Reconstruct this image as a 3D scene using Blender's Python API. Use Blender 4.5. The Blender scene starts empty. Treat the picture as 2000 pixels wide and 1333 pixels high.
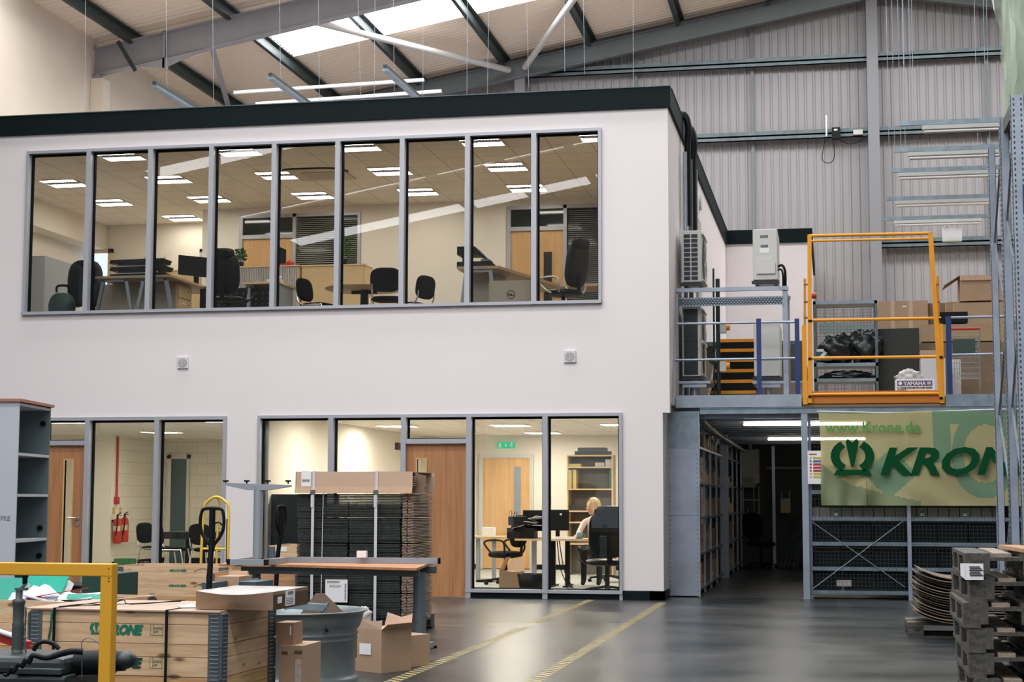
import bpy, bmesh, math, random
from mathutils import Matrix, Vector, Euler
random.seed(7)
PI = math.pi
SC = bpy.context.scene
# ---------------- camera, world, exposure, large daylight sources ----------------
CF, CP, CR, CYAW = 3194.4, 0.096506, 0.002239, -0.193210
CC = Vector((2.1312, -21.7237, 1.3205))
def _axes():
    cy, sy, cp, sp = math.cos(CYAW), math.sin(CYAW), math.cos(CP), math.sin(CP)
    F = Vector((sy*cp, cy*cp, sp)); R = Vector((cy, -sy, 0)); U = R.cross(F)
    c, s = math.cos(CR), math.sin(CR)
    return R*c+U*s, U*c-R*s, F
CAR, CAU, CAF = _axes()
cam_data = bpy.data.cameras.new('camera'); cam = bpy.data.objects.new('camera', cam_data)
SC.collection.objects.link(cam); SC.camera = cam
cam_data.sensor_width = 36; cam_data.lens = CF*36/2000; cam_data.clip_end = 300
cam.matrix_world = Matrix(((CAR.x, CAU.x, -CAF.x, CC.x), (CAR.y, CAU.y, -CAF.y, CC.y), (CAR.z, CAU.z, -CAF.z, CC.z), (0, 0, 0, 1)))
SC.view_settings.view_transform = 'Standard'
try: SC.view_settings.look = 'None'
except Exception: pass
SC.view_settings.exposure = 0.27; SC.view_settings.gamma = 1.0; SC.view_settings.use_curve_mapping = False
SC.cycles.use_denoising = True
SC.cycles.max_bounces = 7; SC.cycles.diffuse_bounces = 4; SC.cycles.glossy_bounces = 3
SC.cycles.transmission_bounces = 4; SC.cycles.transparent_max_bounces = 16
SC.cycles.caustics_reflective = False; SC.cycles.caustics_refractive = False
W = bpy.data.worlds.new('world'); SC.world = W; W.use_nodes = True
W.node_tree.nodes['Background'].inputs[0].default_value = (0.80, 0.88, 1.0, 1)
W.node_tree.nodes['Background'].inputs[1].default_value = 1.2
SKYLIGHT_POWER = 12.0     # radiance of the daylit rooflight panels
OFFICE_UP, OFFICE_LOW = 15.5, 72.0
def area(name, loc, rot, sx, sy, power, col):
    d = bpy.data.lights.new(name, 'AREA'); d.shape = 'RECTANGLE'; d.size = sx; d.size_y = sy
    d.energy = power; d.color = col
    o = bpy.data.objects.new(name, d); SC.collection.objects.link(o); o.location = loc; o.rotation_euler = rot
    return o
# ---------------- helpers ----------------
def at(u, v, x=None, y=None, z=None):
    d = CAF + CAR*((u-1000)/CF) - CAU*((v-666.5)/CF)
    if x is not None: t = (x-CC.x)/d.x
    elif y is not None: t = (y-CC.y)/d.y
    else: t = (z-CC.z)/d.z
    return CC + d*t
def X(u, v, y): return at(u, v, y=y).x
def Z(u, v, y): return at(u, v, y=y).z
def bx(u0, v0, u1, v1, y):
    a = at(u0, v0, y=y); b = at(u1, v1, y=y)
    return min(a.x, b.x), max(a.x, b.x), min(a.z, b.z), max(a.z, b.z)
WM = {}
class MB:
    def __init__(s): s.v = []; s.f = []; s.m = []; s.sm = []
    def add(s, vs, fs, m=0, sm=False):
        n = len(s.v); s.v += [tuple(q) for q in vs]
        for f in fs: s.f.append(tuple(n+i for i in f)); s.m.append(m); s.sm.append(sm)
        return s
    def box(s, x0, x1, y0, y1, z0, z1, m=0):
        return s.add([(x0,y0,z0),(x1,y0,z0),(x1,y1,z0),(x0,y1,z0),(x0,y0,z1),(x1,y0,z1),(x1,y1,z1),(x0,y1,z1)],
            [(3,2,1,0),(4,5,6,7),(0,1,5,4),(1,2,6,5),(2,3,7,6),(3,0,4,7)], m)
    def ob(s, c, size, rz=0, rx=0, ry=0, m=0):
        M = Matrix.Translation(c) @ Euler((rx, ry, rz)).to_matrix().to_4x4()
        a, b, d = size[0]/2, size[1]/2, size[2]/2
        vs = [M @ Vector(q) for q in [(-a,-b,-d),(a,-b,-d),(a,b,-d),(-a,b,-d),(-a,-b,d),(a,-b,d),(a,b,d),(-a,b,d)]]
        return s.add(vs, [(3,2,1,0),(4,5,6,7),(0,1,5,4),(1,2,6,5),(2,3,7,6),(3,0,4,7)], m)
    def beam(s, p0, p1, w, h, m=0, up=(0,0,1)):
        p0 = Vector(p0); p1 = Vector(p1); d = (p1-p0).normalized(); u = Vector(up)
        if abs(d.dot(u)) > .99: u = Vector((0,1,0))
        r = d.cross(u).normalized(); u = r.cross(d)
        vs = [p+r*(a*w/2)+u*(b*h/2) for p in (p0, p1) for a, b in ((-1,-1),(1,-1),(1,1),(-1,1))]
        return s.add(vs, [(0,1,2,3),(7,6,5,4),(0,4,5,1),(1,5,6,2),(2,6,7,3),(3,7,4,0)], m)
    def cyl(s, p0, p1, r, r1=None, n=12, m=0, cap=True, sm=True):
        r1 = r if r1 is None else r1
        p0 = Vector(p0); p1 = Vector(p1); d = (p1-p0).normalized(); u = Vector((0,0,1)) if abs(d.z) < .9 else Vector((1,0,0))
        a = d.cross(u).normalized(); b = a.cross(d); vs = []
        for p, rr in ((p0, r), (p1, r1)):
            for i in range(n):
                t = 2*PI*i/n; vs.append(p+a*(rr*math.cos(t))+b*(rr*math.sin(t)))
        s.add(vs, [(i, n+i, n+(i+1) % n, (i+1) % n) for i in range(n)], m, sm)
        if cap: s.add(vs, [tuple(range(n)), tuple(range(2*n-1, n-1, -1))], m)
        return s
    def tube(s, pts, r, n=8, m=0, sub=0):
        P = [Vector(p) for p in pts]
        if sub:
            Q = []
            for i in range(len(P)-1):
                a = P[max(i-1, 0)]; b = P[i]; c = P[i+1]; d = P[min(i+2, len(P)-1)]
                for k in range(sub):
                    t = k/sub; Q.append(.5*((2*b)+(c-a)*t+(2*a-5*b+4*c-d)*t*t+(3*b-a-3*c+d)*t**3))
            Q.append(P[-1]); P = Q
        vs = []; u = None
        for i, p in enumerate(P):
            d = (P[min(i+1, len(P)-1)]-P[max(i-1, 0)]).normalized()
            if u is None: u = Vector((0,0,1)) if abs(d.z) < .9 else Vector((1,0,0))
            a = d.cross(u).normalized(); u = a.cross(d).normalized()
            rr = r[i*(len(r)-1)//max(1, len(P)-1)] if isinstance(r, (list, tuple)) else r
            for k in range(n):
                t = 2*PI*k/n; vs.append(p+a*(rr*math.cos(t))+u*(rr*math.sin(t)))
        L = len(P)
        s.add(vs, [(i*n+k, (i+1)*n+k, (i+1)*n+(k+1) % n, i*n+(k+1) % n) for i in range(L-1) for k in range(n)], m, True)
        s.add(vs, [tuple(range(n)), tuple(range(L*n-1, (L-1)*n-1, -1))], m)
        return s
    def lathe(s, prof, c=(0,0,0), n=24, m=0, sm=True, a0=0, a1=2*PI):
        c = Vector(c); vs = []; full = abs(a1-a0-2*PI) < 1e-6; k = n if full else n+1
        for r, z in prof:
            for i in range(k):
                t = a0+(a1-a0)*i/n; vs.append(c+Vector((r*math.cos(t), r*math.sin(t), z)))
        fs = []
        for j in range(len(prof)-1):
            for i in range(n):
                i2 = (i+1) % k; fs.append((j*k+i, j*k+i2, (j+1)*k+i2, (j+1)*k+i))
        return s.add(vs, fs, m, sm)
    def prism(s, poly, ax, a, b, m=0):
        n = len(poly)
        def q(p, t): return {'x': (t, p[0], p[1]), 'y': (p[0], t, p[1]), 'z': (p[0], p[1], t)}[ax]
        vs = [q(p, a) for p in poly]+[q(p, b) for p in poly]
        return s.add(vs, [tuple(range(n-1, -1, -1)), tuple(range(n, 2*n))]+[(i, (i+1) % n, n+(i+1) % n, n+i) for i in range(n)], m)
    def ell(s, c, r, nu=16, nv=10, m=0, fn=None):
        c = Vector(c); vs = []; fs = []
        for j in range(nv+1):
            ph = PI*j/nv
            for i in range(nu):
                t = 2*PI*i/nu; q = Vector((math.sin(ph)*math.cos(t), math.sin(ph)*math.sin(t), math.cos(ph)))
                k = fn(q) if fn else 1
                vs.append(c+Vector((q.x*r[0]*k, q.y*r[1]*k, q.z*r[2]*k)))
        for j in range(nv):
            for i in range(nu): fs.append((j*nu+i, (j+1)*nu+i, (j+1)*nu+(i+1) % nu, j*nu+(i+1) % nu))
        return s.add(vs, fs, m, True)
    def grid(s, fn, nu, nv, mf=None, m=0, sm=True):
        n = len(s.v)
        for j in range(nv+1):
            for i in range(nu+1): s.v.append(tuple(fn(i/nu, j/nv)))
        for j in range(nv):
            for i in range(nu):
                a = n+j*(nu+1)+i; s.f.append((a, a+1, a+nu+2, a+nu+1)); s.sm.append(sm)
                s.m.append(mf((i+.5)/nu, (j+.5)/nv) if mf else m)
        return s
    def build(s, name, mats, parent=None, bevel=0, local=False):
        if not isinstance(mats, (list, tuple)): mats = [mats]
        me = bpy.data.meshes.new(name); vs = s.v
        if parent is None:
            xs, ys, zs = zip(*vs); loc = Vector(((min(xs)+max(xs))/2, (min(ys)+max(ys))/2, min(zs)))
            M = Matrix.Translation(loc)
        else: M = WM[parent.name]; loc = None
        Mi = M.inverted(); vs = [Mi @ Vector(q) for q in vs]
        me.from_pydata(vs, [], s.f); me.polygons.foreach_set('material_index', s.m); me.polygons.foreach_set('use_smooth', s.sm)
        for q in mats: me.materials.append(q)
        me.update()
        o = bpy.data.objects.new(name, me); SC.collection.objects.link(o)
        if parent is None: o.location = loc
        else: o.parent = parent
        WM[o.name] = M
        if bevel:
            b = o.modifiers.new('edge', 'BEVEL'); b.width = bevel; b.segments = 2; b.limit_method = 'ANGLE'; b.angle_limit = .7
        return o
def B(*a, **k): return MB().box(*a, **k)
def T(name, label, cat, loc=(0,0,0), rz=0, group=None, kind=None):
    o = bpy.data.objects.new(name, None); SC.collection.objects.link(o); o.empty_display_size = .1
    o.location = loc; o.rotation_euler = (0, 0, rz); WM[o.name] = Matrix.Translation(loc) @ Matrix.Rotation(rz, 4, 'Z')
    tag(o, label, cat, group, kind); return o
def tag(o, label=None, cat=None, group=None, kind=None):
    if label: o['label'] = label
    if cat: o['category'] = cat
    if group: o['group'] = group
    if kind: o['kind'] = kind
    return o
def S(o, label=None, cat='structure'):
    o['kind'] = 'structure'
    if label: o['label'] = label
    o['category'] = cat
    return o
def move(o, loc, rz=0):
    o.location = loc; o.rotation_euler = (0, 0, rz); return o
def dup(root, loc, rz=0, label=None, group=None, scale=None):
    def cp(o, par):
        c = o.copy(); SC.collection.objects.link(c)
        if par is not None: c.parent = par
        for ch in list(o.children): cp(ch, c)
        return c
    r = cp(root, None); r.location = loc; r.rotation_euler = (0, 0, rz)
    if label: r['label'] = label
    if group: r['group'] = group
    if scale: r.scale = scale
    return r
def text(name, body, mat, parent, loc, size, rot=(PI/2,0,0), ex=.001, bold=0, shear=0, sx=1, align='LEFT'):
    c = bpy.data.curves.new(name, 'FONT'); c.body = body; c.size = size; c.extrude = ex; c.offset = bold; c.shear = shear
    c.align_x = align; c.resolution_u = 3
    tmp = bpy.data.objects.new('tmp', c); SC.collection.objects.link(tmp)
    me = bpy.data.meshes.new_from_object(tmp.evaluated_get(bpy.context.evaluated_depsgraph_get())); bpy.data.objects.remove(tmp); me.name = name
    me.materials.clear(); me.materials.append(mat)
    o = bpy.data.objects.new(name, me); SC.collection.objects.link(o)
    M = Matrix.Translation(loc) @ Euler(rot).to_matrix().to_4x4() @ Matrix.Diagonal((sx,1,1,1))
    me.transform(WM[parent.name].inverted() @ M); o.parent = parent; WM[o.name] = WM[parent.name]; return o
# ---------------- materials ----------------
MC = {}
def mat(name, col, rough=.5, metal=0., var=0., vs=8., bump=0., bs=40., stretch=None, spec=.5, emit=0, trans=0., coat=0.):
    if name in MC: return MC[name]
    m = bpy.data.materials.new(name); m.use_nodes = True; nt = m.node_tree; b = nt.nodes['Principled BSDF']; MC[name] = m
    b.inputs['Base Color'].default_value = (*col, 1); b.inputs['Roughness'].default_value = rough; b.inputs['Metallic'].default_value = metal
    b.inputs['Specular IOR Level'].default_value = spec
    if coat: b.inputs['Coat Weight'].default_value = coat
    if trans: b.inputs['Transmission Weight'].default_value = trans
    if emit: b.inputs['Emission Color'].default_value = (*col, 1); b.inputs['Emission Strength'].default_value = emit
    if var or bump:
        tc = nt.nodes.new('ShaderNodeTexCoord'); mp = nt.nodes.new('ShaderNodeMapping'); nt.links.new(tc.outputs['Object'], mp.inputs[0])
        if stretch: mp.inputs['Scale'].default_value = stretch
    if var:
        n = nt.nodes.new('ShaderNodeTexNoise'); n.inputs['Scale'].default_value = vs; n.inputs['Detail'].default_value = 5
        nt.links.new(mp.outputs[0], n.inputs['Vector'])
        r = nt.nodes.new('ShaderNodeValToRGB'); r.color_ramp.elements[0].position = .3; r.color_ramp.elements[1].position = .7
        r.color_ramp.elements[0].color = (*[max(0, c*(1-var)) for c in col], 1); r.color_ramp.elements[1].color = (*[min(1, c*(1+var)) for c in col], 1)
        nt.links.new(n.outputs['Fac'], r.inputs[0]); nt.links.new(r.outputs[0], b.inputs['Base Color'])
    if bump:
        n = nt.nodes.new('ShaderNodeTexNoise'); n.inputs['Scale'].default_value = bs; nt.links.new(mp.outputs[0], n.inputs['Vector'])
        q = nt.nodes.new('ShaderNodeBump'); q.inputs['Strength'].default_value = bump; q.inputs['Distance'].default_value = .01
        nt.links.new(n.outputs['Fac'], q.inputs['Height']); nt.links.new(q.outputs[0], b.inputs['Normal'])
    return m
def glow(name, col, st):
    if name in MC: return MC[name]
    m = bpy.data.materials.new(name); m.use_nodes = True; nt = m.node_tree; nt.nodes.clear()
    e = nt.nodes.new('ShaderNodeEmission'); e.inputs[0].default_value = (*col, 1); e.inputs[1].default_value = st
    o = nt.nodes.new('ShaderNodeOutputMaterial'); nt.links.new(e.outputs[0], o.inputs[0]); MC[name] = m; return m
def thinglass(name, tint, refl=1.45, rough=0.02, extra=0.):
    if name in MC: return MC[name]
    m = bpy.data.materials.new(name); m.use_nodes = True; nt = m.node_tree; nt.nodes.clear(); N = nt.nodes.new
    t = N('ShaderNodeBsdfTransparent'); t.inputs[0].default_value = (*tint, 1)
    g = N('ShaderNodeBsdfGlossy'); g.inputs['Roughness'].default_value = rough
    f = N('ShaderNodeFresnel'); f.inputs[0].default_value = refl
    a = N('ShaderNodeMath'); a.operation = 'ADD'; a.inputs[1].default_value = extra; a.use_clamp = True
    mx = N('ShaderNodeMixShader'); o = N('ShaderNodeOutputMaterial')
    nt.links.new(f.outputs[0], a.inputs[0]); nt.links.new(a.outputs[0], mx.inputs[0]); nt.links.new(t.outputs[0], mx.inputs[1]); nt.links.new(g.outputs[0], mx.inputs[2]); nt.links.new(mx.outputs[0], o.inputs[0])
    MC[name] = m; return m
def timber(name, c0, c1, scale=3., stretch=(1, 12, 12), rough=.6, knots=True):
    if name in MC: return MC[name]
    m = bpy.data.materials.new(name); m.use_nodes = True; nt = m.node_tree; b = nt.nodes['Principled BSDF']; N = nt.nodes.new; MC[name] = m
    tc = N('ShaderNodeTexCoord'); mp = N('ShaderNodeMapping'); mp.inputs['Scale'].default_value = stretch; nt.links.new(tc.outputs['Object'], mp.inputs[0])
    n = N('ShaderNodeTexNoise'); n.inputs['Scale'].default_value = scale; n.inputs['Detail'].default_value = 6; n.inputs['Distortion'].default_value = .6
    nt.links.new(mp.outputs[0], n.inputs['Vector']); r = N('ShaderNodeValToRGB'); e = r.color_ramp.elements
    e[0].position = .32; e[1].position = .68; e[0].color = (*c0, 1); e[1].color = (*c1, 1)
    nt.links.new(n.outputs['Fac'], r.inputs[0]); out = r.outputs[0]
    if knots:
        mp2 = N('ShaderNodeMapping'); mp2.inputs['Scale'].default_value = tuple(3.2 if s < 3 else 9. for s in stretch)
        nt.links.new(tc.outputs['Object'], mp2.inputs[0])
        v = N('ShaderNodeTexVoronoi'); v.inputs['Scale'].default_value = 1.0; nt.links.new(mp2.outputs[0], v.inputs['Vector'])
        r2 = N('ShaderNodeValToRGB'); r2.color_ramp.elements[0].position = .09; r2.color_ramp.elements[1].position = .17
        nt.links.new(v.outputs['Distance'], r2.inputs[0])
        mx = N('ShaderNodeMixRGB'); mx.inputs[1].default_value = (c0[0]*.35, c0[1]*.3, c0[2]*.25, 1)
        nt.links.new(r2.outputs[0], mx.inputs[0]); nt.links.new(out, mx.inputs[2]); out = mx.outputs[0]
    nt.links.new(out, b.inputs['Base Color']); b.inputs['Roughness'].default_value = rough
    return m
m_white = mat('painted_white_panel', (.80, .745, .75), .55, var=.012, vs=.6)
m_office = mat('office_cream_wall', (.82, .765, .68), .7)
m_cream = mat('cream_blockwork', (.80, .70, .58), .75, var=.03, vs=1.5)
m_blackp = mat('black_fascia', (.004, .010, .012), .6, spec=.12)
m_frame = mat('silver_grey_frame', (.42, .425, .47), .42, .25)
m_gask = mat('black_gasket', (.004, .006, .007), .8, spec=.1)
m_clad = mat('liner_sheet', (.29, .275, .28), .5, var=.02, vs=.8)
m_roofs = mat('roof_liner_sheet', (.90, .77, .63), .5)
m_steel = mat('grey_painted_steel', (.36, .36, .39), .5, var=.05, vs=3)
m_purlin = mat('purlin_dark_galv', (.045, .062, .062), .5, .3, var=.3, vs=10)
m_galv = mat('galvanised', (.24, .30, .35), .42, .65, var=.16, vs=9)
m_galvd = mat('galvanised_dull', (.11, .14, .155), .5, .5, var=.2, vs=14)
m_galvl = mat('galvanised_sheet', (.34, .385, .46), .36, .55, var=.14, vs=3.5)
m_dark = mat('dark_void', (.012, .013, .013), .8)
m_black = mat('black_plastic', (.004, .005, .006), .5, spec=.2)
m_leather = mat('black_leather', (.004, .006, .007), .38, spec=.25)
m_fabric = mat('black_fabric', (.006, .007, .008), .9, spec=.1)
m_door = timber('oak_veneer_door', (.36, .15, .06), (.50, .235, .10), 2.2, (9, 9, .5), .5, False)
m_doori = timber('light_oak_veneer', (.58, .33, .13), (.68, .42, .18), 2.2, (6, 6, .5), .5, False)
m_beech = mat('beech_laminate', (.66, .49, .27), .5, var=.04, vs=3, stretch=(1, 1, 8))
m_desk = mat('desk_laminate', (.52, .36, .20), .45, var=.08, vs=4, stretch=(1, 8, 1))
m_pine = timber('pine_new', (.56, .36, .20), (.74, .53, .33))
m_pined = timber('pine_aged', (.40, .215, .095), (.60, .36, .17))
m_pale = timber('pallet_shaded_grey_wood', (.032, .031, .028), (.095, .088, .076))  # grey pallet wood, its colour darkened further to carry the surrounding shade
m_palt = timber('pallet_top_wood', (.20, .155, .115), (.36, .30, .24))
m_pine_y = timber('pine_new_side', (.56, .36, .20), (.74, .53, .33), stretch=(12, 1, 12)); m_pined_y = timber('pine_aged_side', (.46, .27, .12), (.66, .42, .21), stretch=(12, 1, 12))
m_card = mat('cardboard', (.42, .285, .185), .75, var=.05, vs=5)
m_cardl = mat('cardboard_light', (.56, .40, .29), .75, var=.04, vs=5)
m_cardd = mat('cardboard_dark', (.19, .135, .09), .8, var=.1, vs=9)
m_paper = mat('white_paper', (.82, .82, .84), .7)
m_print = mat('black_print', (.02, .02, .02), .7)
m_green = mat('green_print', (.005, .17, .10), .6)
m_yell = mat('yellow_paint', (.72, .36, .02), .4, var=.03, vs=3)
m_orange = mat('orange_yellow_paint', (.82, .33, .01), .35, var=.04, vs=6)
m_blue = mat('blue_paint', (.012, .035, .16), .4)
m_red = mat('red_paint', (.42, .02, .02), .4)
m_chrome = mat('chrome', (.7, .7, .7), .2, 1.)
m_glass = thinglass('window_glass', (.93, .945, .93), 1.48, .006, .0)
m_iglass = thinglass('dark_glass', (.25, .28, .28), 1.45, .03)
m_skin = mat('skin', (.62, .36, .26), .55)
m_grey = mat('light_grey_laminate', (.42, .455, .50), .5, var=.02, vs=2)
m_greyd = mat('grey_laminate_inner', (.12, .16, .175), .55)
m_deskgrey = mat('desk_grey_steel', (.30, .33, .37), .45, .2)
m_plant = mat('plant_green', (.06, .17, .04), .6, var=.4, vs=20)
m_mach = mat('air_unit_casing', (.58, .58, .555), .5)
m_dkmach = mat('machine_dark', (.020, .028, .030), .42, .2, var=.25, vs=12)
# ================= SHELL OF THE HALL =================
def floor_material():
    m = bpy.data.materials.new('polished_concrete'); m.use_nodes = True; nt = m.node_tree; b = nt.nodes['Principled BSDF']; N = nt.nodes.new
    tc = N('ShaderNodeTexCoord'); mp = N('ShaderNodeMapping'); nt.links.new(tc.outputs['Object'], mp.inputs[0]); mp.inputs['Scale'].default_value = (.55, 1, 1)
    n = N('ShaderNodeTexNoise'); n.inputs['Scale'].default_value = .9; n.inputs['Detail'].default_value = 8; n.inputs['Roughness'].default_value = .65
    nt.links.new(mp.outputs[0], n.inputs['Vector'])
    r = N('ShaderNodeValToRGB'); e = r.color_ramp.elements; e[0].position = .38; e[1].position = .64
    e[0].color = (.013, .020, .022, 1); e[1].color = (.072, .070, .072, 1); nt.links.new(n.outputs['Fac'], r.inputs[0])
    n2 = N('ShaderNodeTexNoise'); n2.inputs['Scale'].default_value = 22; n2.inputs['Detail'].default_value = 4; nt.links.new(mp.outputs[0], n2.inputs['Vector'])
    r2 = N('ShaderNodeValToRGB'); r2.color_ramp.elements[0].position = .25; r2.color_ramp.elements[1].position = .42
    r2.color_ramp.elements[0].color = (.55, .55, .55, 1); nt.links.new(n2.outputs['Fac'], r2.inputs[0])
    mx = N('ShaderNodeMixRGB'); mx.blend_type = 'MULTIPLY'; mx.inputs[0].default_value = .7
    nt.links.new(r.outputs[0], mx.inputs[1]); nt.links.new(r2.outputs[0], mx.inputs[2]); nt.links.new(mx.outputs[0], b.inputs['Base Color'])
    rr = N('ShaderNodeMapRange'); rr.inputs[3].default_value = .22; rr.inputs[4].default_value = .38; b.inputs['Specular IOR Level'].default_value = .28
    nt.links.new(n.outputs['Fac'], rr.inputs[0]); nt.links.new(rr.outputs[0], b.inputs['Roughness'])
    bu = N('ShaderNodeBump'); bu.inputs['Strength'].default_value = .12; bu.inputs['Distance'].default_value = .01
    nt.links.new(n2.outputs['Fac'], bu.inputs['Height']); nt.links.new(bu.outputs[0], b.inputs['Normal'])
    return m
S(B(-18, 22, -36, 18, -.2, 0).build('floor', floor_material()))
m_line = mat('worn_yellow_marking', (.30, .245, .115), .5, var=.35, vs=6)
def marking(pts, w):
    mb = MB(); (x0, y0), (x1, y1) = pts; d = Vector((x1-x0, y1-y0)); L = d.length; d /= L; nn = Vector((-d.y, d.x))
    t = 0
    while t < L:      # hatched marking: short slanted dashes
        a = Vector((x0, y0))+d*t; e = min(t+.085, L); c = Vector((x0, y0))+d*e; s = d*.10
        mb.add([(*(a-nn*w/2), .002), (*(c-nn*w/2), .002), (*(c+nn*w/2+s), .002), (*(a+nn*w/2+s), .002)], [(0,1,2,3)]); t += .125
    return mb
def lineseg(pts, w):
    (x0, y0), (x1, y1) = pts; d = Vector((x1-x0, y1-y0)).normalized(); nn = Vector((-d.y, d.x))*w/2
    return MB().add([(x0-nn.x, y0-nn.y, .002), (x1-nn.x, y1-nn.y, .002), (x1+nn.x, y1+nn.y, .002), (x0+nn.x, y0+nn.y, .002)], [(0,1,2,3)])
a = MB(); a.v, a.f, a.m, a.sm = (lambda q: (q.v, q.f, q.m, q.sm))(marking([(-.02, -12), (-.04, -.55)], .11))
S(a.build('floor_marking', m_line))
S(marking([(-1.03, -12), (-1.03, -4.9)], .11).build('floor_marking', m_line))
S(marking([(-1.03, -4.3), (-1.03, -.15)], .11).build('floor_marking', m_line))
S(lineseg([(-3.2, -3.95), (-1.03, -4.3)], .035).build('floor_marking', m_line))
S(lineseg([(-2.4, -4.75), (-1.05, -5.0)], .035).build('floor_marking', m_line))
S(B(1.68, 1.86, .78, .9, 0, .004).build('floor_marking', m_line))

RX, RZ, SL = 3.5, 13.89, .179
def roofz(x, off=0): return RZ - SL*abs(x-RX) + off
def corr(L, pitch=.203, h=.026):
    out = []; t = 0
    while t < L:
        for a, b in ((0, 0), (.60*pitch, 0), (.74*pitch, h), (.86*pitch, h)): out.append((t+a, b))
        t += pitch
    return [q for q in out if q[0] <= L] + [(L, 0)]
# gable wall: profiled liner panels between the rails
def gable(name, x0, x1):
    mb = MB(); P = [(x0+a, b) for a, b in corr(x1-x0)]
    for (xa, ya), (xb, yb) in zip(P, P[1:]):
        mb.add([(xa, 17.5-ya, 0), (xb, 17.5-yb, 0), (xb, 17.5-yb, roofz(xb)), (xa, 17.5-ya, roofz(xa))], [(0,1,2,3)])
    return S(mb.build(name, m_clad))
gable('wall_back', -12.94, 20)
mb = MB()
for px in (1243, 1471, 1931): x = X(px, 300, 17.44); mb.box(x-.035, x+.035, 17.40, 17.47, 0, roofz(x)-.3)
S(mb.build('trim_1', mat('seam_dark', (.16, .18, .19), .6)))
for i, (xa, xb, z) in enumerate([(-5.1, 3.08, None), (3.34, 12, None)]):
    for zz in (11.80, 10.0, 7.32 if i else 7.6):
        if zz < 8 and i == 0: continue
        mb = MB().box(xa, xb, 17.22, 17.42, zz-.02, zz+.02).box(xa, xb, 17.22, 17.25, zz-.11, zz+.11).box(xa, xb, 17.22, 17.3, zz-.11, zz-.09)
        S(mb.build('rail', mat('rail_galv', (.12, .15, .16), .5, .4, var=.2, vs=6)), cat='rail')
for xc in (-5.27, 3.21, 11.2):   # gable posts (I sections)
    zt = roofz(xc, -.62)
    S(MB().box(xc-.13, xc+.13, 17.0, 17.02, 0, zt).box(xc-.13, xc+.13, 17.2, 17.22, 0, zt).box(xc-.01, xc+.01, 17.02, 17.2, 0, zt).build('column', mat('gable_post_grey', (.20, .20, .215), .5)), cat='column')
# side walls
S(B(-13.14, -12.94, -.2, 17.6, 0, roofz(-12.94, .02)).build('wall_left', m_cream))
S(B(-17.2, -17.0, -36, -.2, 0, roofz(-17, .02)).build('wall_left', m_clad))
S(B(-17.2, -12.94, -.3, -.1, 0, roofz(-12.94, .02)).build('wall_left', m_cream))
S(B(19.9, 20.1, -36, 17.6, 0, roofz(20, .02)).build('wall_right', m_clad))
mb = MB()
for x0, x1 in ((-17.2, -10.2), (-3.8, 6.8), (13.2, 20.1)): mb.box(x0, x1, -36.2, -36, 0, 6)
mb.prism([(-17.2, 6), (20.1, 6), (20.1, roofz(20)), (RX, RZ), (-17.2, roofz(-17.2))], 'y', -36.2, -36)
S(mb.build('wall_front_end', m_clad))
# roof sheets with rooflights
LB = [(11.3, 13.4), (4.4, 5.7), (-1.8, -.6), (-7.6, -5.8), (-14.6, -12.0), (-20.9, -19.2), (-27.5, -26.9), (-33.5, -32)]  # most out-of-view bands are sized and placed for their light
def roof_half(name, xl, side):
    mb = MB(); P = [(-36+a, b) for a, b in corr(53.6, .203, .035)]
    for (ya, ha), (yb, hb) in zip(P, P[1:]):
        ym = (ya+yb)/2; lit = None
        for q in LB:
            if q[0] < ym < q[1]: lit = q
        segs = [(xl, RX)]
        if lit and not (side > 0 and -18 < lit[0] < 4):
            c = -9.9 if side < 0 else 16.5
            if lit[0] < -15 and side < 0: c = -16.4
            if lit[0] == 4.4 and side < 0: c = -12.4  # unseen band lengthened down the slope to brighten the left wall
            segs = [(xl, c)] if side < 0 else [(c, xl)]
        elif side > 0: segs = [(RX, xl)]
        for s0, s1 in segs:
            if ya > -.2 and side < 0: s0 = max(s0, -13.1)
            mb.add([(s0, ya, roofz(s0, -ha)), (s1, ya, roofz(s1, -ha)), (s1, yb, roofz(s1, -hb)), (s0, yb, roofz(s0, -hb))], [(0,1,2,3)])
    return S(mb.build(name, m_roofs))
roof_half('ceiling_left_slope', -17.2, -1); roof_half('ceiling_right_slope', 20.1, 1)
m_sky = glow('daylit_rooflight', (.97, .98, .99), SKYLIGHT_POWER)
for q in LB:
    for s in ((-1, 1) if q[0] > 3 or q[0] < -18 else (-1,)):  # unseen right slope strips, added only where their light is wanted
        xa = (-16.4 if q[0] < -15 else -12.4 if q[0] == 4.4 else -9.9) if s < 0 else 3.6; xb = 3.4 if s < 0 else 16.5
        mb = MB().add([(xa, q[0], roofz(xa, .01)), (xb, q[0], roofz(xb, .01)), (xb, q[1], roofz(xb, .01)), (xa, q[1], roofz(xa, .01))], [(0,1,2,3)])
        S(mb.build('rooflight', m_sky), 'translucent rooflight strip lit by the sky', 'rooflight')
# purlins
for k in range(17):
    x = -12.1+2.155*k
    if abs(x-RX) < .3: x += .5
    if x > 19: break
    zz = roofz(x, -.06); y0 = -36 if k else -.2
    mb = MB().box(x-.03, x+.0, y0, 17.3, zz-.22, zz).box(x-.03, x+.09, y0, 17.3, zz-.012, zz).box(x-.09, x, y0, 17.3, zz-.235, zz-.215)
    S(mb.build('purlin', m_purlin), cat='purlin')
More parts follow.
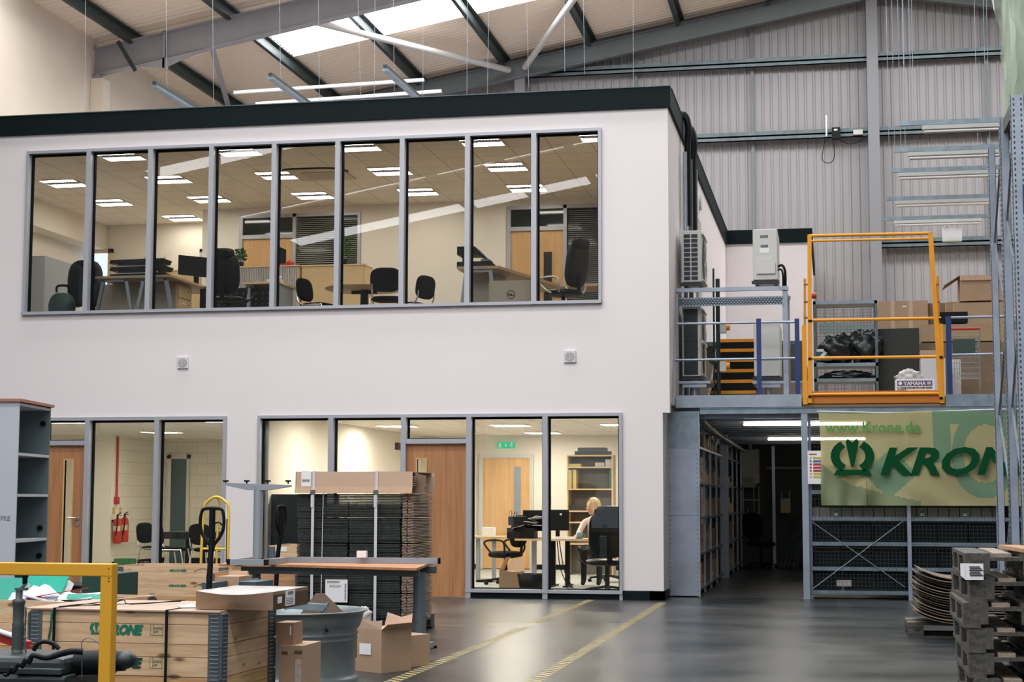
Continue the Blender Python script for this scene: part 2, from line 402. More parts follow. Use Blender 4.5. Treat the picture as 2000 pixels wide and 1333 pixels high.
# portal rafters and columns
def rafter(y, dz=.56, w=.2, xl=-13.0, tag_='rafter', m=m_steel, top=-.24):
    for s in (-1, 1):
        xe = xl if s < 0 else 19.9
        mb = MB(); z0 = roofz(xe, top); z1 = roofz(RX, top)
        mb.beam((xe, y, z0-dz/2), (RX, y, z1-dz/2), .012, dz)
        mb.beam((xe, y, z0), (RX, y, z1), w, .018).beam((xe, y, z0-dz), (RX, y, z1-dz), w, .018)
        if s < 0 and y == 9.6:
            xb = -11.3; zb = roofz(xb, top)-dz
            mb.prism([(xb-.75, roofz(xb-.75, top)-dz), (xb+.95, roofz(xb+.95, top)-dz), (xb-.05, zb-.22)], 'y', y-.10, y-.06)
            mb.box(xb-.09, xb-.04, y-.1, y+.1, zb-.22, zb+dz)
        S(mb.build(tag_, m), cat='rafter')
        S(MB().box(xe-s*(-.02)-.0, xe-s*.2, y-.1, y+.1, 0, z0-dz+.02).build('column', m_steel), cat='column')
rafter(9.6); rafter(17.0, .42, .18, m=mat('gable_rafter_grey', (.15, .17, .18), .5), top=-.26)
for y in (2.6, -4.6, -10.8, -17.0, -24.0): rafter(y, xl=(-13 if y > 0 else -17.0))
def brace(p, q, r=.075): S(MB().cyl(p, q, r, n=12).build('roof_brace', mat('brace_white', (.62, .60, .58), .5)), cat='roof brace')
brace((-8.7, 9.75, 11.25), (-5.5, 16.8, 11.8)); brace((-5.1, 16.8, 11.85), (-1.9, 9.8, 12.5)); 
S(MB().beam((-10.5, 9.8, 10.95), (-12.6, 16.8, 10.75), .1, .1).build('roof_brace', m_steel), cat='roof brace')
S(MB().beam((-12.25, 9.2, 10.75), (-12.0, 9.55, 10.2), .06, .06).build('roof_brace', m_purlin), cat='roof brace')
S(MB().box(-12.935, -12.66, 9.42, 9.78, 0, 10.05).build('column', m_cream), cat='column')
# thin hanger wires over the office roof
def wire(u0, v0, u1, v1, y):
    a = at(u0, v0, y=y); b = at(u1, v1, y=y); a.z = min(roofz(a.x, -.1), max(a.z, roofz(a.x, -.1)))
    S(MB().cyl(a, b, .0038, n=5, cap=False).build('hanger_wire', m_galvl), cat='wire')
for u0, v0, u1, v1 in ((166, 0, 166, 222), (322, 0, 326, 175), (413, 0, 417, 208), (543, 0, 548, 190), (618, 0, 624, 200), (693, 0, 704, 190), (731, 70, 731, 192), (765, 0, 770, 185), (824, 0, 826, 192), (912, 20, 912, 185), (957, 70, 952, 185), (1021, 0, 1033, 172), (1100, 0, 1103, 140), (1135, 32, 1142, 145), (1236, 0, 1237, 170)):
    wire(u0, v0, u1, v1, 6.5)
for u in (1768, 1785, 1926): wire(u-3, 0, u, 240, -.1)
# slim lighting trunking hung above the office roof
def trunk(p, q, dark=True):
    t = T('hung_trunking', None, 'trunking', p); t['kind'] = 'structure'
    MB().beam(p, q, .06, .06).build('channel', m_purlin if dark else m_paper, t)
    if dark: MB().beam(Vector(p)-Vector((0, 0, .05)), Vector(q)-Vector((0, 0, .05)), .09, .04).build('batten', m_galv, t)
for u0, v0, u1, v1, z in ((301, 162, 385, 213, 7.7), (528, 146, 605, 203, 7.8), (752, 130, 822, 193, 7.9)):
    trunk(at(u0, v0, z=z), at(u1, v1, z=z))
trunk(at(457, 181, y=8.5), at(828, 156, y=8.5), False); trunk(at(500, 203, y=8.3), at(862, 178, y=8.3), False)

# ================= OFFICE BUILDING =================
ZP, ZPB, WX0 = 6.89, 6.605, -16.9
ub = dict(x0=-9.33, x1=-.885, z0=3.955, z1=6.36)
l1 = dict(x0=-8.95, x1=-6.185, z0=.0, z1=2.465); l2 = dict(x0=-5.72, x1=-.615, z0=.0, z1=2.475)
mb = MB(); Y0, Y1 = 0, .16
mb.box(WX0, 0.02, Y0, Y1, ub['z1'], ZPB+.05).box(WX0, ub['x0'], Y0, Y1, 2.47, ub['z1']).box(ub['x1'], .02, Y0, Y1, 2.62, ub['z1'])
mb.box(ub['x0'], ub['x1'], Y0, Y1, 2.47, ub['z0'])
mb.box(ub['x1'], .02, Y0, Y1, 2.47, 2.62)
mb.box(WX0, l1['x0'], Y0, Y1, .12, 2.47).box(l1['x1'], l2['x0'], Y0, Y1, .12, 2.47).box(l2['x1'], -.075, Y0, Y1, .12, 2.47)
S(mb.build('wall_front', m_white))
S(MB().box(-.1, .02, .16, 12.3, 2.6, ZPB+.05).box(-.2, -.075, .16, 9, 0.12, 2.6).build('wall_side', m_white))
mb = MB().box(-.26, -.07, -.03, 12, 0, .12).box(l2['x1']-2.09, -.07, -.03, 0.12, 0, .115).box(WX0, l1['x0'], -.02, .1, 0, .12).box(l1['x1'], l2['x0'], -.02, .1, 0, .12)
S(mb.build('baseboard_front', m_blackp))
S(MB().box(WX0, .06, -.04, .10, ZPB, ZP).box(-.04, .06, .1, 12.2, ZPB, ZP).build('trim_2', m_blackp))
S(MB().box(WX0, .06, -.05, .10, ZP, ZP+.012).box(-.05, .07, .1, 12.2, ZP, ZP+.012).build('trim_3', m_galvd))
S(B(WX0, -.05, .1, 17, 6.6, 6.7).build('ceiling_upper_roof', m_clad))
# rear wing of the office block
S(B(-.1, 1.76, 12.16, 12.3, 0, ZPB).build('wall_wing', m_white)); S(B(1.6, 1.76, 12.3, 17.3, 0, ZPB).build('wall_wing', m_white))
S(MB().box(.05, 1.80, 12.1, 12.2, ZPB, ZP).box(1.72, 1.8, 12.2, 17.3, ZPB, ZP).build('trim_4', m_blackp))
def window(name, r, mull, transom=None, doors=(), sill=True):
    t = T(name, 'grey framed glazed screen', 'window', ((r['x0']+r['x1'])/2, .05, r['z0'])); t['kind'] = 'structure'
    y0, y1, w = -.045, .14, .042
    f = MB().box(r['x0'], r['x1'], y0, y1, r['z1']-w, r['z1']).box(r['x0'], r['x0']+w, y0, y1, r['z0'], r['z1']-w).box(r['x1']-w, r['x1'], y0, y1, r['z0'], r['z1']-w)
    if sill:
        zs = r['z0']+(.075 if r['z0'] < 1 else 0)
        for a, b in sill_spans(r, doors): f.box(a, b, y0-.02, y1, zs, zs+w)
    f.build('window_frame', m_frame, t)
    for x in mull:
        MB().box(x-.035, x+.035, y0-.01, y1, r['z0'], r['z1']-w).build('mullion', m_frame, t)
    xs = [r['x0']+w]+sum([[x-.035, x+.035] for x in mull], [])+[r['x1']-w]
    for i in range(0, len(xs), 2):
        a, b = xs[i], xs[i+1]; zb = r['z0']+w; zt = r['z1']-w
        if any(d[0]-.1 < (a+b)/2 < d[1]+.1 for d in doors):
            MB().box(a, b, y0, y1, 2.075, 2.14).build('transom', m_frame, t); zb = 2.14
        elif r['z0'] < 1: zb = .12
        g = .022
        MB().box(a, a+g, .05, .1, zb, zt).box(b-g, b, .05, .1, zb, zt).box(a, b, .05, .1, zt-g*1.3, zt).box(a, b, .05, .1, zb, zb+g*.6).build('gasket', m_gask, t)
        MB().add([(a, .08, zb), (b, .08, zb), (b, .08, zt), (a, .08, zt)], [(0,1,2,3)]).build('pane', m_glass, t)
    return t
def sill_spans(r, doors):
    if not doors: return [(r['x0'], r['x1'])]
    d = doors[0]; out = []
    if d[0] > r['x0']+.2: out.append((r['x0'], d[0]))
    if d[1] < r['x1']-.2: out.append((d[1], r['x1']))
    return out
window('window_1', ub, [-8.35, -7.40, -6.475, -5.54, -4.605, -3.672, -2.742, -1.812])
window('window_2', l1, [-8.26, -7.21], doors=((-8.95, -8.3),))
window('window_3', l2, [-4.655, -3.62, -2.705, -1.655], doors=((-3.60, -2.74),))
# door leaves
def door(name, x0, x1, gx0, gx1, gz0, gz1, hx):
    t = T(name, 'oak veneered door with a narrow vision panel', 'door', ((x0+x1)/2, .05, 0)); t['kind'] = 'structure'
    MB().box(x0, gx0, .02, .065, .01, 2.07).box(gx1, x1, .02, .065, .01, 2.07).box(gx0, gx1, .02, .065, .01, gz0).box(gx0, gx1, .02, .065, gz1, 2.07).build('door_leaf', m_door, t)
    MB().box(gx0-.02, gx0, .01, .07, gz0-.02, gz1+.02).box(gx1, gx1+.02, .01, .07, gz0-.02, gz1+.02).box(gx0, gx1, .01, .07, gz1, gz1+.02).box(gx0, gx1, .01, .07, gz0-.02, gz0).build('vision_frame', m_doori, t)
    MB().add([(gx0, .04, gz0), (gx1, .04, gz0), (gx1, .04, gz1), (gx0, .04, gz1)], [(0,1,2,3)]).build('vision_pane', m_glass, t)
    if hx: MB().tube([(hx, .02, 1.04), (hx, -.04, 1.04), (hx-.13, -.045, 1.04)], .011, 8).cyl((hx, .02, 1.04), (hx, .01, 1.04), .03).cyl((hx, .02, .95), (hx, .008, .95), .028).build('door_handle', m_chrome, t)
door('door_1', -9.0, -8.30, -8.62, -8.50, .4, 1.86, -8.40)
door('door_2', -3.60, -2.745, -3.44, -3.32, .3, 1.86, None)
# ================= OFFICE INTERIORS =================
FL, CEI, CLO = 3.80, 6.42, 2.53
def tiles(name, c, line):
    m = bpy.data.materials.new(name); m.use_nodes = True; nt = m.node_tree; b = nt.nodes['Principled BSDF']; N = nt.nodes.new
    tc = N('ShaderNodeTexCoord'); mp = N('ShaderNodeMapping'); nt.links.new(tc.outputs['Generated'], mp.inputs[0])
    br = N('ShaderNodeTexBrick'); br.offset = 0; br.inputs['Color1'].default_value = (*c, 1); br.inputs['Color2'].default_value = (*[q*.97 for q in c], 1)
    br.inputs['Mortar'].default_value = (*line, 1); br.inputs['Scale'].default_value = 1; br.inputs['Mortar Size'].default_value = .006
    br.inputs['Brick Width'].default_value = .6; br.inputs['Row Height'].default_value = .6
    tc2 = nt.nodes.new('ShaderNodeNewGeometry'); nt.links.new(tc2.outputs['Position'], br.inputs['Vector'])
    nt.links.new(br.outputs['Color'], b.inputs['Base Color']); b.inputs['Roughness'].default_value = .8; return m
m_tile = tiles('ceiling_tiles', (.90, .83, .72), (.40, .36, .31))
m_carpet = mat('carpet', (.42, .39, .36), .95)
m_lowfloor = mat('grey_office_floor', (.40, .42, .42), .5)
LX = -11.5
S(B(LX, -.1, .16, 6.6, FL-.06, FL).build('floor_upper_office', m_carpet))
S(B(LX, -.1, .16, 6.7, CEI, CEI+.03).build('ceiling_upper_office', m_tile))
dR = (-3.19, -2.28); dL = (-8.0, -7.08)
mb = MB().box(LX, -8.75, 6.6, 6.7, FL, CEI).box(-8.78, -8.7, 5.4, 6.6, FL, CEI).box(-8.75, dL[0]-.08, 5.35, 5.43, FL, CEI).box(-5.88, dR[0]-.08, 5.35, 5.43, FL, CEI)
mb.box(dL[0]-.08, -5.88, 5.35, 5.43, 6.28, CEI).box(dR[0]-.08, -.2, 5.35, 5.43, 6.28, CEI).box(-7.0, -5.9, 5.35, 5.43, FL, 5.28)
S(mb.build('wall_office_back', m_office))
S(MB().box(LX-.1, LX, .16, 6.7, FL, CEI).box(LX, LX+.35, 3.4, 6.6, 5.95, CEI).box(LX, LX+.45, 2.5, 2.95, FL, CEI).build('wall_office_left', m_office))
S(B(-.3, -.2, .17, 5.35, FL, CEI).build('wall_office_right', m_office))
for nm, (a, b_), (wa, wb) in (('door_3', dL, (-7.02, -5.9)), ('door_4', dR, (-2.22, -.25))):
    t = T(nm, 'oak office door in a grey screen', 'door', ((a+b_)/2, 5.35, FL)); t['kind'] = 'structure'
    y0, y1 = 5.32, 5.44
    MB().box(a-.07, a, y0, y1, FL, 6.3).box(b_, b_+.06, y0, y1, FL, 6.3).box(a, wb, y0, y1, 6.24, 6.3).box(a, b_, y0, y1, 5.87, 5.94).box(wb, wb+.05, y0, y1, FL, 6.3).build('door_frame', m_frame, t)
    MB().box(a, b_, 5.36, 5.41, FL, 5.87).build('door_leaf', m_doori, t)
    MB().box(b_-.36, b_-.18, 5.345, 5.36, FL+.35, FL+1.72).build('vision_frame', m_doori, t)
    MB().box(b_-.34, b_-.20, 5.34, 5.345, FL+.37, FL+1.70).build('vision_pane', m_dark, t)
    MB().box(a, b_, 5.37, 5.39, 5.94, 6.24).build('transom_pane', mat('dark_pane', (.02, .028, .03), .05), t)
    MB().box(wa, wb, 5.40, 5.43, FL+1.45 if nm == 'door_3' else FL, 6.24).build('side_pane', mat('dark_pane', (.02, .03, .03), .08), t)
    bl = MB(); z = FL+1.45 if nm == 'door_3' else FL+.05
    while z < 6.22: bl.ob(((wa+wb)/2, 5.37, z), (wb-wa-.02, .020, .002), rx=.75); z += .034
    bl.build('venetian_blind', mat('blind_slats', (.30, .31, .27) if nm == 'door_3' else (.20, .22, .21), .5), t)
# wooden framed windows on the left office wall
for i, (y0, y1, z0, z1) in enumerate(((4.95, 5.5, 4.3, 5.72), (6.0, 6.62, 4.4, 5.9))):
    pass
t = T('window_4', 'wood framed window to the daylight', 'window', (-10.95, 6.55, 4.6)); t['kind'] = 'structure'
x0, x1, z0, z1 = X(165, 487, 6.55), X(220, 487, 6.55), 4.7, Z(200, 487, 6.55)
MB().box(x0, x0+.07, 6.5, 6.6, z0, z1).box(x1-.07, x1, 6.5, 6.6, z0, z1).box(x0, x1, 6.5, 6.6, z1-.08, z1).box(x0, x1, 6.5, 6.6, z0, z0+.07).build('window_frame', m_beech, t)
MB().box(x0+.07, x1-.07, 6.57, 6.59, z0+.07, z1-.08).build('daylit_pane', glow('daylight_pane', (.62, .78, 1.0), 1.3), t)
t = T('door_5', 'wood door frame on the cream wall', 'door', (-11, 6.55, FL)); t['kind'] = 'structure'
x0, x1 = X(114, 490, 6.55), X(160, 490, 6.55)
MB().box(x0, x0+.09, 6.5, 6.6, FL, Z(120, 490, 6.55)).box(x0+.09, x1, 6.55, 6.6, FL, Z(120, 490, 6.55)).build('door_frame', m_beech, t)
t = T('door_6', 'oak door in a grey frame', 'door', (-9.2, 6.55, FL)); t['kind'] = 'structure'
x0, x1, zt = X(392, 487, 6.55), X(440, 487, 6.55), Z(400, 487, 6.55)
MB().box(x0, x0+.07, 6.5, 6.6, FL, zt).box(x0, x1, 6.5, 6.6, zt-.06, zt).build('door_frame', m_frame, t); MB().box(x0+.07, x1, 6.54, 6.58, FL, zt-.06).build('door_leaf', m_doori, t)

# recessed lights
m_lit = glow('fluorescent_lit', (1.0, .93, .82), OFFICE_UP)
m_louv = mat('louvre_aluminium', (.75, .73, .68), .3, .5)
def ceiling_light(m_lit=m_lit):
    t = T('ceiling_light', 'x', 'light fitting')
    MB().box(-.3, .3, -.3, -.29, -.02, 0).box(-.3, .3, .29, .3, -.02, 0).box(-.3, -.29, -.29, .29, -.02, 0).box(.29, .3, -.29, .29, -.02, 0).build('frame', m_louv, t)
    for s in (-1, 1): MB().box(-.285, .285, s*.19-.082, s*.19+.082, -.012, -.004).build('diffuser', m_lit, t)
    l = MB().box(-.285, .285, -.09, .09, -.008, -.002)
    for k in range(12): l.box(-.26+k*.046, -.25+k*.046, -.07, .07, -.02, -.008)
    l.build('louvre', mat('louvre_grey', (.16, .15, .14), .5), t)
    return t
L0 = ceiling_light(); used = False
COLN = {-10.03: 'furthest left column', -8.23: 'second column', -6.39: 'third column', -4.56: 'fourth column', -2.72: 'fifth column', -1.0: 'corner column'}
ROWN = {.74: 'row beside the big window', 2.56: 'middle row', 4.31: 'back row'}
for x in COLN:
    for y in ROWN:
        if x == -10.03 and y == .74 or x == -1.0 and y > 1: continue
        lab = 'lit square light in the upper office ceiling, %s, %s' % (ROWN[y], COLN[x])
        if not used: move(L0, (x, y, CEI)); L0['label'] = lab; L0['group'] = 'recessed lights in the upper office ceiling'; used = True
        else: dup(L0, (x, y, CEI), 0, lab, 'recessed lights in the upper office ceiling')
dup(L0, (-9.4, 6.0, CEI), 0, 'lit square recessed light deep in the upper office, near the back wall', 'recessed lights in the upper office ceiling')
t = T('cassette_air_unit', 'square ceiling air unit with a dark curved slot in the upper office', 'air conditioner', (-5.7, 2.6, CEI-.02))
MB().box(-6.15, -5.25, 2.15, 3.05, CEI-.025, CEI).build('cover', mat('cassette_beige', (.62, .55, .45), .6), t, bevel=.01)
MB().box(-5.95, -5.45, 2.35, 2.85, CEI-.035, CEI-.025).build('grille', mat('cassette_grille', (.50, .44, .36), .6), t)
MB().tube([(-6.15, 2.1, CEI-.05), (-6.05, 1.95, CEI-.05), (-5.5, 1.95, CEI-.05), (-5.25, 2.05, CEI-.05), (-5.15, 2.25, CEI-.05)], .014, 6, sub=4).build('air_slot', m_black, t)

# ---- chairs ----
def star_base(t, zc, m=m_black):
    b = MB().cyl((0,0,.08), (0,0,zc), .028, n=10)
    for k in range(5):
        a = 2*PI*k/5+.3; e = (.3*math.cos(a), .3*math.sin(a), .07)
        b.beam((.03*math.cos(a), .03*math.sin(a), .11), e, .035, .03); b.cyl((e[0], e[1]-.02, .03), (e[0], e[1]+.02, .03), .03, n=10)
    b.build('star_base', m, t)
def pad(c, s, tilt=0, m=0, p=.28):
    def f(q): return 1/max(.001, (abs(q.x)**3.2+abs(q.y)**3.2+abs(q.z)**3.2)**(1/3.2))
    mb = MB(); mb.ell((0,0,0), (s[0]/2, s[1]/2, s[2]/2), 24, 16, fn=f)
    M = Matrix.Translation(c) @ Matrix.Rotation(tilt, 4, 'X'); mb.v = [tuple(M @ Vector(q)) for q in mb.v]; return mb
def task_chair(name, label, high=False, arms=True, mesh=m_fabric, chrome=None, group=None):   # faces -Y locally (back at +Y)
    t = T(name, label, 'chair', group=group)
    star_base(t, .42)
    pad((0, 0, .47), (.5, .48, .11)).build('seat', mesh, t)
    h = .72 if high else .5
    pad((0, .25, .52+h/2+(.02 if high else .06)), (.48, .12, h), -.14).build('backrest', mesh, t)
    if high: pad((0, .315, 1.22), (.36, .12, .18), -.14).build('headrest', mesh, t)
    MB().beam((0, .12, .42), (0, .27, .46), .06, .02).beam((0, .27, .45), (0, .3, .75), .06, .02).build('back_bracket', m_black, t)
    if arms:
        for s in (-1, 1):
            MB().tube([(s*.25, .12, .46), (s*.31, .16, .55), (s*.31, .12, .68), (s*.31, -.12, .69), (s*.31, -.2, .64), (s*.3, -.08, .5), (s*.25, -.02, .45)], .016, 8, sub=4).build('armrest', chrome or m_black, t)
    return t
def visitor_chair(name, label, group=None):
    t = T(name, label, 'chair', group=group)
    pad((0, 0, .46), (.47, .44, .08)).build('seat', m_fabric, t)
    pad((0, .25, .72), (.46, .07, .36), -.14).build('backrest', m_fabric, t)
    for s in (-1, 1):
        MB().tube([(s*.25, -.27, .01), (s*.24, -.2, .42), (s*.24, -.14, .45), (s*.24, .1, .45), (s*.24, .16, .42), (s*.25, .27, .01)], .012, 8, sub=3).build('leg', m_chrome, t)
        MB().tube([(s*.2, .05, .44), (s*.2, .23, .5), (s*.2, .27, .66)], .012, 8, sub=3).build('back_tube', m_chrome, t)
    return t
# ---- upper office, left to right ----
def P0(u, v, y): q = at(u, v, y=y); return q
t = T('storage_cupboard', 'tall pale grey cupboard in the upper office far left corner', 'cupboard', (X(90, 500, 1.6), 1.6, FL))
x0, x1, zt = X(58, 500, 1.3), X(88, 500, 1.3), Z(80, 500, 1.3)
MB().box(x0, x1, 1.3, 2.3, FL, zt).build('body', m_grey, t); MB().box(x0+.02, x1-.01, 1.285, 1.3, FL+.05, zt-.02).build('door', mat('pale_grey_door', (.50, .54, .57), .5), t)
t = T('handbag', 'dark green rounded bag with a loop handle on the sill by the cupboard', 'bag', (X(125, 590, .55), .55, FL))
xb, zb = X(127, 605, .55), Z(127, 590, .55)
def bagf(q): return (1/max(.001, (abs(q.x)**2.6+abs(q.y)**2.6+abs(q.z)**2.6)**(1/2.6)))*(1-.25*max(0, q.z))
MB().ell((xb, .45, zb-.06), (.20, .14, .24), 20, 14, fn=bagf).build('body', mat('bag_green_black', (.03, .06, .06), .6), t)
MB().tube([(xb-.09, .45, zb+.13), (xb-.08, .45, zb+.22), (xb+.08, .45, zb+.22), (xb+.1, .45, zb+.12)], .018, 8, sub=4).build('handle', m_fabric, t)
st = B(xb-.25, xb+.25, .28, .7, FL, zb-.3).build('low_box', m_grey); tag(st, 'low grey box that the dark rounded bag stands on', 'box')
t = task_chair('office_chair', 'black office chair with a dark jacket over its back, beside the paper trays', arms=False)
jk = MB().ell((0, .24, .72), (.27, .14, .36), 20, 14, fn=lambda q: (1/max(.001, (abs(q.x)**3+abs(q.y)**3+abs(q.z)**3)**(1/3)))*(1+.05*math.sin(9*q.x)*max(0, -q.z)))
move(t, (X(183, 600, 1.2), 1.2, FL), 2.9)
j = jk.build('jacket_on_chair', mat('jacket_cloth', (.012, .02, .02), .95)); j.location = t.location + Vector((-.05, -.2, .36)); tag(j, 'dark jacket draped over the chair back beside the paper trays', 'jacket')
t = T('corner_desk', 'brown desk on splayed blue grey legs with paper trays, by the left window panes', 'desk', (X(265, 600, .6), .6, FL))
yd = .35; x0, x1, x2 = X(186, 540, yd), X(334, 540, yd), X(403, 553, 1.7); zt = Z(260, 539, yd)+.005
MB().prism([(x0, yd), (x1, yd), (x2, 2.3), (x2-.9, 2.3), (x1-.5, 1.15), (x0, 1.15)], 'z', zt-.035, zt).build('desktop', m_desk, t)
for ua, ub_ in ((203, 247), (281, 324)):
    xa, xb = X(ua, 542, yd+.08), X(ub_, 542, yd+.08)
    MB().beam((xa, yd+.08, zt-.05), (xa-.14, yd+.08, FL), .04, .05).beam((xb, yd+.08, zt-.05), (xb+.14, yd+.08, FL), .04, .05).beam((xa-.02, yd+.08, zt-.055), (xb+.02, yd+.08, zt-.055), .04, .04).build('leg', m_deskgrey, t)
t = T('drawer_pedestal', 'beech three drawer pedestal with grey back panel under the left desk', 'drawers', (X(350, 600, 1.0), 1.0, FL))
xp0, xp1, xp2 = X(196, 556, .9), X(343, 556, .9), X(343, 556, .9)
zq = Z(343, 553, .9)
MB().box(xp0, xp1, .9, 1.4, FL, zq).build('body', mat('pedestal_grey', (.36, .32, .25), .6), t)
MB().box(xp1, xp1+.02, .92, 1.45, FL, zq).build('side_panel', m_beech, t)
for k in range(3):
    z1 = zq-.02-k*.2
    d = MB().box(xp1+.02, xp1+.04, .94, 1.43, z1-.185, z1).build('drawer', m_beech, t)
    MB().tube([(xp1+.04, 1.1, z1-.06), (xp1+.07, 1.1, z1-.08), (xp1+.07, 1.26, z1-.08), (xp1+.04, 1.26, z1-.06)], .008, 6).build('handle', m_chrome, d)
for k, (v0, v1) in enumerate(((537, 528), (521, 512), (508, 497))):
    xa, xb = X(222, v0, .7), X(325 if k < 2 else 322, v0, .7); za = zt+.005+k*.105
    t = T('letter_tray', ['lowest black paper tray on the left desk', 'middle black paper tray on the left desk', 'topmost black paper tray on the left desk'][k], 'tray', ((xa+xb)/2, .7, za), group='stacked trays on the left desk')
    MB().prism([(xa, za), (xb, za), (xb+.03, za+.06), (xa+.02, za+.05)], 'y', .55, .9).build('tray', m_black, t)
    MB().box(xa+.05, xb-.15, .6, .85, za+.062, za+.07).build('papers', m_paper, t)
    if k:
        for xq in (xa+.1, xb-.1): MB().cyl((xq, .6, za-.045), (xq, .6, za), .008).build('spacer', m_chrome, t)
def plant(name, label, x, y, z, h, w, n, m=m_plant, potr=.06, leafw=.03, up=False):
    t = T(name, label, 'plant', (x, y, z)); rnd = random.Random(n)
    MB().lathe([(0, 0), (potr*.8, 0), (potr, .1), (potr*.9, .1), (0, .09)], (x, y, z), 14).build('pot', m_black, t)
    mb = MB()
    for k in range(n):
        a = rnd.uniform(0, 2*PI); e = rnd.uniform(.15, 1)**.7; r = w*e
        bz = .1+h*rnd.uniform(.1, 1)*(1 if not up else .4)
        p0 = Vector((x, y, z+.08)) if up else Vector((x+r*.4*math.cos(a), y+r*.4*math.sin(a), z+bz))
        p1 = Vector((x+r*math.cos(a), y+r*math.sin(a), z+(h*rnd.uniform(.6, 1)+.1 if up else bz+rnd.uniform(-.02, .06))))
        d = (p1-p0); s = d.cross(Vector((0, 0, 1))).normalized()*leafw if d.length > .001 else Vector((leafw, 0, 0)); md = (p0+p1)/2+Vector((0, 0, .02))
        mb.add([p0, md-s, p1, md+s], [(0, 1, 2, 3)])
    mb.build('leaves', m, t)
    if not up: MB().cyl((x, y, z+.08), (x, y, z+h*.7+.1), .008).build('stem', m_plant, t)
    return t
plant('spider_plant', 'green spiky plant behind the paper trays', X(305, 540, 1.0), 1.08, zt, .32, .26, 34, up=True, leafw=.012, potr=.06)
t = T('computer_monitor', 'large black monitor turned away on the left desk', 'monitor', (X(378, 545, 1.6), 1.6, zt))
xa, xb = X(348, 520, 1.5), X(406, 520, 1.5); z0, z1 = Z(378, 539, 1.5), Z(378, 501, 1.5)
MB().add([(xa, 1.5, z0+.03), (xb, 1.75, z0-.01), (xb, 1.79, z0-.01), (xa, 1.54, z0+.03), (xa, 1.5, z1+.03), (xb, 1.75, z1), (xb, 1.79, z1), (xa, 1.54, z1+.03)], [(3,2,1,0),(4,5,6,7),(0,1,5,4),(1,2,6,5),(2,3,7,6),(3,0,4,7)]).build('screen', m_black, t)
MB().box((xa+xb)/2-.05, (xa+xb)/2+.02, 1.66, 1.7, zt, z0+.2).box((xa+xb)/2-.12, (xa+xb)/2+.1, 1.6, 1.8, zt, zt+.012).build('stand', m_black, t)
t = task_chair('executive_chair', 'big black high-backed chair with a headrest seen from behind', True, True, m_leather)
move(t, (X(447, 590, .75), .75, FL), PI); t.scale = (1.05, 1, .86)
# low cabinets along the back
def cab(name, label, u0, u1, y, vt, mbody, tamb=False, depth=.45):
    x0, x1, zt = X(u0, vt, y), X(u1, vt, y), Z((u0+u1)/2, vt, y); t = T(name, label, 'cupboard', ((x0+x1)/2, y, FL))
    MB().box(x0, x1, y+.02, y+depth, FL, zt-.025).build('body', mbody, t)
    MB().box(x0, x1+.01, y-.01, y+depth+.01, zt-.025, zt).build('top', m_beech, t)
    d = MB(); n = int((x1-x0-.04)/.03) if tamb else 1; w = (x1-x0-.04)/n
    for k in range(n): d.box(x0+.02+k*w, x0+.02+(k+1)*w-(.008 if tamb else 0), y+.005, y+.02, FL+.03, zt-.03)
    d.build('door', mat('tambour_grey', (.44, .43, .42), .5) if tamb else m_beech, t)
    return zt
zc = cab('tambour_cupboard', 'low cupboard with a grey slatted roll front and beech top, under the oak door', 466, 585, 4.2, 519, m_beech, True)
cab('storage_cupboard', 'low beech cupboard under the blind of the upper office', 589, 712, 4.2, 517, m_beech)
cab('storage_cupboard', 'low beech shelf unit behind the left monitor', 322, 395, 5.6, 527, m_beech)
plant('potted_plant', 'small round bushy plant behind the high-backed chair', X(470, 500, 4.4), 4.4, zc, .2, .13, 160, leafw=.02)
plant('potted_plant', 'tall leafy plant on the beech cupboard in front of the blind', X(672, 515, 4.4), 4.4, Z(650, 517, 4.2), .42, .17, 130, leafw=.02)
t = T('tower_case', 'black box standing on the tambour cupboard', 'computer', (X(545, 517, 4.35), 4.35, zc)); MB().box(X(538, 517, 4.35), X(549, 517, 4.35), 4.3, 4.6, zc, Z(545, 484, 4.35)).build('case', m_black, t)
o = MB().ell((X(567, 512, 4.35), 4.35, zc+.05), (.07, .06, .055)).box(X(549, 512, 4.35), X(562, 512, 4.35), 4.3, 4.42, zc, zc+.04).build('red_telephone', m_red); tag(o, 'small bright red object on the tambour cupboard', 'ornament')
t = T('equipment_rack', 'low black equipment rack with round knobs behind the high-backed chair', 'rack', (X(510, 600, 1.6), 1.6, FL))
xa, xb, z1 = X(476, 566, 1.6), X(533, 566, 1.6), Z(500, 562, 1.6)
MB().box(xa-.7, xb, 1.6, 2.0, FL, z1).build('case', m_black, t)
for i in range(12):
    for zz in (z1-.09, z1-.17, z1-.25): MB().cyl((xa-.6+i*.1, 1.6, zz), (xa-.6+i*.1, 1.59, zz), .011, n=8).build('knob', m_galvd, t)
t = T('side_desk', 'small beech desk with grey legs over the black equipment rack', 'desk', (X(520, 560, 1.9), 1.9, FL))
xa, xb, z1 = X(474, 557, 1.5), X(556, 561, 1.7), Z(520, 556, 1.6)+.03
MB().box(xa, xb, 1.5, 2.3, z1-.03, z1).build('desktop', m_beech, t)
for xx in (xa+.05, xb-.08): MB().box(xx, xx+.05, 1.55, 2.2, FL, z1-.03).build('leg', m_deskgrey, t)
o = MB().box(xb-.25, xb-.05, 1.6, 1.8, z1, z1+.05).tube([(xb-.22, 1.7, z1+.1), (xb-.14, 1.7, z1+.13), (xb-.06, 1.7, z1+.08)], .02).build('desk_telephone', mat('phone_white', (.7, .7, .7), .4)); tag(o, 'pale telephone on the small beech desk', 'telephone')
t = T('round_table', 'round brown meeting table on a black pedestal in the upper office', 'table', (X(712, 600, 2.0), 2.4, FL))
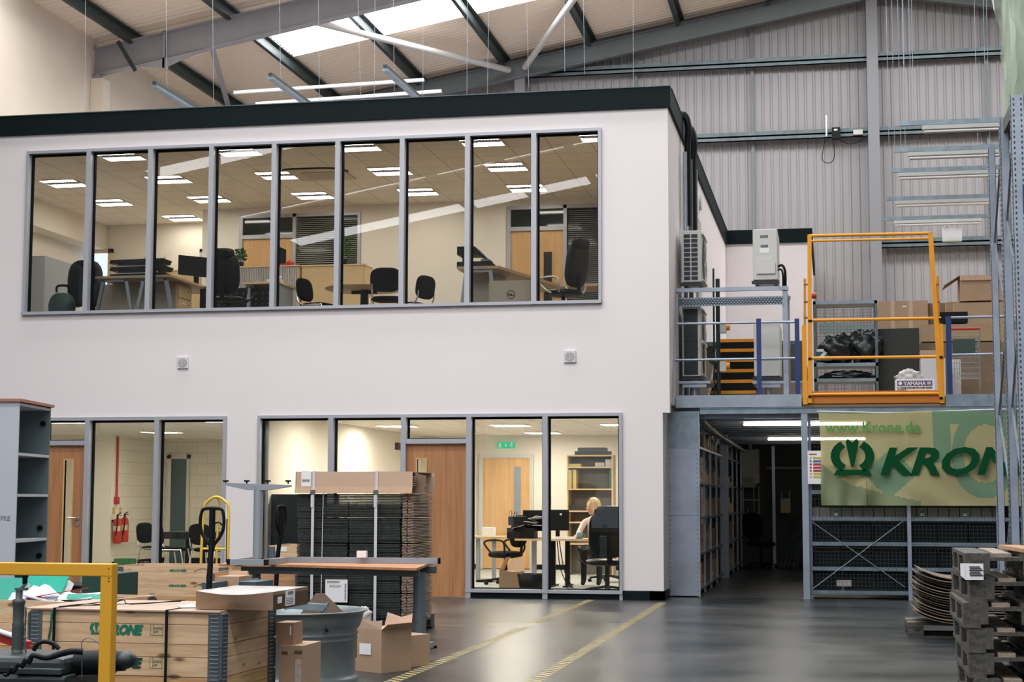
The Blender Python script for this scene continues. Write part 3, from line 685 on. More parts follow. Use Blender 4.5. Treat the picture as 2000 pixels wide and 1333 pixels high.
c = Vector((X(712, 545, 2.3), 2.3, FL)); MB().lathe([(0, .715), (.58, .715), (.6, .725), (.6, .745), (0, .75)], c, 40).build('tabletop', m_desk, t)
MB().cyl(c+Vector((0, 0, .04)), c+Vector((0, 0, .715)), .07, .06).beam(c+Vector((-.2, 0, .68)), c+Vector((.2, 0, .68)), .05, .05).build('pedestal', m_black, t)
MB().lathe([(0, 0), (.3, 0), (.3, .02), (.06, .06), (0, .06)], c, 24).build('base', m_black, t)
t = visitor_chair('visitor_chair', 'black chair with chrome legs at the left of the round table', 'chairs at the round table'); move(t, (X(622, 600, 2.1), 2.1, FL), 1.35)
dup(t, (X(757, 600, 1.5), 1.5, FL), PI+.15, 'black chair with a shiny back in front of the round table', 'chairs at the round table')
dup(t, (X(805, 600, 2.3), 2.3, FL), -1.1-PI/2+.7, 'black chair at the right of the round table, turned sideways', 'chairs at the round table')
# right hand desk
t = T('corner_desk', 'brown desk on grey legs with a printer on it, right of the meeting table', 'desk', (X(930, 600, .7), .7, FL))
yd = .5; x0, x1, x2, zt = X(893, 521, yd), X(973, 521, yd), X(1012, 543, 2.6), Z(935, 520, yd)
MB().prism([(x0, yd), (x1, yd), (x1+.5, 2.6), (x1+2.05, 2.6), (x1+2.05, 3.3), (x0+.2, 3.3), (x0, 1.4)], 'z', zt-.04, zt).build('desktop', m_desk, t)
MB().beam((x0+.1, yd+.06, zt-.06), (x1-.1, yd+.06, zt-.06), .04, .04).beam((x1-.12, yd+.06, zt-.05), (x1-.05, yd+.06, FL), .05, .05).beam((x0+.12, yd+.06, zt-.05), (x0+.03, yd+.06, FL), .05, .05).build('leg', m_deskgrey, t)
MB().box(x1+1.9, x1+1.95, 2.65, 3.2, FL, zt-.04).build('leg', m_deskgrey, t)
t = T('drawer_pedestal', 'grey backed pedestal under the printer desk', 'drawers', (x0+.3, 1.0, FL))
zp = Z(920, 535, .9); MB().box(x0+.02, X(975, 535, .9), .9, 1.4, FL, zp).build('body', mat('pedestal_grey', (.36, .32, .25), .6), t); MB().box(x0+.02, X(980, 535, .9), .88, 1.4, zp, zp+.02).build('top', m_beech, t)
t = T('cardboard_carton', 'flat brown carton with a round computer maker badge leaning under the printer desk', 'box', (X(1000, 600, .45), .45, FL))
xa, xb, z1 = X(955, 548, .36), X(1052, 548, .36), Z(1000, 548, .36)
MB().box(xa, xb, .36, .48, FL, z1).build('carton', mat('carton_taupe', (.42, .36, .27), .7), t)
cx, cz = X(998, 576, .36), Z(998, 576, .36)
ring = MB(); 
for k in range(28):
    a0, a1 = 2*PI*k/28, 2*PI*(k+1)/28
    ring.add([(cx+r*math.cos(a), .355, cz+r*math.sin(a)) for r, a in ((.052, a0), (.060, a0), (.060, a1), (.052, a1))], [(0,1,2,3)])
ring.build('badge_ring', m_print, t); text('lettering', 'DELL', m_print, t, (cx, .354, cz-.014), .042, bold=.0015, align='CENTER')
t = T('printer', 'black printer with its lid raised on the right desk', 'printer', (X(925, 520, .8), .8, zt))
xa, xb = X(895, 515, .8), X(960, 515, .8)
MB().box(xa, xb, .7, 1.1, zt, zt+.10).build('body', m_black, t, bevel=.01)
MB().box(xb-.14, xb-.02, .72, 1.0, zt+.1, zt+.13).build('control_panel', m_galvd, t)
MB().prism([(xa, zt+.20), (xa+.28, zt+.20), (xa+.42, zt+.13), (xa+.42, zt+.15), (xa+.25, zt+.32), (xa, zt+.32)], 'y', .72, 1.05).box(xa+.06, xa+.12, .8, .9, zt+.1, zt+.2).build('lid', m_black, t)
t = task_chair('executive_chair', 'tall black leather chair with looped metal arms, by the right end of the upper window', True, True, m_leather, mat('arm_metal', (.55, .53, .48), .35, .6))
move(t, (X(1100, 600, .95), .95, FL), -PI/2-.5); t.scale = (1, 1, .9)

# ---- ground floor office behind the right hand panes ----
GX0, GX1, GY = -5.62, -.2, 8.8
S(B(GX0, GX1, .17, GY, 0.001, .006).build('floor_lower_office', m_lowfloor))
S(B(-12.9, -5.72, .17, 10, 0.001, .006).build('floor_meeting_room', m_lowfloor))
S(B(GX0, GX1, .1, GY, CLO, CLO+.05).build('ceiling_lower_office', m_tile)); S(B(-12.9, -5.72, .1, 10, CLO, CLO+.05).build('ceiling_meeting_room', m_tile))
S(B(-5.72, GX0, .16, 10, 0, CLO).build('wall_partition', m_office)); S(B(GX0, GX1, GY, GY+.1, 0, CLO).build('wall_lower_back', m_office))
S(B(GX0, GX1, GY-.02, GY, 0, .1).build('baseboard_back', m_black)); S(B(GX0, GX0+.015, .2, GY, 0, .1).build('baseboard_left', m_black))
def block():
    m = bpy.data.materials.new('painted_blockwork'); m.use_nodes = True; nt = m.node_tree; b = nt.nodes['Principled BSDF']; N = nt.nodes.new
    g = N('ShaderNodeNewGeometry'); sp = N('ShaderNodeSeparateXYZ'); cb = N('ShaderNodeCombineXYZ'); nt.links.new(g.outputs['Position'], sp.inputs[0])
    ad = N('ShaderNodeMath'); nt.links.new(sp.outputs[0], ad.inputs[0]); nt.links.new(sp.outputs[1], ad.inputs[1]); nt.links.new(ad.outputs[0], cb.inputs[0]); nt.links.new(sp.outputs[2], cb.inputs[1])
    br = N('ShaderNodeTexBrick'); nt.links.new(cb.outputs[0], br.inputs['Vector']); br.inputs['Scale'].default_value = 1; br.inputs['Brick Width'].default_value = .45; br.inputs['Row Height'].default_value = .225
    br.inputs['Mortar Size'].default_value = .006; br.inputs['Color1'].default_value = (.83, .78, .66, 1); br.inputs['Color2'].default_value = (.81, .76, .645, 1); br.inputs['Mortar'].default_value = (.62, .58, .50, 1)
    nt.links.new(br.outputs['Color'], b.inputs['Base Color']); b.inputs['Roughness'].default_value = .6; return m
m_block = block()
S(MB().box(-11.4, -11.35, 7.6, 10, 0, CLO).box(-11.35, -5.72, 9.95, 10.05, 0, CLO).build('wall_meeting_room', m_block))
S(MB().box(-12.9, -11.35, 7.5, 7.6, 0, CLO).box(-12.94, -12.9, .16, 7.6, 0, CLO).build('wall_meeting_room_side', m_office))
S(MB().box(-11.35, -11.33, 7.6, 9.95, 0, .12).box(-11.35, -5.72, 9.93, 9.95, 0, .12).build('baseboard_meeting_room', m_black))
m_lit2 = glow('fluorescent_lit_low', (1.0, .92, .77), OFFICE_LOW); L2 = ceiling_light(m_lit2); used2 = False
for x, y, lb in ((-4.55, 1.4, 'by the middle panes'), (-2.4, 1.4, 'beside the right hand panes'), (-4.9, 4.4, 'over the middle of the room'), (-3.0, 4.4, 'over the desks'), (-1.2, 4.4, 'over the bookcase side'), (-3.0, 7.4, 'at the back of the room'), (-9.8, 2.2, 'near the oak door of the left room'), (-7.2, 2.2, 'near the window of the left room'), (-9.8, 6.2, 'deep in the left room'), (-7.4, 6.2, 'near the back door of the left room')):
    lb = 'lit recessed light in the ground floor ceiling, '+lb
    if not used2: move(L2, (x, y, CLO)); L2['label'] = lb; L2['group'] = 'recessed lights in the ground floor ceiling'; used2 = True
    else: dup(L2, (x, y, CLO), 0, lb, 'recessed lights in the ground floor ceiling')
m_bl = m_beech
# back door, exit sign
t = T('door_7', 'light oak door with a narrow glass at the back of the ground floor office', 'door', (-2.9, GY, 0)); t['kind'] = 'structure'
x0, x1, zt = X(944, 896, GY-.03), X(1035, 896, GY-.03), Z(990, 895, GY-.03)
MB().box(x0-.08, x0, GY-.06, GY, 0, zt+.07).box(x1, x1+.07, GY-.06, GY, 0, zt+.07).box(x0, x1, GY-.06, GY, zt, zt+.07).build('door_frame', mat('pale_door_frame', (.55, .56, .56), .5), t)
MB().box(x0, x1, GY-.04, GY-.01, .02, zt).build('door_leaf', m_doori, t)
MB().box(X(1004, 912, GY-.05), X(1017, 912, GY-.05), GY-.05, GY-.04, .7, Z(1010, 912, GY-.05)).build('vision_pane', mat('pane_blue_grey', (.25, .30, .36), .2), t)
def exitsign(u0, v0, u1, v1, y, lab):
    x0, x1, z0, z1 = bx(u0, v0, u1, v1, y); t = T('exit_sign', lab, 'sign', ((x0+x1)/2, y, z0))
    MB().box(x0, x1, y, y+.04, z0, z1).build('panel', glow('exit_green', (.02, .42, .20), 1.0), t); w = x1-x0; h = z1-z0
    wm = mat('sign_white', (.85, .9, .88), .5)
    a = MB().box(x0+.1*w, x0+.22*w, y-.004, y, z0+.15*h, z1-.15*h)                      # doorway pictogram
    a.prism([(x0+.44*w, z0+.5*h), (x0+.5*w, z0+.2*h), (x0+.56*w, z0+.5*h), (x0+.52*w, z0+.5*h), (x0+.52*w, z0+.8*h), (x0+.48*w, z0+.8*h), (x0+.48*w, z0+.5*h)], 'y', y-.004, y)   # arrow
    a.ell((x0+.84*w, y-.002, z1-.22*h), (.045*w, .003, .1*h), 8, 6).prism([(x0+.72*w, z0+.6*h), (x0+.86*w, z0+.62*h), (x0+.92*w, z0+.5*h), (x0+.86*w, z0+.46*h), (x0+.9*w, z0+.15*h), (x0+.84*w, z0+.15*h), (x0+.8*w, z0+.36*h), (x0+.7*w, z0+.2*h), (x0+.68*w, z0+.28*h), (x0+.78*w, z0+.5*h)], 'y', y-.004, y)
    a.build('pictogram', wm, t)
t = exitsign(971, 864, 1005, 876, GY-.06, 'green lit emergency exit sign above the inner door of the ground floor office')
o = MB().box(*[GX0+.001, GX0+.05], 6.9, 7.3, Z(775, 877, 7.1)-.02, Z(775, 866, 7.1)).build('wall_sign', mat('sign_maroon', (.10, .02, .02), .6)); tag(o, 'small dark red plate high on the cream partition', 'sign')
# bookcase
t = T('bookcase', 'beech bookcase with grey back and binders at the back of the ground floor office', 'bookcase', (X(1155, 1100, 6.9), 6.9, 0))
yb = 6.9; x0, x1, z1 = X(1107, 890, yb), X(1197, 890, yb), Z(1150, 889, yb)
MB().box(x0, x0+.025, yb, yb+.36, 0, z1).build('side_panel', m_beech, t); MB().box(x1-.025, x1, yb, yb+.36, 0, z1).build('side_panel', m_beech, t)
MB().box(x0, x1, yb+.34, yb+.36, 0, z1).build('back_panel', mat('bookcase_back', (.13, .12, .10), .7), t)
shz = [Z(1150, v, yb) for v in (889, 912, 955, 998, 1020, 1062)]
for z in shz: MB().box(x0+.025, x1-.025, yb, yb+.34, z-.025, z).build('shelf', m_beech, t)
m_ybin = mat('binder_yellow', (.62, .50, .20), .6)
for k, (u0, u1) in enumerate(((1109, 1116), (1118, 1125))):
    x0b, x1b, _, z1b = bx(u0, 955, u1, 918, yb); o = B(x0b, x1b, yb+.02, yb+.3, shz[2]+.001, z1b).build('lever_arch_file', m_ybin); tag(o, 'yellow file on the second shelf of the bookcase, %s of the pair' % ('outer' if not k else 'inner'), 'file', 'yellow files on the bookcase')
o = B(X(1110, 910, yb), X(1134, 910, yb), yb+.02, yb+.3, shz[1]+.001, shz[1]+.05).build('book', m_ybin); tag(o, 'flat yellow book on the top shelf of the bookcase', 'book')
for u0, u1, v, zi, c, l in ((1162, 1180, 904, 1, (.5, .5, .52), 'white carton on the top shelf of the bookcase'), (1182, 1194, 898, 1, (.48, .48, .5), 'taller white carton at the end of the top shelf of the bookcase'), (1190, 1196, 918, 2, (.02, .16, .09), 'dark green file at the end of the second shelf'), (1112, 1150, 988, 3, (.03, .03, .03), 'black box file with a white label on the bookcase')):
    o = B(X(u0, v, yb), X(u1, v, yb)-.0, yb+.02, yb+.3, shz[zi]+.001, Z(u0, v, yb)).build('storage_box', mat('box_%s' % l[:9], c, .6)); tag(o, l, 'box')
for k, (u0, u1, v0, v1, c) in enumerate(((1122, 1190, 889, 882, (.05, .06, .06)), (1128, 1182, 882, 876, (.08, .09, .1)))):
    o = B(X(u0, v0, yb), X(u1, v0, yb), yb+.02, yb+.33, shz[0]+k*.065+.001, shz[0]+k*.065+.065).build('flat_case', mat('case%d' % k, c, .5)); tag(o, ['lower dark flat case lying on top of the bookcase', 'upper dark flat case lying on top of the bookcase'][k], 'case')
# desks of the ground floor office
zd = .73
t = T('workstation_desk', 'long desk with grey legs in front of the seated woman', 'desk', (X(1090, 1100, 2.6), 2.6, 0))
yD = 2.6; x0, x1 = X(1005, 1056, yD), X(1150, 1056, yD)
MB().box(x0, x1+.3, yD, yD+.8, zd-.03, zd).build('desktop', m_desk, t)
for uu in (1045, 1082, 1110):
    xx = X(uu, 1060, yD+.4); MB().box(xx-.035, xx+.035, yD+.3, yD+.36, .03, zd-.03).box(xx-.03, xx+.03, yD+.05, yD+.7, 0, .03).build('leg', m_deskgrey if uu == 1045 else m_black, t)
t = T('side_desk', 'small desk with grey legs by the inner door of the ground floor office', 'desk', (X(950, 1100, 3.6), 3.6, 0))
x0b, x1b = X(922, 1042, 3.8), X(982, 1042, 3.8); MB().box(x0b-.3, x1b, 3.8, 4.5, zd-.03, zd).build('desktop', m_desk, t)
for xx in (x0b+.02, x0b+.28): MB().box(xx, xx+.06, 4.0, 4.06, 0, zd-.03).build('leg', m_deskgrey, t)
MB().box(x0b+.05, x0b+.3, 3.9, 4.4, 0, .04).build('foot', m_black, t)
o = B(x0b+.12, x0b+.3, 4.0, 4.2, zd, zd+.14).build('tissue_box', m_paper); tag(o, 'small white carton on the small desk by the inner door', 'box')
def monitor(name, lab, u0, v0, u1, v1, y, yaw=0):
    x0, x1, z0, z1 = bx(u0, v0, u1, v1, y); c = ((x0+x1)/2, y, (z0+z1)/2); t = T(name, lab, 'monitor', (c[0], y, zd), group='monitors on the long desk')
    MB().ob(c, (x1-x0, .03, z1-z0), rz=yaw).build('screen', m_black, t, bevel=.006); MB().box(c[0]-.03, c[0]+.03, y+.02, y+.05, zd, c[2]).box(c[0]-.12, c[0]+.12, y-.05, y+.15, zd, zd+.012).build('stand', m_black, t)
    if yaw > 0: MB().ob((x1-.12, y-.022, z1-.07), (.03, .004, .03), rz=yaw).build('sticker', m_paper, t)
monitor('computer_monitor', 'black monitor seen from behind, behind the window mullion', 1021, 997, 1064, 1038, yD+.25, -.1)
monitor('computer_monitor', 'black monitor with a small white sticker on its back, beside the woman', 1066, 996, 1111, 1037, yD+.3, .12)
t = T('paper_stacker', 'black stacked trays piled with papers at the end of the long desk', 'tray', (X(1010, 1055, yD+.2), yD+.2, zd))
xa = X(992, 1040, yD+.1); MB().box(xa, xa+.42, yD+.02, yD+.32, zd-.0, zd+.16).box(xa+.02, xa+.3, yD+.02, yD+.3, zd+.2, zd+.33).box(xa+.1, xa+.14, yD+.1, yD+.14, zd+.16, zd+.2).build('tray', m_black, t)
for k in range(5): pass
pp = MB(); rr = random.Random(3)
for k in range(9): pp.ob((xa+.22+rr.uniform(-.06, .22), yD+.12+rr.uniform(-.08, .1), zd+.16+k*.02), (.2, .15, .004), rz=rr.uniform(-1, 1), ry=rr.uniform(-.5, .6), rx=rr.uniform(-.3, .3))
pp.build('papers', mat('paper_dull', (.55, .55, .54), .7), t)
MB().tube([(xa+.02, yD+.1, zd+.33), (xa+.02, yD+.1, zd+.42), (xa+.06, yD+.1, zd+.42), (xa+.06, yD+.1, zd+.33)], .006).tube([(xa+.09, yD+.1, zd+.33), (xa+.1, yD+.1, zd+.40), (xa+.14, yD+.1, zd+.40), (xa+.13, yD+.1, zd+.33)], .006).build('scissor_handles', m_black, t)
o = MB().lathe([(0, 0), (.045, 0), (.045, .095), (.04, .095), (.04, .01), (0, .01)], (X(1130, 1050, yD), yD+.12, zd), 20).tube([(X(1130, 1050, yD)+.045, yD+.12, zd+.08), (X(1130, 1050, yD)+.075, yD+.12, zd+.05), (X(1130, 1050, yD)+.045, yD+.12, zd+.02)], .006, sub=3).build('mug', mat('mug_teal', (.12, .25, .30), .4)); tag(o, 'teal mug on the desk in front of the woman', 'mug')
o = B(X(1075, 1053, yD+.05), X(1125, 1053, yD+.05), yD+.03, yD+.24, zd, zd+.03).build('paper_pile', m_paper); tag(o, 'flat pile of papers on the long desk below the monitors', 'papers')
t = task_chair('office_chair', 'black office chair with open arms at the small desk by the inner door', False, True); move(t, (X(985, 1105, 3.2), 3.3, 0), -1.9)
t = task_chair('executive_chair', 'large black high-backed chair on a star base, seen from behind, at the woman\'s desk', True, True, m_leather); move(t, (X(1186, 1130, 1.25), 1.25, 0), PI+.25)
o = MB().ell((X(1190, 1000, 4.6), 4.6, 1.02), (.24, .12, .1), 20, 12).ell((X(1190, 1000, 4.6), 4.65, .75), (.22, .1, .3), 20, 12).build('green_coat', mat('coat_green', (.02, .10, .045), .9)); tag(o, 'dark green coat hung on a chair back behind the seated woman', 'coat')
t2 = task_chair('office_chair', 'black office chair under the green coat behind the seated woman', False, False); move(t2, (X(1190, 1000, 4.6), 4.45, 0), .3); t.scale = (1.22, 1.1, .94)
t = T('cardboard_carton', 'open brown carton on the floor under the long desk', 'box', (X(1000, 1140, 1.3), 1.3, 0))
xa, xb, z1 = X(975, 1120, 1.2), X(1015, 1120, 1.2), Z(990, 1117, 1.2); MB().box(xa, xb, 1.2, 1.55, 0, z1).build('carton', m_card, t)
MB().add([(xa, 1.2, z1), (xa+.1, 1.15, z1+.2), (xa+.1, 1.5, z1+.2), (xa, 1.55, z1)], [(0,1,2,3)]).add([(xa+.05, 1.55, z1), (xb, 1.55, z1), (xb-.02, 1.6, z1+.16), (xa+.1, 1.6, z1+.16)], [(0,1,2,3)]).build('flap', m_cardl, t)
o = MB().lathe([(0, 0), (.17, 0), (.21, .27), (.2, .27), (.16, .02), (0, .02)], (X(1035, 1145, 1.2), 1.3, 0), 24).build('waste_basket', m_black); tag(o, 'black round waste bin beside the open carton under the desk', 'bin')
o = MB().tube([(X(1086, 1090, 2.8), 2.9, .7), (X(1092, 1090, 2.8), 2.9, .3), (X(1110, 1090, 2.8), 2.7, .05), (X(1125, 1140, 2.8), 2.5, .02)], .008, 6, sub=5).tube([(X(1090, 1090, 2.8), 2.9, .7), (X(1100, 1090, 2.8), 2.9, .25), (X(1118, 1090, 2.8), 2.7, .04), (X(1125, 1140, 2.8), 2.45, .02)], .008, 6, sub=5).build('power_cable', m_black); tag(o, 'black cables drooping from the long desk to the floor', 'cable')
o = B(X(516, 1000, .3), X(660, 1000, .3), .3, .36, .0, Z(540, 966, .3)).build('low_black_screen', mat('screen_dark', (.012, .02, .018), .35)); tag(o, 'dark chest-high panel behind the left panes of the ground floor office', 'screen')
# woman at the desk
t = T('person', 'woman with shoulder-length blond hair in a pale pink top, seated at the desk, looking down', 'person', (X(1160, 1100, 3.55), 3.6, 0))
hx_, hz = X(1158, 990, 3.55), Z(1158, 991, 3.55); hy = 3.6
def skin_body(name, pts, edges, m, parent, sub=2):
    me = bpy.data.meshes.new(name); Mi = WM[parent.name].inverted(); me.from_pydata([Mi @ Vector(p[:3]) for p in pts], edges, []); me.materials.append(m)
    o = bpy.data.objects.new(name, me); SC.collection.objects.link(o); o.parent = parent; WM[o.name] = WM[parent.name]
    sk = o.modifiers.new('s', 'SKIN'); sk.use_smooth_shade = True
    for i, p in enumerate(pts):
        r = p[3]; me.skin_vertices[0].data[i].radius = (r, p[4] if len(p) > 4 else r)
    me.skin_vertices[0].data[0].use_root = True
    s = o.modifiers.new('d', 'SUBSURF'); s.levels = sub; s.render_levels = sub; return o
bxx = hx_+.03
pts = [(bxx, hy+.12, .50, .15, .13), (bxx, hy+.10, .70, .13, .11), (bxx, hy+.05, .90, .15, .11), (bxx, hy+.03, 1.0, .10, .08), (bxx, hy, 1.08, .05),
       (bxx-.17, hy+.02, .97, .055), (bxx-.24, hy-.12, .80, .045), (bxx-.22, hy-.36, .78, .034), (bxx-.22, hy-.42, .775, .03),
       (bxx+.17, hy+.02, .97, .055), (bxx+.24, hy-.10, .78, .045), (bxx+.12, hy-.34, .77, .034),
       (bxx-.10, hy+.0, .50, .085), (bxx-.12, hy-.38, .50, .06), (bxx-.12, hy-.42, .1, .045), (bxx-.12, hy-.55, .04, .035),
       (bxx+.10, hy+.0, .50, .085), (bxx+.12, hy-.38, .50, .06), (bxx+.12, hy-.42, .1, .045), (bxx+.12, hy-.55, .04, .035)]
ed = [(0,1),(1,2),(2,3),(3,4),(3,5),(5,6),(6,7),(7,8),(3,9),(9,10),(10,11),(0,12),(12,13),(13,14),(14,15),(0,16),(16,17),(17,18),(18,19)]
skin_body('pink_top', pts[:12], ed[:11], mat('pink_top', (.80, .66, .65), .8), t)
lp = [(bxx, hy+.12, .50, .13, .12)]+pts[12:]; skin_body('trousers', lp, [(0,1),(1,2),(2,3),(3,4),(0,5),(5,6),(6,7),(7,8)], mat('trouser_black', (.01, .011, .014), .8), t)
def hand(name, w, dirv, t):
    w = Vector(w); d = Vector(dirv).normalized(); s = d.cross(Vector((0,0,1))).normalized()
    p = [(*w, .024), (*(w+d*.045), .030, .016), (*(w+d*.08), .030, .014)]; e = [(0,1),(1,2)]
    for k, (off, L) in enumerate(((-.027, .055), (-.009, .068), (.009, .07), (.027, .05))):
        b = w+d*.085+s*off; n = len(p); p += [(*b, .0085), (*(b+d*L*.55), .008), (*(b+d*L*.95-Vector((0,0,.018))), .007)]; e += [(2, n), (n, n+1), (n+1, n+2)]
    b = w+d*.03-s*.03; n = len(p); p += [(*b, .010), (*(b+d*.035-s*.018), .009)]; e += [(1, n), (n, n+1)]
    skin_body(name, p, e, m_skin, t, 1)
hand('hand', (bxx-.22, hy-.42, .775), (0, -1, -.05), t); hand('hand', (bxx+.12, hy-.34, .77), (-.3, -1, -.05), t)
def turn(mb, a=-1.0):
    R = Matrix.Translation((hx_, hy, hz)) @ Matrix.Rotation(a, 4, 'Z') @ Matrix.Rotation(.12, 4, 'X') @ Matrix.Translation((-hx_, -hy, -hz)); mb.v = [tuple(R @ Vector(q)) for q in mb.v]; return mb
hd = MB().ell((hx_, hy-.01, hz), (.078, .095, .115), 20, 16, fn=lambda q: 1-(.14*max(0, -q.z)*abs(q.x)))
hd.ell((hx_, hy-.108, hz-.012), (.013, .02, .022), 8, 6).ell((hx_-.079, hy, hz-.01), (.01, .02, .028), 8, 6).ell((hx_+.079, hy, hz-.01), (.01, .02, .028), 8, 6)
turn(hd).cyl((bxx, hy+.02, 1.03), (hx_, hy+.01, hz-.06), .045, .045).build('head', m_skin, t)
turn(MB().ell((hx_-.03, hy-.098, hz+.018), (.012, .006, .005), 8, 6).ell((hx_+.03, hy-.098, hz+.018), (.012, .006, .005), 8, 6)).build('eyes', m_print, t)
turn(MB().ell((hx_, hy-.095, hz-.055), (.022, .008, .006), 8, 6)).build('mouth', mat('lips', (.5, .15, .13), .5), t)
m_hair = timber('blond_hair', (.42, .28, .13), (.72, .56, .32), 3, (30, 30, 4), .5, False)
hr = MB()
def hairp(u, v):
    a = -PI/2+1.15*v**.6+u*(2*PI-2.3*v**.6); ph = v
    if ph < .5: th = ph/.5*PI/2; r = math.sin(th); z = .035+.105*math.cos(th)
    else: r = 1.0+.04*math.sin(a*7)*(ph-.5)+.05*(ph-.5); z = .035-(ph-.5)/.5*.15
    return (hx_+.090*r*math.cos(a), hy+.008+.106*r*math.sin(a), hz+z)
hr.grid(hairp, 40, 16)
o = turn(hr).build('hair', m_hair, t); so = o.modifiers.new('t', 'SOLIDIFY'); so.thickness = .01
# ---- meeting room on the left ----
xw = -11.35
t = T('door_8', 'pale door with a tall dark glass in the left ground floor room', 'door', (X(345, 1090, 9.9), 9.9, 0)); t['kind'] = 'structure'
x0, x1, zt = X(328, 890, 9.93), X(372, 890, 9.93), Z(345, 889, 9.93)
MB().box(x0, x0+.09, 9.88, 9.95, 0, zt).box(x0, x1, 9.88, 9.95, zt-.08, zt).box(x1-.06, x1, 9.88, 9.95, 0, zt).build('door_frame', mat('pale_door', (.72, .69, .6), .6), t); MB().box(x0+.09, x1-.06, 9.9, 9.95, 0, zt-.08).build('door_leaf', mat('dark_teal_glass', (.07, .12, .13), .15), t)
t = T('fire_alarm_conduit', 'red vertical pipe ending in a red call point on the cream wall', 'pipe', (xw+.03, 8.1, .9))
za, zb_ = at(225, 852, x=xw), at(225, 975, x=xw)
MB().cyl((xw+.03, zb_.y, zb_.z), (xw+.03, zb_.y, 2.5), .022).build('conduit', m_red, t); MB().box(xw+.003, xw+.06, zb_.y-.07, zb_.y+.07, zb_.z-.1, zb_.z+.03).build('call_point', m_red, t)
def ext(u, v, lab):
    c = at(u, v, x=xw+.12); t = T('fire_extinguisher', lab, 'fire extinguisher', (c.x, c.y, c.z-.27), group='fire extinguishers on the cream wall')
    MB().lathe([(0, -.27), (.07, -.27), (.08, -.25), (.08, .12), (.06, .18), (.025, .21), (.02, .24), (0, .24)], c, 20).build('cylinder', mat('extinguisher_red', (.48, .03, .015), .3), t)
    MB().cyl(c+Vector((0, 0, .23)), c+Vector((0, 0, .27)), .02).beam(c+Vector((0, 0, .27)), c+Vector((.08, -.03, .31)), .02, .012).beam(c+Vector((0, 0, .25)), c+Vector((.09, -.03, .26)), .02, .01).build('lever', m_black, t)
    MB().tube([c+Vector((.01, -.02, .24)), c+Vector((.05, -.1, .12)), c+Vector((.02, -.1, -.12))], .012, 8, sub=4).build('hose', m_black, t)
    MB().lathe([(.0805, -.04), (.0805, .06)], c, 20, a0=-PI*.8, a1=-PI*.1).build('data_label', mat('label_cream', (.7, .55, .35), .6), t)
    MB().beam(c+Vector((-.115, 0, .15)), c+Vector((-.06, 0, .15)), .03, .05).build('bracket', m_black, t)
ext(229, 1034, 'shorter red fire extinguisher on the cream wall, nearer the red pipe'); ext(243, 1032, 'taller red fire extinguisher with a cream data panel')
for k, (u, lab) in enumerate(((222, 'small yellow notice above the shorter extinguisher'), (235, 'small yellow notice above the taller extinguisher'))):
    c = at(u, 998, x=xw+.004); o = MB().box(xw+.001, xw+.006, c.y-.05, c.y+.05, c.z-.07, c.z+.07).build('wall_notice', mat('notice_yellow', (.62, .45, .12), .6)); tag(o, lab, 'sign', 'notices above the extinguishers')
t = T('meeting_table', 'black table with thick square legs in the left ground floor room', 'table', (X(355, 1100, 5.5), 5.5, 0))
x0, x1 = X(310, 1042, 5.2), X(450, 1042, 5.2); z1 = Z(350, 1040, 5.2)
MB().box(x0, x1, 5.2, 6.2, z1-.12, z1).build('tabletop', mat('table_black', (.01, .012, .02), .3), t)
for a, b_ in ((x0+.45, 5.3), (x1-.2, 5.3), (x0+.45, 6.0), (x1-.2, 6.0)): MB().box(a, a+.09, b_, b_+.09, 0, z1-.12).build('leg', m_black, t)
t = visitor_chair('visitor_chair', 'black chair with thin metal legs at the left of the black table', 'chairs in the left ground floor room'); move(t, (X(300, 1100, 5.2), 5.3, 0), 1.3)
dup(t, (X(340, 1100, 4.8), 4.75, 0), 1.7, 'black chair tucked against the front of the black table', 'chairs in the left ground floor room')
dup(t, (X(408, 1100, 4.6), 4.6, 0), PI-.3, 'black chair behind the yellow hand truck', 'chairs in the left ground floor room')
o = MB().box(X(222, 1093, 7.0), X(252, 1093, 7.0), 7.0, 7.3, 0, .2).build('green_box', mat('green_box', (.03, .16, .05), .6)); tag(o, 'small green box on the floor of the left ground floor room', 'box')
# swivel chair in front of the oak door, outside
t = task_chair('office_chair', 'black chair back showing above the yellow guard, in front of the left oak door', False, False, m_leather); move(t, (X(118, 1100, -6.2), -6.2, 0), 1.9); t.scale = (1, 1, .92)
# ================= MEZZANINE AND STORE =================
ZD, YM = 2.70, .75
XR = 14.0
S(MB().box(.03, XR, YM+.05, 17.3, ZD-.06, ZD).build('mezzanine_floor', mat('chipboard_deck', (.30, .24, .17), .7)), cat='mezzanine')
mb = MB()
for k in range(22):
    y = YM+.4+k*.75; mb.box(.05, XR, y, y+.06, ZD-.26, ZD-.065)
S(mb.build('mezzanine_joists', m_galvl), cat='joist')
S(MB().box(.03, 1.735, YM-.03, YM+.03, 2.575, 2.745).build('kick_plate', m_galvl), 'pale galvanised kick plate along the mezzanine edge', 'kick plate')
S(MB().box(3.62, 6.2, YM-.03, YM+.03, 2.565, 2.725).build('kick_plate', m_galv), 'dull galvanised kick plate right of the yellow gate', 'kick plate')
S(MB().box(.36, 6.2, YM-.02, YM+.06, 2.49, 2.565).box(.36, 6.2, YM-.04, YM+.08, 2.485, 2.495).box(.36, 6.2, YM-.04, YM+.08, 2.56, 2.568).build('edge_beam', m_galv), cat='beam')
S(MB().box(1.75, 3.62, YM-.05, YM+.05, 2.568, 2.60).build('gate_sill', mat('sill_brown', (.25, .14, .07), .6)), cat='trim')
# store walls
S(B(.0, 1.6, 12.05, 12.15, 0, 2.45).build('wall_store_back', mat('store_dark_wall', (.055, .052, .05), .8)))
S(B(1.6, 6.5, 12.05, 12.15, 0, 2.45).build('wall_store_back', mat('store_dark_wall', (.055, .052, .05), .8)))
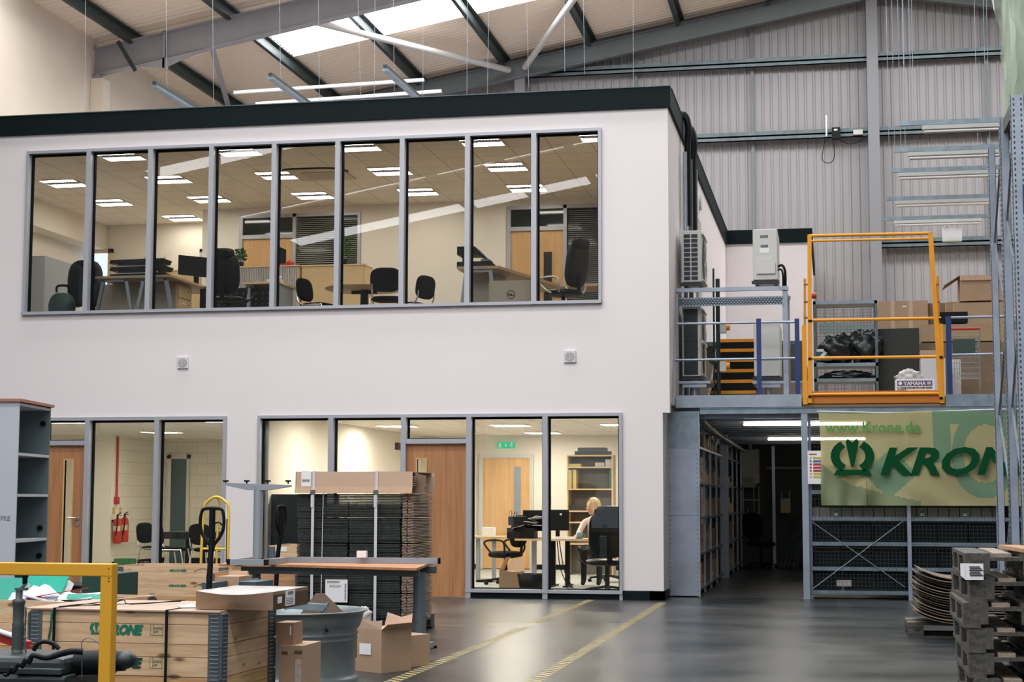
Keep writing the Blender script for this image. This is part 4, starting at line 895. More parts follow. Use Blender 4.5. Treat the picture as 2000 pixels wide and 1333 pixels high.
# galvanised end panel of the shelving
t = T('shelving_end_panel', 'tall galvanised steel end panel with riveted edges beside the white office corner', 'panel', (.1, YM+.1, 0))
x0, x1 = X(1306, 1160, YM), X(1367, 1160, YM); zs = Z(1335, 877, YM); zt = Z(1335, 804, YM)
MB().box(x0, x1, YM, YM+.03, .02, zs).build('lower_sheet', m_galvl, t); MB().box(x0, x1, YM+.005, YM+.035, zs, zt).build('upper_sheet', m_galv, t)
MB().box(x0-.012, x0, YM-.01, YM+.06, 0, zt).box(x1-.002, x1+.01, YM-.01, YM+.06, 0, zt).box(x0, x1, YM-.008, YM, Z(1335, 1007, YM), Z(1335, 1006, YM)).build('edge_angle', m_galvl, t)
rv = MB(); z = .08
while z < zs-.05:
    for xx in (x0+.025, x1-.025): rv.cyl((xx, YM, z), (xx, YM-.006, z), .008, n=6, sm=False)
    z += .064
rv.build('rivets', m_galvd, t)
S(B(x0-.12, x0-.02, YM+.3, YM+.34, 0, 2.5).build('gap_shade_strip', m_black), cat='trim')  # black strip standing in for the shade inside the open gap
# shelving along the office side wall
def shelf_run(name, lab, xf, ys, zl, top):
    t = T(name, lab, 'shelving', (xf-.2, (ys[0]+ys[-1])/2, 0))
    for y in ys:
        MB().box(xf-.03, xf, y, y+.03, 0, top).box(xf-.40, xf-.37, y, y+.03, 0, top).build('upright', m_galvl, t)
    for z in zl: MB().box(xf-.4, xf, ys[0], ys[-1], z-.03, z).build('shelf', m_galv, t)
    MB().box(xf-.41, xf-.40, ys[0], ys[-1], .05, top).build('back_panel', m_galvd, t)
    return t
xf = .32
zl = [at(1376, v, x=xf).z for v in (1150, 1080, 1012, 948, 875)]
zl = [.1, .58, 1.08, 1.56, 2.06]
shelf_run('steel_shelving', 'galvanised shelving full of brown parts cartons along the aisle, first bay run', xf, [.9, 2.1, 3.3, 4.6, 5.9], zl, 2.45)
shelf_run('steel_shelving', 'second run of galvanised shelving deeper in the dark store aisle', xf+.02, [7.2, 8.6, 10.0, 11.4], zl, 2.4)
S(B(.24, .38, 6.4, 6.46, 0, 2.45).build('trim_5', m_galvl))
rr = random.Random(11); m_cb = [m_card, m_cardl, m_cardd, mat('cardboard_orange', (.50, .30, .14), .75)]
n = 0
names = {0: 'on the lowest shelf', 1: 'on the second shelf', 2: 'on the middle shelf', 3: 'on the fourth shelf', 4: 'on the top shelf'}
for zi, z in enumerate(zl):
    for bay, (ya, yb_) in enumerate(((.95, 2.05), (2.15, 3.25), (3.35, 4.55), (4.65, 5.85), (7.25, 8.55), (8.65, 9.95))):
        y = ya+.03; k = 0
        while y < yb_-.2 and k < 3:
            w = rr.uniform(.18, .38); h = rr.uniform(.14, .38) if zi != 3 else rr.uniform(.1, .25)
            if zi == 4: h = rr.uniform(.1, .3)
            if y+w > yb_: break
            if rr.random() < .8:
                xo = rr.uniform(.0, .08); mm = rr.choice(m_cb)
                c = T('parts_carton', '', 'box', (xf-.2-xo, y+w/2, z))
                MB().box(xf-.36, xf-.03-xo, y, y+w-.02, z+.001, z+h).build('carton', mm, c)
                if rr.random() < .5: MB().add([(xf-.03-xo, y+.02, z+h*.99), (xf+.02-xo, y+.02, z+h+.05), (xf+.02-xo, y+w-.05, z+h+.05), (xf-.03-xo, y+w-.05, z+h*.99)], [(0,1,2,3)]).build('flap', m_cardl, c)
                elif rr.random() < .5: MB().box(xf-.031-xo, xf-.028-xo, y+.04, y+w*.6, z+h*.3, z+h*.7).build('paper_slip', m_paper, c)
                c['label'] = '%s brown parts carton %s in the %s bay of the aisle shelving' % (['front', 'middle', 'rear'][k], names[zi], ['first', 'second', 'third', 'fourth', 'fifth', 'sixth'][bay])
                c['group'] = 'parts cartons in %s bay %s' % (['first', 'second', 'third', 'fourth', 'fifth', 'sixth'][bay], names[zi]); n += 1
            y += w+rr.uniform(.01, .08); k += 1
# under-deck lights
def batten(name, lab, u0, u1, v, z, lit):
    a = at(u0, v, z=z); b = at(u1, v, z=z); y = (a.y+b.y)/2; t = T(name, lab, 'light fitting', ((a.x+b.x)/2, y, z))
    MB().box(a.x-.03, b.x+.03, y-.05, y+.05, z+.03, z+.08).build('housing', m_paper, t)
    for s in (-1, 1): MB().cyl((a.x, y+s*.035, z), (b.x, y+s*.035, z), .019, n=8).build('tube', lit, t)
    MB().box(a.x-.03, a.x, y-.05, y+.05, z-.02, z+.03).box(b.x, b.x+.03, y-.05, y+.05, z-.02, z+.03).build('lamp_holder', m_paper, t)
lit3 = glow('store_tube', (1, .93, .80), 16.0)
batten('fluorescent_batten', 'lit twin fluorescent batten under the mezzanine, nearer the banner', 1452, 1690, 829, 2.40, lit3)
batten('fluorescent_batten', 'lit twin fluorescent batten deeper under the mezzanine', 1500, 1690, 858, 2.40, lit3)
# boiler and back-of-store items
yb = 11.6
t = T('wall_boiler', 'grey box boiler high on the dark back wall of the store', 'boiler', (X(1464, 950, yb), yb, 1.7))
x0, x1, z0, z1 = bx(1446, 945, 1482, 877, yb); MB().box(x0, x1, yb, yb+.44, z0, z1).build('casing', mat('boiler_grey', (.42, .40, .37), .5), t, bevel=.02)
MB().prism([(x0+.01, z0), (x1-.05, z0), (x1-.1, z0-.08), (x0+.06, z0-.08)], 'y', yb+.02, yb+.4).ell(((x0+x1)/2-.03, yb, z0+.08), (.13, .02, .06)).build('control_panel', mat('boiler_ctrl', (.30, .28, .25), .5), t)
MB().cyl(((x0+x1)/2, yb+.2, z1), ((x0+x1)/2, yb+.2, 2.5), .05).build('flue', m_galv, t)
t = T('boiler_pipework', 'thin pale pipes below the boiler', 'pipes', (X(1464, 1000, yb), yb+.3, .8))
mb = MB(); 
for u in (1449, 1470, 1480): mb.cyl((X(u, 960, yb), yb+.4, z0-.05), (X(u, 960, yb), yb+.4, z0-.6), .012)
mb.cyl((X(1446, 980, yb), yb+.4, z0-.33), (X(1482, 980, yb), yb+.4, z0-.33), .012).cyl((X(1446, 1002, yb), yb+.4, z0-.6), (X(1482, 1002, yb), yb+.4, z0-.6), .014).cyl((X(1459, 1010, yb), yb+.4, z0-.5), (X(1459, 1010, yb), yb+.4, z0-1.0), .012)
mb.build('pipes', mat('pipe_grey', (.45, .44, .42), .4, .4), t)
t = T('standpipe', 'tall pale vertical post at the back of the store', 'pipe', (X(1511, 1100, yb), yb, 0)); MB().box(X(1508, 950, yb), X(1514, 950, yb), yb, yb+.06, 0, Z(1511, 872, yb)).build('post', m_galvl, t)
MB().cyl((X(1495, 914, yb), yb+.3, Z(1500, 914, yb)), (X(1600, 914, yb), yb+.3, Z(1500, 914, yb)), .03).build('cross_pipe', mat('pipe_beige', (.3, .27, .22), .5), t)
t = T('gas_meter', 'small yellowish gas meter box on the dark back wall', 'meter', (X(1533, 1000, yb), yb, 1.0)); x0, x1, z0, z1 = bx(1524, 1003, 1543, 984, yb)
MB().box(x0, x1, yb+.2, yb+.4, z0, z1).build('body', mat('meter_yellow', (.42, .36, .16), .5), t, bevel=.01); MB().box(x0, x1, yb+.21, yb+.4, z1, z1+.1).build('dial_head', mat('meter_grey', (.35, .33, .28), .5), t)
MB().cyl((x0+.02, yb+.3, z1+.1), (x0+.02, yb+.3, z1+.25), .015).cyl((x1-.02, yb+.3, z1+.1), (x1-.02, yb+.3, z1+.25), .015).build('inlet_pipe', m_galv, t)
for k, (u0, u1) in enumerate(((1523, 1556), (1531, 1562), (1540, 1567), (1549, 1570), (1556, 1572))):
    a = at(u0, 1105, z=0); a.y = 10.6; a.x = X(u0, 1105, 10.6); b = Vector((X(u1, 1012, 12), 12.0, Z(u1, 1012, 12)))
    o = MB().beam(a, b, .04, .08).build('steel_length', m_galvd); tag(o, ['lowest slanting steel length leaning at the back of the store', 'second steel length leaning in the row', 'middle steel length leaning in the row', 'fourth steel length leaning in the row', 'steepest steel length, next to the fence post'][k], 'steel length', 'steel lengths leaning on the back wall')
t = task_chair('office_chair', 'black office chair in the dark back of the store', False, False); move(t, (X(1487, 1100, 10.4), 10.4, 0), 2.5)
# cross pipe under the deck
o = MB().tube([(.36, 1.2, 2.42), (.4, 1.8, 2.36), (.42, 4, 2.30), (.45, 10, 2.26)], .035, 8).build('service_pipe', mat('pipe_dull', (.35, .32, .29), .5)); tag(o, 'dull pipe running under the mezzanine along the shelving', 'pipe'); 
# ---- fenced racking behind the banner ----
def post(u, w, y=YM):
    x = X(u, 1000, y); o = MB().box(x-w/2, x+w/2, y-.03, y+.0, 0, 2.49).box(x-w/2, x-w/2+.01, y, y+.06, 0, 2.49).box(x+w/2-.01, x+w/2, y, y+.06, 0, 2.49).build('fence_post', m_galvl)
    return o
tag(post(1573.5, .085), 'galvanised post at the left end of the mesh fence', 'post'); tag(post(1775, .05), 'slim galvanised post in the middle of the mesh fence', 'post'); tag(post(1950, .06), 'galvanised post of the mesh fence beside the pallet racking', 'post')
xa, xb = X(1580, 1000, YM)+.0, 5.2
t = T('store_racking', 'grey steel racking behind the mesh fence under the banner', 'racking', ((xa+xb)/2, YM+.3, 0))
zr = [Z(1650, v, YM+.05) for v in (1158, 1112, 1063, 1014, 962, 905)]
for z in zr: 
    MB().box(xa, xb, YM+.05, YM+.09, z-.025, z+.025).box(xa, xb, YM+.09, YM+.65, z+.0, z+.012).build('shelf', m_galv, t)
MB().box(xa, xa+.04, YM+.06, YM+.1, 0, 2.48).build('upright', m_galv, t); MB().box(xb-.04, xb, YM+.06, YM+.1, 0, 2.48).build('upright', m_galv, t)
br = MB(); a0 = (X(1586, 1152, YM), YM+.03, Z(1586, 1152, YM)); a1 = (X(1765, 1018, YM), YM+.03, Z(1765, 1018, YM)); a2 = (X(1586, 1020, YM), YM+.04, Z(1586, 1020, YM)); a3 = (X(1768, 1148, YM), YM+.04, Z(1768, 1148, YM))
br.cyl(a0, a1, .007, n=6).build('brace_rod', m_galvl, t); MB().cyl(a2, a3, .007, n=6).build('brace_rod', m_galvl, t)
wm = MB(); x = xa+.03
while x < xb: wm.box(x, x+.003, YM+.010, YM+.013, .06, 2.48); x += .05
z = .08
while z < 2.46: wm.box(xa, xb, YM+.007, YM+.010, z, z+.003); z += .05
o = wm.build('wire_mesh', mat('mesh_wire', (.04, .055, .06), .6, .2)); tag(o, 'fine wire mesh covering the racking bays', 'wire mesh')
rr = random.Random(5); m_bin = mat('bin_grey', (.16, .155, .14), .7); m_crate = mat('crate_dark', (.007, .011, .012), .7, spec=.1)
rows = ['bottom', 'second', 'third', 'row of small bins', 'upper']
def stock(zi, u0, u1, h, m, cat, lab, grp, label=False):
    xx0, xx1 = X(u0, 1000, YM+.15), X(u1, 1000, YM+.15); c = T(cat[0], lab, cat[1], ((xx0+xx1)/2, YM+.3, zr[zi]+.012), group=grp)
    MB().box(xx0, xx1, YM+.13, YM+.6, zr[zi]+.013, zr[zi]+.013+h).build('body', m, c)
    if label:
        MB().box((xx0*.7+xx1*.3), (xx0*.3+xx1*.7), YM+.122, YM+.13, zr[zi]+.04, zr[zi]+.04+h*.5).build('label_card', m_green, c)
        MB().box((xx0*.68+xx1*.32), (xx0*.32+xx1*.68), YM+.118, YM+.124, zr[zi]+.04, zr[zi]+.04+h*.28).build('label_slip', mat('label_pale', (.55, .62, .60), .6), c)
k = 0
for i in range(18):
    u0 = 1581+i*21; stock(3, u0, u0+19.5, .135, m_bin, ('storage_bin', 'bin'), 'small grey storage bin below the banner, number %d along the row from the fence end' % (i+1) if i not in (2, 10, 14) else 'small grey storage bin with a green label, %s in the row below the banner' % {2: 'leftmost', 10: 'middle', 14: 'rightmost'}[i], 'grey bins below the banner', i in (2, 10, 14))
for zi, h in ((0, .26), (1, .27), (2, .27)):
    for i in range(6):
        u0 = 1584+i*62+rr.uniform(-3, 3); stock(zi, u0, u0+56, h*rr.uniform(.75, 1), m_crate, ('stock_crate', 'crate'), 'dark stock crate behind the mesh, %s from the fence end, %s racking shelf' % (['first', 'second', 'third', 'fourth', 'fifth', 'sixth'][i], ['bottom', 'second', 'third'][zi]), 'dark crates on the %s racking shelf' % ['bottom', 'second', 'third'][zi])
for i in range(4): stock(4, 1583+i*22, 1583+i*22+20, .15, m_bin, ('storage_bin', 'bin'), 'grey storage bin on the shelf beside the banner edge, %s from the post' % ['first', 'second', 'third', 'fourth'][i], 'grey bins beside the banner edge')
o = B(X(1634, 1140, YM+.1), X(1663, 1140, YM+.1), YM+.10, YM+.125, Z(1650, 1146, YM+.1), Z(1650, 1134, YM+.1)).build('paper_notice', mat('dull_white', (.42, .38, .34), .7)); tag(o, 'small pale card on a dark crate of the bottom racking shelf', 'card')
# notice sheet
yb = YM-.04
t = T('safety_notice', 'white safety notice with yellow, blue and red rows on the fence post', 'sign', (X(1590, 940, yb), yb, 1.55)); x0, x1, z0, z1 = bx(1578, 946, 1607, 881, yb)
MB().box(x0, x1, yb, yb+.008, z0, z1).build('board', m_paper, t); H = z1-z0; w = x1-x0
for k, c in enumerate(((.5, .4, .08), (.05, .15, .42), (.42, .03, .04), (.42, .03, .04), (.42, .03, .04), (.5, .45, .08), (.5, .45, .08))):
    zz = z1-H*(.22+k*.095); MB().box(x0+.36*w, x1-.12*w, yb-.003, yb, zz-.035*H, zz+.03*H).cyl((x0+.2*w, yb, zz), (x0+.2*w, yb-.003, zz), .032*H, n=10).build('row', mat('notice_%d' % k, c, .6), t)
MB().box(x0+.1*w, x0+.6*w, yb-.003, yb, z1-.12*H, z1-.09*H).build('heading', m_red, t)
# ---- banner ----
YB = .66
bx0, bx1, bz1, bz0 = X(1600, 900, YB), 5.05, Z(1700, 806, YB), Z(1700, 988, YB)
def bfold(u, v):
    x = bx0+.012*math.sin(v*5)+u*(bx1-bx0)+(.03*v if u < .2 else 0); d = (1-v)
    f = .018*math.sin(u*9+v*2)*(.3+v)+.045*v*v*math.sin(u*34+v*6*math.sin(u*6))*(1-abs(u-.25))+.012*v*math.sin((u*1.0-v*.6)*26)
    z = bz1-(bz1-bz0)*v - (.012*math.sin(u*PI*3) if v < .01 else 0)
    return (x, YB+f-.02, z)
UW = bx1-bx0
def bm_(u, v):
    x = bx0+u*UW; px = 1600+(x-bx0)/(X(1940, 900, YB)-bx0)*340
    if 1822 < px < 1857 and v < .55: return 1
    d = math.hypot((px-1925)/70, (v-.45)/.50)
    if .62 < d < .95 and px > 1855: return 1
    if px > 1850 and v < .14: return 1
    if v > .70 and px < 1800 and v > .96-(1800-px)*.0013-.0*u: return 2
    if 1690 < px < 1800 and v > .40 and abs(px-1740)/60+abs(v-.66)/.30 < .9: return 1
    if px < 1700 and v > .55+.4*(px-1600)/100: return 2
    return 0
def cloth(name, c, c2):
    m = bpy.data.materials.new(name); m.use_nodes = True; nt = m.node_tree; nt.nodes.clear(); N = nt.nodes.new
    d = N('ShaderNodeBsdfDiffuse'); d.inputs[0].default_value = (*c, 1); tl = N('ShaderNodeBsdfTranslucent'); tl.inputs[0].default_value = (*c2, 1)
    mx = N('ShaderNodeMixShader'); mx.inputs[0].default_value = .45; tr = N('ShaderNodeBsdfTransparent'); tr.inputs[0].default_value = (.9, .92, .75, 1); m2 = N('ShaderNodeMixShader'); m2.inputs[0].default_value = .13
    o = N('ShaderNodeOutputMaterial'); nt.links.new(d.outputs[0], mx.inputs[1]); nt.links.new(tl.outputs[0], mx.inputs[2]); nt.links.new(mx.outputs[0], m2.inputs[1]); nt.links.new(tr.outputs[0], m2.inputs[2]); nt.links.new(m2.outputs[0], o.inputs[0]); return m
t = T('banner', 'large yellow-green flag banner with dark green crown emblem and lettering below the mezzanine', 'banner', ((bx0+bx1)/2, YB, bz0))
MB().grid(bfold, 220, 60, bm_).build('cloth', [cloth('banner_yellow', (.74, .68, .36), (.9, .84, .45)), cloth('banner_green', (.33, .52, .33), (.42, .62, .36)), cloth('banner_olive', (.40, .47, .27), (.5, .6, .32))], t)
MB().tube([(bx0-.02, YB, bz1+.02), (bx0+1.0, YB, bz1-.005), (bx0+2.0, YB, bz1+.02), (bx1, YB, bz1+.04)], .009, 6, sub=4).build('top_cord', m_paper, t)
m_bgreen = mat('banner_print_green', (.003, .065, .020), .8, spec=.1); m_lgreen = mat('banner_print_light', (.10, .30, .06), .8)
def crown(name, cx, cz, w, y, m, parent, ex=.002):
    mb = MB(); s = w/2
    def arc(r0, r1, a0, a1, cx_, cz_, n=10, sq=1.0):
        pts = [(cx_+r1*s*math.cos(a0+(a1-a0)*i/n), cz_+sq*r1*s*math.sin(a0+(a1-a0)*i/n)) for i in range(n+1)]
        pts += [(cx_+r0*s*math.cos(a1-(a1-a0)*i/n), cz_+sq*r0*s*math.sin(a1-(a1-a0)*i/n)) for i in range(n+1)]
        for i in range(n):
            q = [pts[i], pts[i+1], pts[2*n-i], pts[2*n+1-i]]; mb.add([(p[0], y, p[1]) for p in q]+[(p[0], y-ex, p[1]) for p in q], [(0,1,2,3),(7,6,5,4),(0,4,5,1),(1,5,6,2),(2,6,7,3),(3,7,4,0)])
    arc(.58, .98, math.radians(122), math.radians(240), cx, cz, sq=.82); arc(.58, .98, math.radians(58), math.radians(-60), cx, cz, sq=.82)
    for q in ([(-.20, .80), (-.30, .66), (-.06, -.50), (.06, -.50), (.30, .66), (.20, .80), (.0, .62)],):
        for tri in ((0, 1, 6), (1, 2, 6), (2, 3, 6), (3, 4, 6), (4, 5, 6)):
            p = [(cx+q[i][0]*s, cz+q[i][1]*s) for i in tri]; mb.add([(a, y, b) for a, b in p]+[(a, y-ex, b) for a, b in p], [(0,1,2),(5,4,3),(0,3,4,1),(1,4,5,2),(2,5,3,0)])
    p = [(-.72, -.62), (.72, -.62), (.86, -.88), (-.86, -.88)]; mb.add([(cx+a*s, y, cz+b*s) for a, b in p]+[(cx+a*s, y-ex, cz+b*s) for a, b in p], [(0,1,2,3),(7,6,5,4),(0,4,5,1),(1,5,6,2),(2,6,7,3),(3,7,4,0)])
    return mb.build(name, m, parent)
yt = YB-.072
cx0, cx1, cz0, cz1 = bx(1622, 927, 1708, 862, yt)
crown('emblem', (cx0+cx1)/2, (cz0+cz1)/2+.02, cx1-cx0, yt, m_bgreen, t)
hK = (Z(1750, 877, yt)-Z(1750, 927, yt))
text('lettering', 'KRONE', m_bgreen, t, (X(1717, 927, yt), yt, Z(1750, 926, yt)), hK/.7, bold=.018, shear=.28, sx=1.23)
text('web_address', 'www.Krone.de', m_lgreen, t, (X(1612, 845, yt), yt, Z(1690, 845, yt)), .205, bold=.003, sx=.98)
# ---- air conditioning units on their stand ----
def rail(u0, v0, u1, v1, y, r=.017): 
    return (X(u0, v0, y), y, Z(u0, v0, y)), (X(u1, v1, y), y, Z(u1, v1, y)), r
t = T('equipment_stand', 'galvanised two-level frame carrying the air units at the office corner', 'frame', (.8, 1.3, ZD))
xa, xb = X(1320, 650, 1.0), X(1534, 650, 1.0); zt_, zm = Z(1400, 567, 1.0), Z(1400, 590, 1.0)
for x in (xa, xb):
    for y in (1.0, 2.1): MB().box(x-.035, x+.035, y, y+.07, ZD, zt_).build('leg', m_galvl, t)
MB().box(xa-.05, xb+.05, .98, 1.03, zt_-.02, zt_+.035).box(xa-.05, xb+.05, 2.1, 2.15, zt_-.02, zt_+.035).box(xa-.03, xa+.03, 1, 2.1, zt_-.03, zt_).box(xb-.03, xb+.03, 1, 2.1, zt_-.03, zt_).build('top_rail', m_galvl, t)
MB().box(xa, xb, 1.04, 1.07, zm-.05, zm-.01+.08).build('tray_back', m_galvd, t)
pt = MB().box(xa+.05, xb-.02, .97, .985, zm-.06, zm-.05).box(xa+.05, xb-.02, .97, .985, zm+.05, zm+.06)
x = xa+.1
while x < xb-.04:
    for j in range(4):
        if True: pt.box(x+(j % 2)*.02, x+.022+(j % 2)*.02, .97, .985, zm-.045+j*.026, zm-.032+j*.026)
    x += .043
pt.build('perforated_tray', m_galvl, t)
for u0, u1, v in ((1325, 1388, 745), (1470, 1532, 745)):
    MB().box(X(u0, v, 1.05), X(u1, v, 1.05), 1.05, 1.95, Z(u0, v, 1.05)-.035, Z(u0, v, 1.05)+.0).box(X(u0+8, v, 1.05), X(u1-8, v, 1.05), 1.03, 1.06, Z(u0, v, 1.05)-.09, Z(u0, v, 1.05)-.05).cyl((X((u0+u1)/2, v, 1.2), 1.2, ZD), (X((u0+u1)/2, v, 1.2), 1.2, Z(u0, v, 1.05)-.05), .05).build('cross_support', m_galvl, t)
def acunit(lab, u0, v0, u1, v1, y, L, kind):
    x0, x1, z0, z1 = bx(u0, v1, u1, v0, y); t = T('air_conditioning_unit', lab, 'air conditioner', ((x0+x1)/2, y+L/2, z0))
    MB().box(x0, x1, y, y+L, z0+.03, z1).build('casing', m_mach, t, bevel=.012)
    MB().box(x0+.02, x0+.06, y+.05, y+L-.05, z0, z0+.03).box(x1-.06, x1-.02, y+.05, y+L-.05, z0, z0+.03).box(x0-.02, x1+.02, y-.01, y+.05, z0-.02, z0+.02).build('foot', m_dkmach, t)
    H = z1-z0-.03; zb = z0+.03
    if kind == 'grid':
        g = MB(); n = 10
        for i in range(n):
            for j in range(2): 
                a = x0+.03+j*(x1-x0-.05)*.47; g.box(a, a+(x1-x0-.05)*.40, y-.004, y, zb+.03+i*(H-.07)/n, zb+.03+(i+.78)*(H-.07)/n)
        g.build('coil_openings', mat('coil_navy', (.008, .014, .025), .4), t)
    if kind == 'coil':
        g = MB().box(x0+.02, x1-.04, y-.004, y, zb+.02, z1-.04); g.build('coil_face', mat('coil_teal', (.008, .016, .022), .4), t)
        g = MB()
        for i in range(30): g.box(x0+.02, x1-.04, y-.008, y-.004, zb+.03+i*(H-.08)/30, zb+.034+i*(H-.08)/30)
        g.build('fins', m_dkmach, t)
    if kind in ('grid', 'coil'):
        for q in range(1 if kind == 'grid' else 2):
            cz = zb+H*(.5 if kind == 'grid' else .27+.46*q); g = MB(); R = min(L*.4, H*.42 if kind == 'grid' else H*.22)
            for i in range(7): 
                a, rr_ = 0, R*(i+1)/7
                g.add([(x1+.03, y+L*.55+rr2*math.cos(b_), cz+rr2*math.sin(b_)) for k in range(20) for b_ in (2*PI*k/20,) for rr2 in (rr_-.004, rr_+.004)], [(2*k, 2*k+1, (2*k+3) % 40, (2*k+2) % 40) for k in range(20)])
            for i in range(8): b_ = PI*i/8; g.beam((x1+.03, y+L*.55-R*math.cos(b_), cz-R*math.sin(b_)), (x1+.03, y+L*.55+R*math.cos(b_), cz+R*math.sin(b_)), .005, .005)
            g.box(x1, x1+.03, y+L*.1, y+L*.97, cz-R-.03, cz-R-.01).box(x1, x1+.03, y+L*.1, y+L*.97, cz+R+.01, cz+R+.03).build('fan_guard', m_mach, t)
            MB().cyl((x1+.001, y+L*.55, cz), (x1+.004, y+L*.55, cz), R*.97, n=28).build('fan_opening', m_dkmach, t)
    if kind == 'end':
        w = x1-x0
        MB().box(x0+.3*w, x0+.62*w, y-.004, y, zb+.83*H, zb+.88*H).build('grip_recess', m_galvd, t); MB().box(x0+.32*w, x0+.62*w, y-.004, y, zb+.64*H, zb+.69*H).build('grip_recess', m_galvd, t)
        MB().box(x0+.28*w, x0+.66*w, y-.003, y, zb+.53*H, zb+.63*H).build('rating_label', m_paper, t)
        MB().prism([(x0+.15*w, zb+.12*H), (x0+.9*w, zb+.12*H), (x0+.9*w, zb+.34*H), (x0+.75*w, zb+.42*H), (x0+.25*w, zb+.42*H), (x0+.15*w, zb+.34*H)], 'y', y-.025, y).build('valve_cover', mat('ac_cover', (.60, .60, .58), .5), t)
        MB().tube([(x1-.02, y+.05, zb+.25*H), (x1+.06, y, zb+.28*H), (x1+.10, y, zb+.15*H), (x1+.1, y+.05, zb-.1)], .018, 8, sub=4).tube([(x1-.02, y+.05, zb+.18*H), (x1+.04, y-.02, zb+.2*H), (x1+.07, y-.02, zb+.1*H), (x1+.07, y+.05, zb-.1)], .014, 8, sub=4).build('insulated_pipe', m_black, t)
    if kind == 'plain': MB().box(x0+.02, x1-.02, y-.004, y, zb+.3*H, zb+.305*H).build('panel_seam', m_galvd, t)
acunit('upper outdoor air unit with a dark two-column grille, beside the office corner', 1332, 450, 1369, 556, 1.15, .85, 'grid')
acunit('upper outdoor air unit with a blank end panel and white rating label', 1471, 447, 1518, 552, 1.15, .85, 'end')
acunit('tall lower outdoor air unit with a dark finned coil, beside the office corner', 1333, 598, 1368, 740, 1.2, .9, 'coil')
acunit('lower outdoor air unit with a plain panel behind the blue post', 1473, 632, 1523, 740, 1.2, .85, 'plain')
for k, (u, v0, v1, c) in enumerate(((1398, 455+90, 770, m_galvd), (1403, 540, 780, m_dkmach))):
    pass
o = MB().cyl((X(1402, 600, 1.6), 1.6, ZD), (X(1402, 600, 1.6), 1.6, Z(1402, 545, 1.6)), .03).cyl((X(1394, 600, 1.7), 1.7, ZD), (X(1394, 600, 1.7), 1.7, Z(1394, 525, 1.7)), .014).build('service_riser', m_dkmach); tag(o, 'dark vertical pipe riser between the air units', 'pipe')
for k, v in enumerate((640, 715)):
    x0, z0 = X(1413, v, 1.55), Z(1413, v, 1.55); t = T('isolator_switch', ['upper grey isolator with an orange knob on the pipe riser', 'lower grey isolator with an orange knob on the pipe riser'][k], 'switch', (x0, 1.55, z0-.08))
    MB().box(x0-.05, x0+.04, 1.50, 1.6, z0-.08, z0+.06).build('box', m_mach, t); MB().cyl((x0+.04, 1.55, z0), (x0+.09, 1.55, z0), .045, n=12).build('knob', m_orange, t)
# pipes dropping from the parapet on the side wall
def sidepipe(y0, zb, r, m, nm, lab, x=.06):
    pts = [(-.05, y0, ZP+.02), (x+.02, y0, ZP-.02+.08), (x+.08, y0, ZP-.15), (x+.06, y0, ZP-.5), (x+.06, y0, zb)]
    o = MB().tube(pts, r, 8, sub=4).build(nm, m); tag(o, lab, 'pipe', 'pipes down the office side wall')
sidepipe(1.9, 5.3, .05, m_black, 'insulated_pipe', 'thick black insulated pipe looping over the parapet, nearest the corner')
sidepipe(2.8, 5.0, .06, m_black, 'insulated_pipe', 'thick black insulated pipe looping over the parapet, behind the nearest one')
for k, (y, r) in enumerate(((1.7, .03), (2.25, .035), (3.0, .02))):
    o = MB().cyl((.10+.03*k, y, ZD), (.10+.03*k, y, 6.35), r, n=10).build('conduit', m_galvl if k != 1 else m_galvd)
    tag(o, ['pale vertical conduit on the office side wall, nearest the corner', 'dull vertical conduit between the pale ones', 'thin pale conduit furthest from the corner'][k], 'conduit')
c = at(1367, 395, x=.03); o = MB().cyl((.021, c.y, c.z), (.06, c.y, c.z), .14, n=24).build('wall_clock', mat('clock_white', (.6, .6, .62), .5)); tag(o, 'round pale dial on the upper side wall of the office', 'clock')
c0, c1 = at(1359, 416, x=.03), at(1367, 448, x=.03); S(B(.021, .03, c0.y, c1.y+.3, 3.9, c0.z).build('door_9', mat('side_door_grey', (.45, .43, .41), .6)))
# stairs to the upper floor
t = T('steel_stair', 'dark stair with yellow nosings rising from the mezzanine behind the air units', 'stairs', (X(1434, 770, 2.4), 2.8, ZD))
x0, x1 = X(1392, 720, 2.6), X(1480, 720, 2.6)
for k in range(6):
    z = ZD+.183*(k+1); y = 2.0+k*.34
    MB().box(x0, x1, y, y+.34, z-.02 if k else ZD, z).box(x0, x1, y+.0, y+.02, ZD+.183*k, z).build('step', m_black, t); MB().box(x0, x1, y-.012, y+.05, z-.045, z+.004).build('nosing', m_orange, t)
MB().prism([(2.0, ZD), (2.0+6*.34, ZD), (2.0+6*.34, ZD+1.05), (2.0, ZD+.05)], 'x', x0-.04, x0-.01).build('stringer', m_galvd, t)
S(B(.03, 1.7, 4.1, 12.1, 3.74, 3.80).build('landing', m_galvd), cat='landing')
# railings
t = T('guard_rail', 'grey tubular guard rail with blue posts in front of the air units', 'railing', (.9, YM, ZD+.04))
for v in (632, 703): MB().cyl(*rail(1314 if v > 650 else 1322, v+1, 1560, v-3, YM+.0)).build('rail', m_galvl, t)
for u0, u1 in ((1478, 1487), (1553, 1562)): MB().box(X(u0, 700, YM), X(u1, 700, YM), YM-.02, YM+.045, ZD+.03, Z(u0, 623, YM)).build('post', m_blue, t)
t = T('guard_rail', 'grey guard rail with one blue post, right of the yellow gate', 'railing', (4.2, YM, ZD+.04))
for v in (621, 694): MB().cyl(*rail(1852, v, 1990, v-3, YM)).build('rail', m_galvl, t)
MB().box(X(1849, 700, YM), X(1859, 700, YM), YM-.02, YM+.045, ZD+.02, Z(1852, 618, YM)).build('post', m_blue, t)
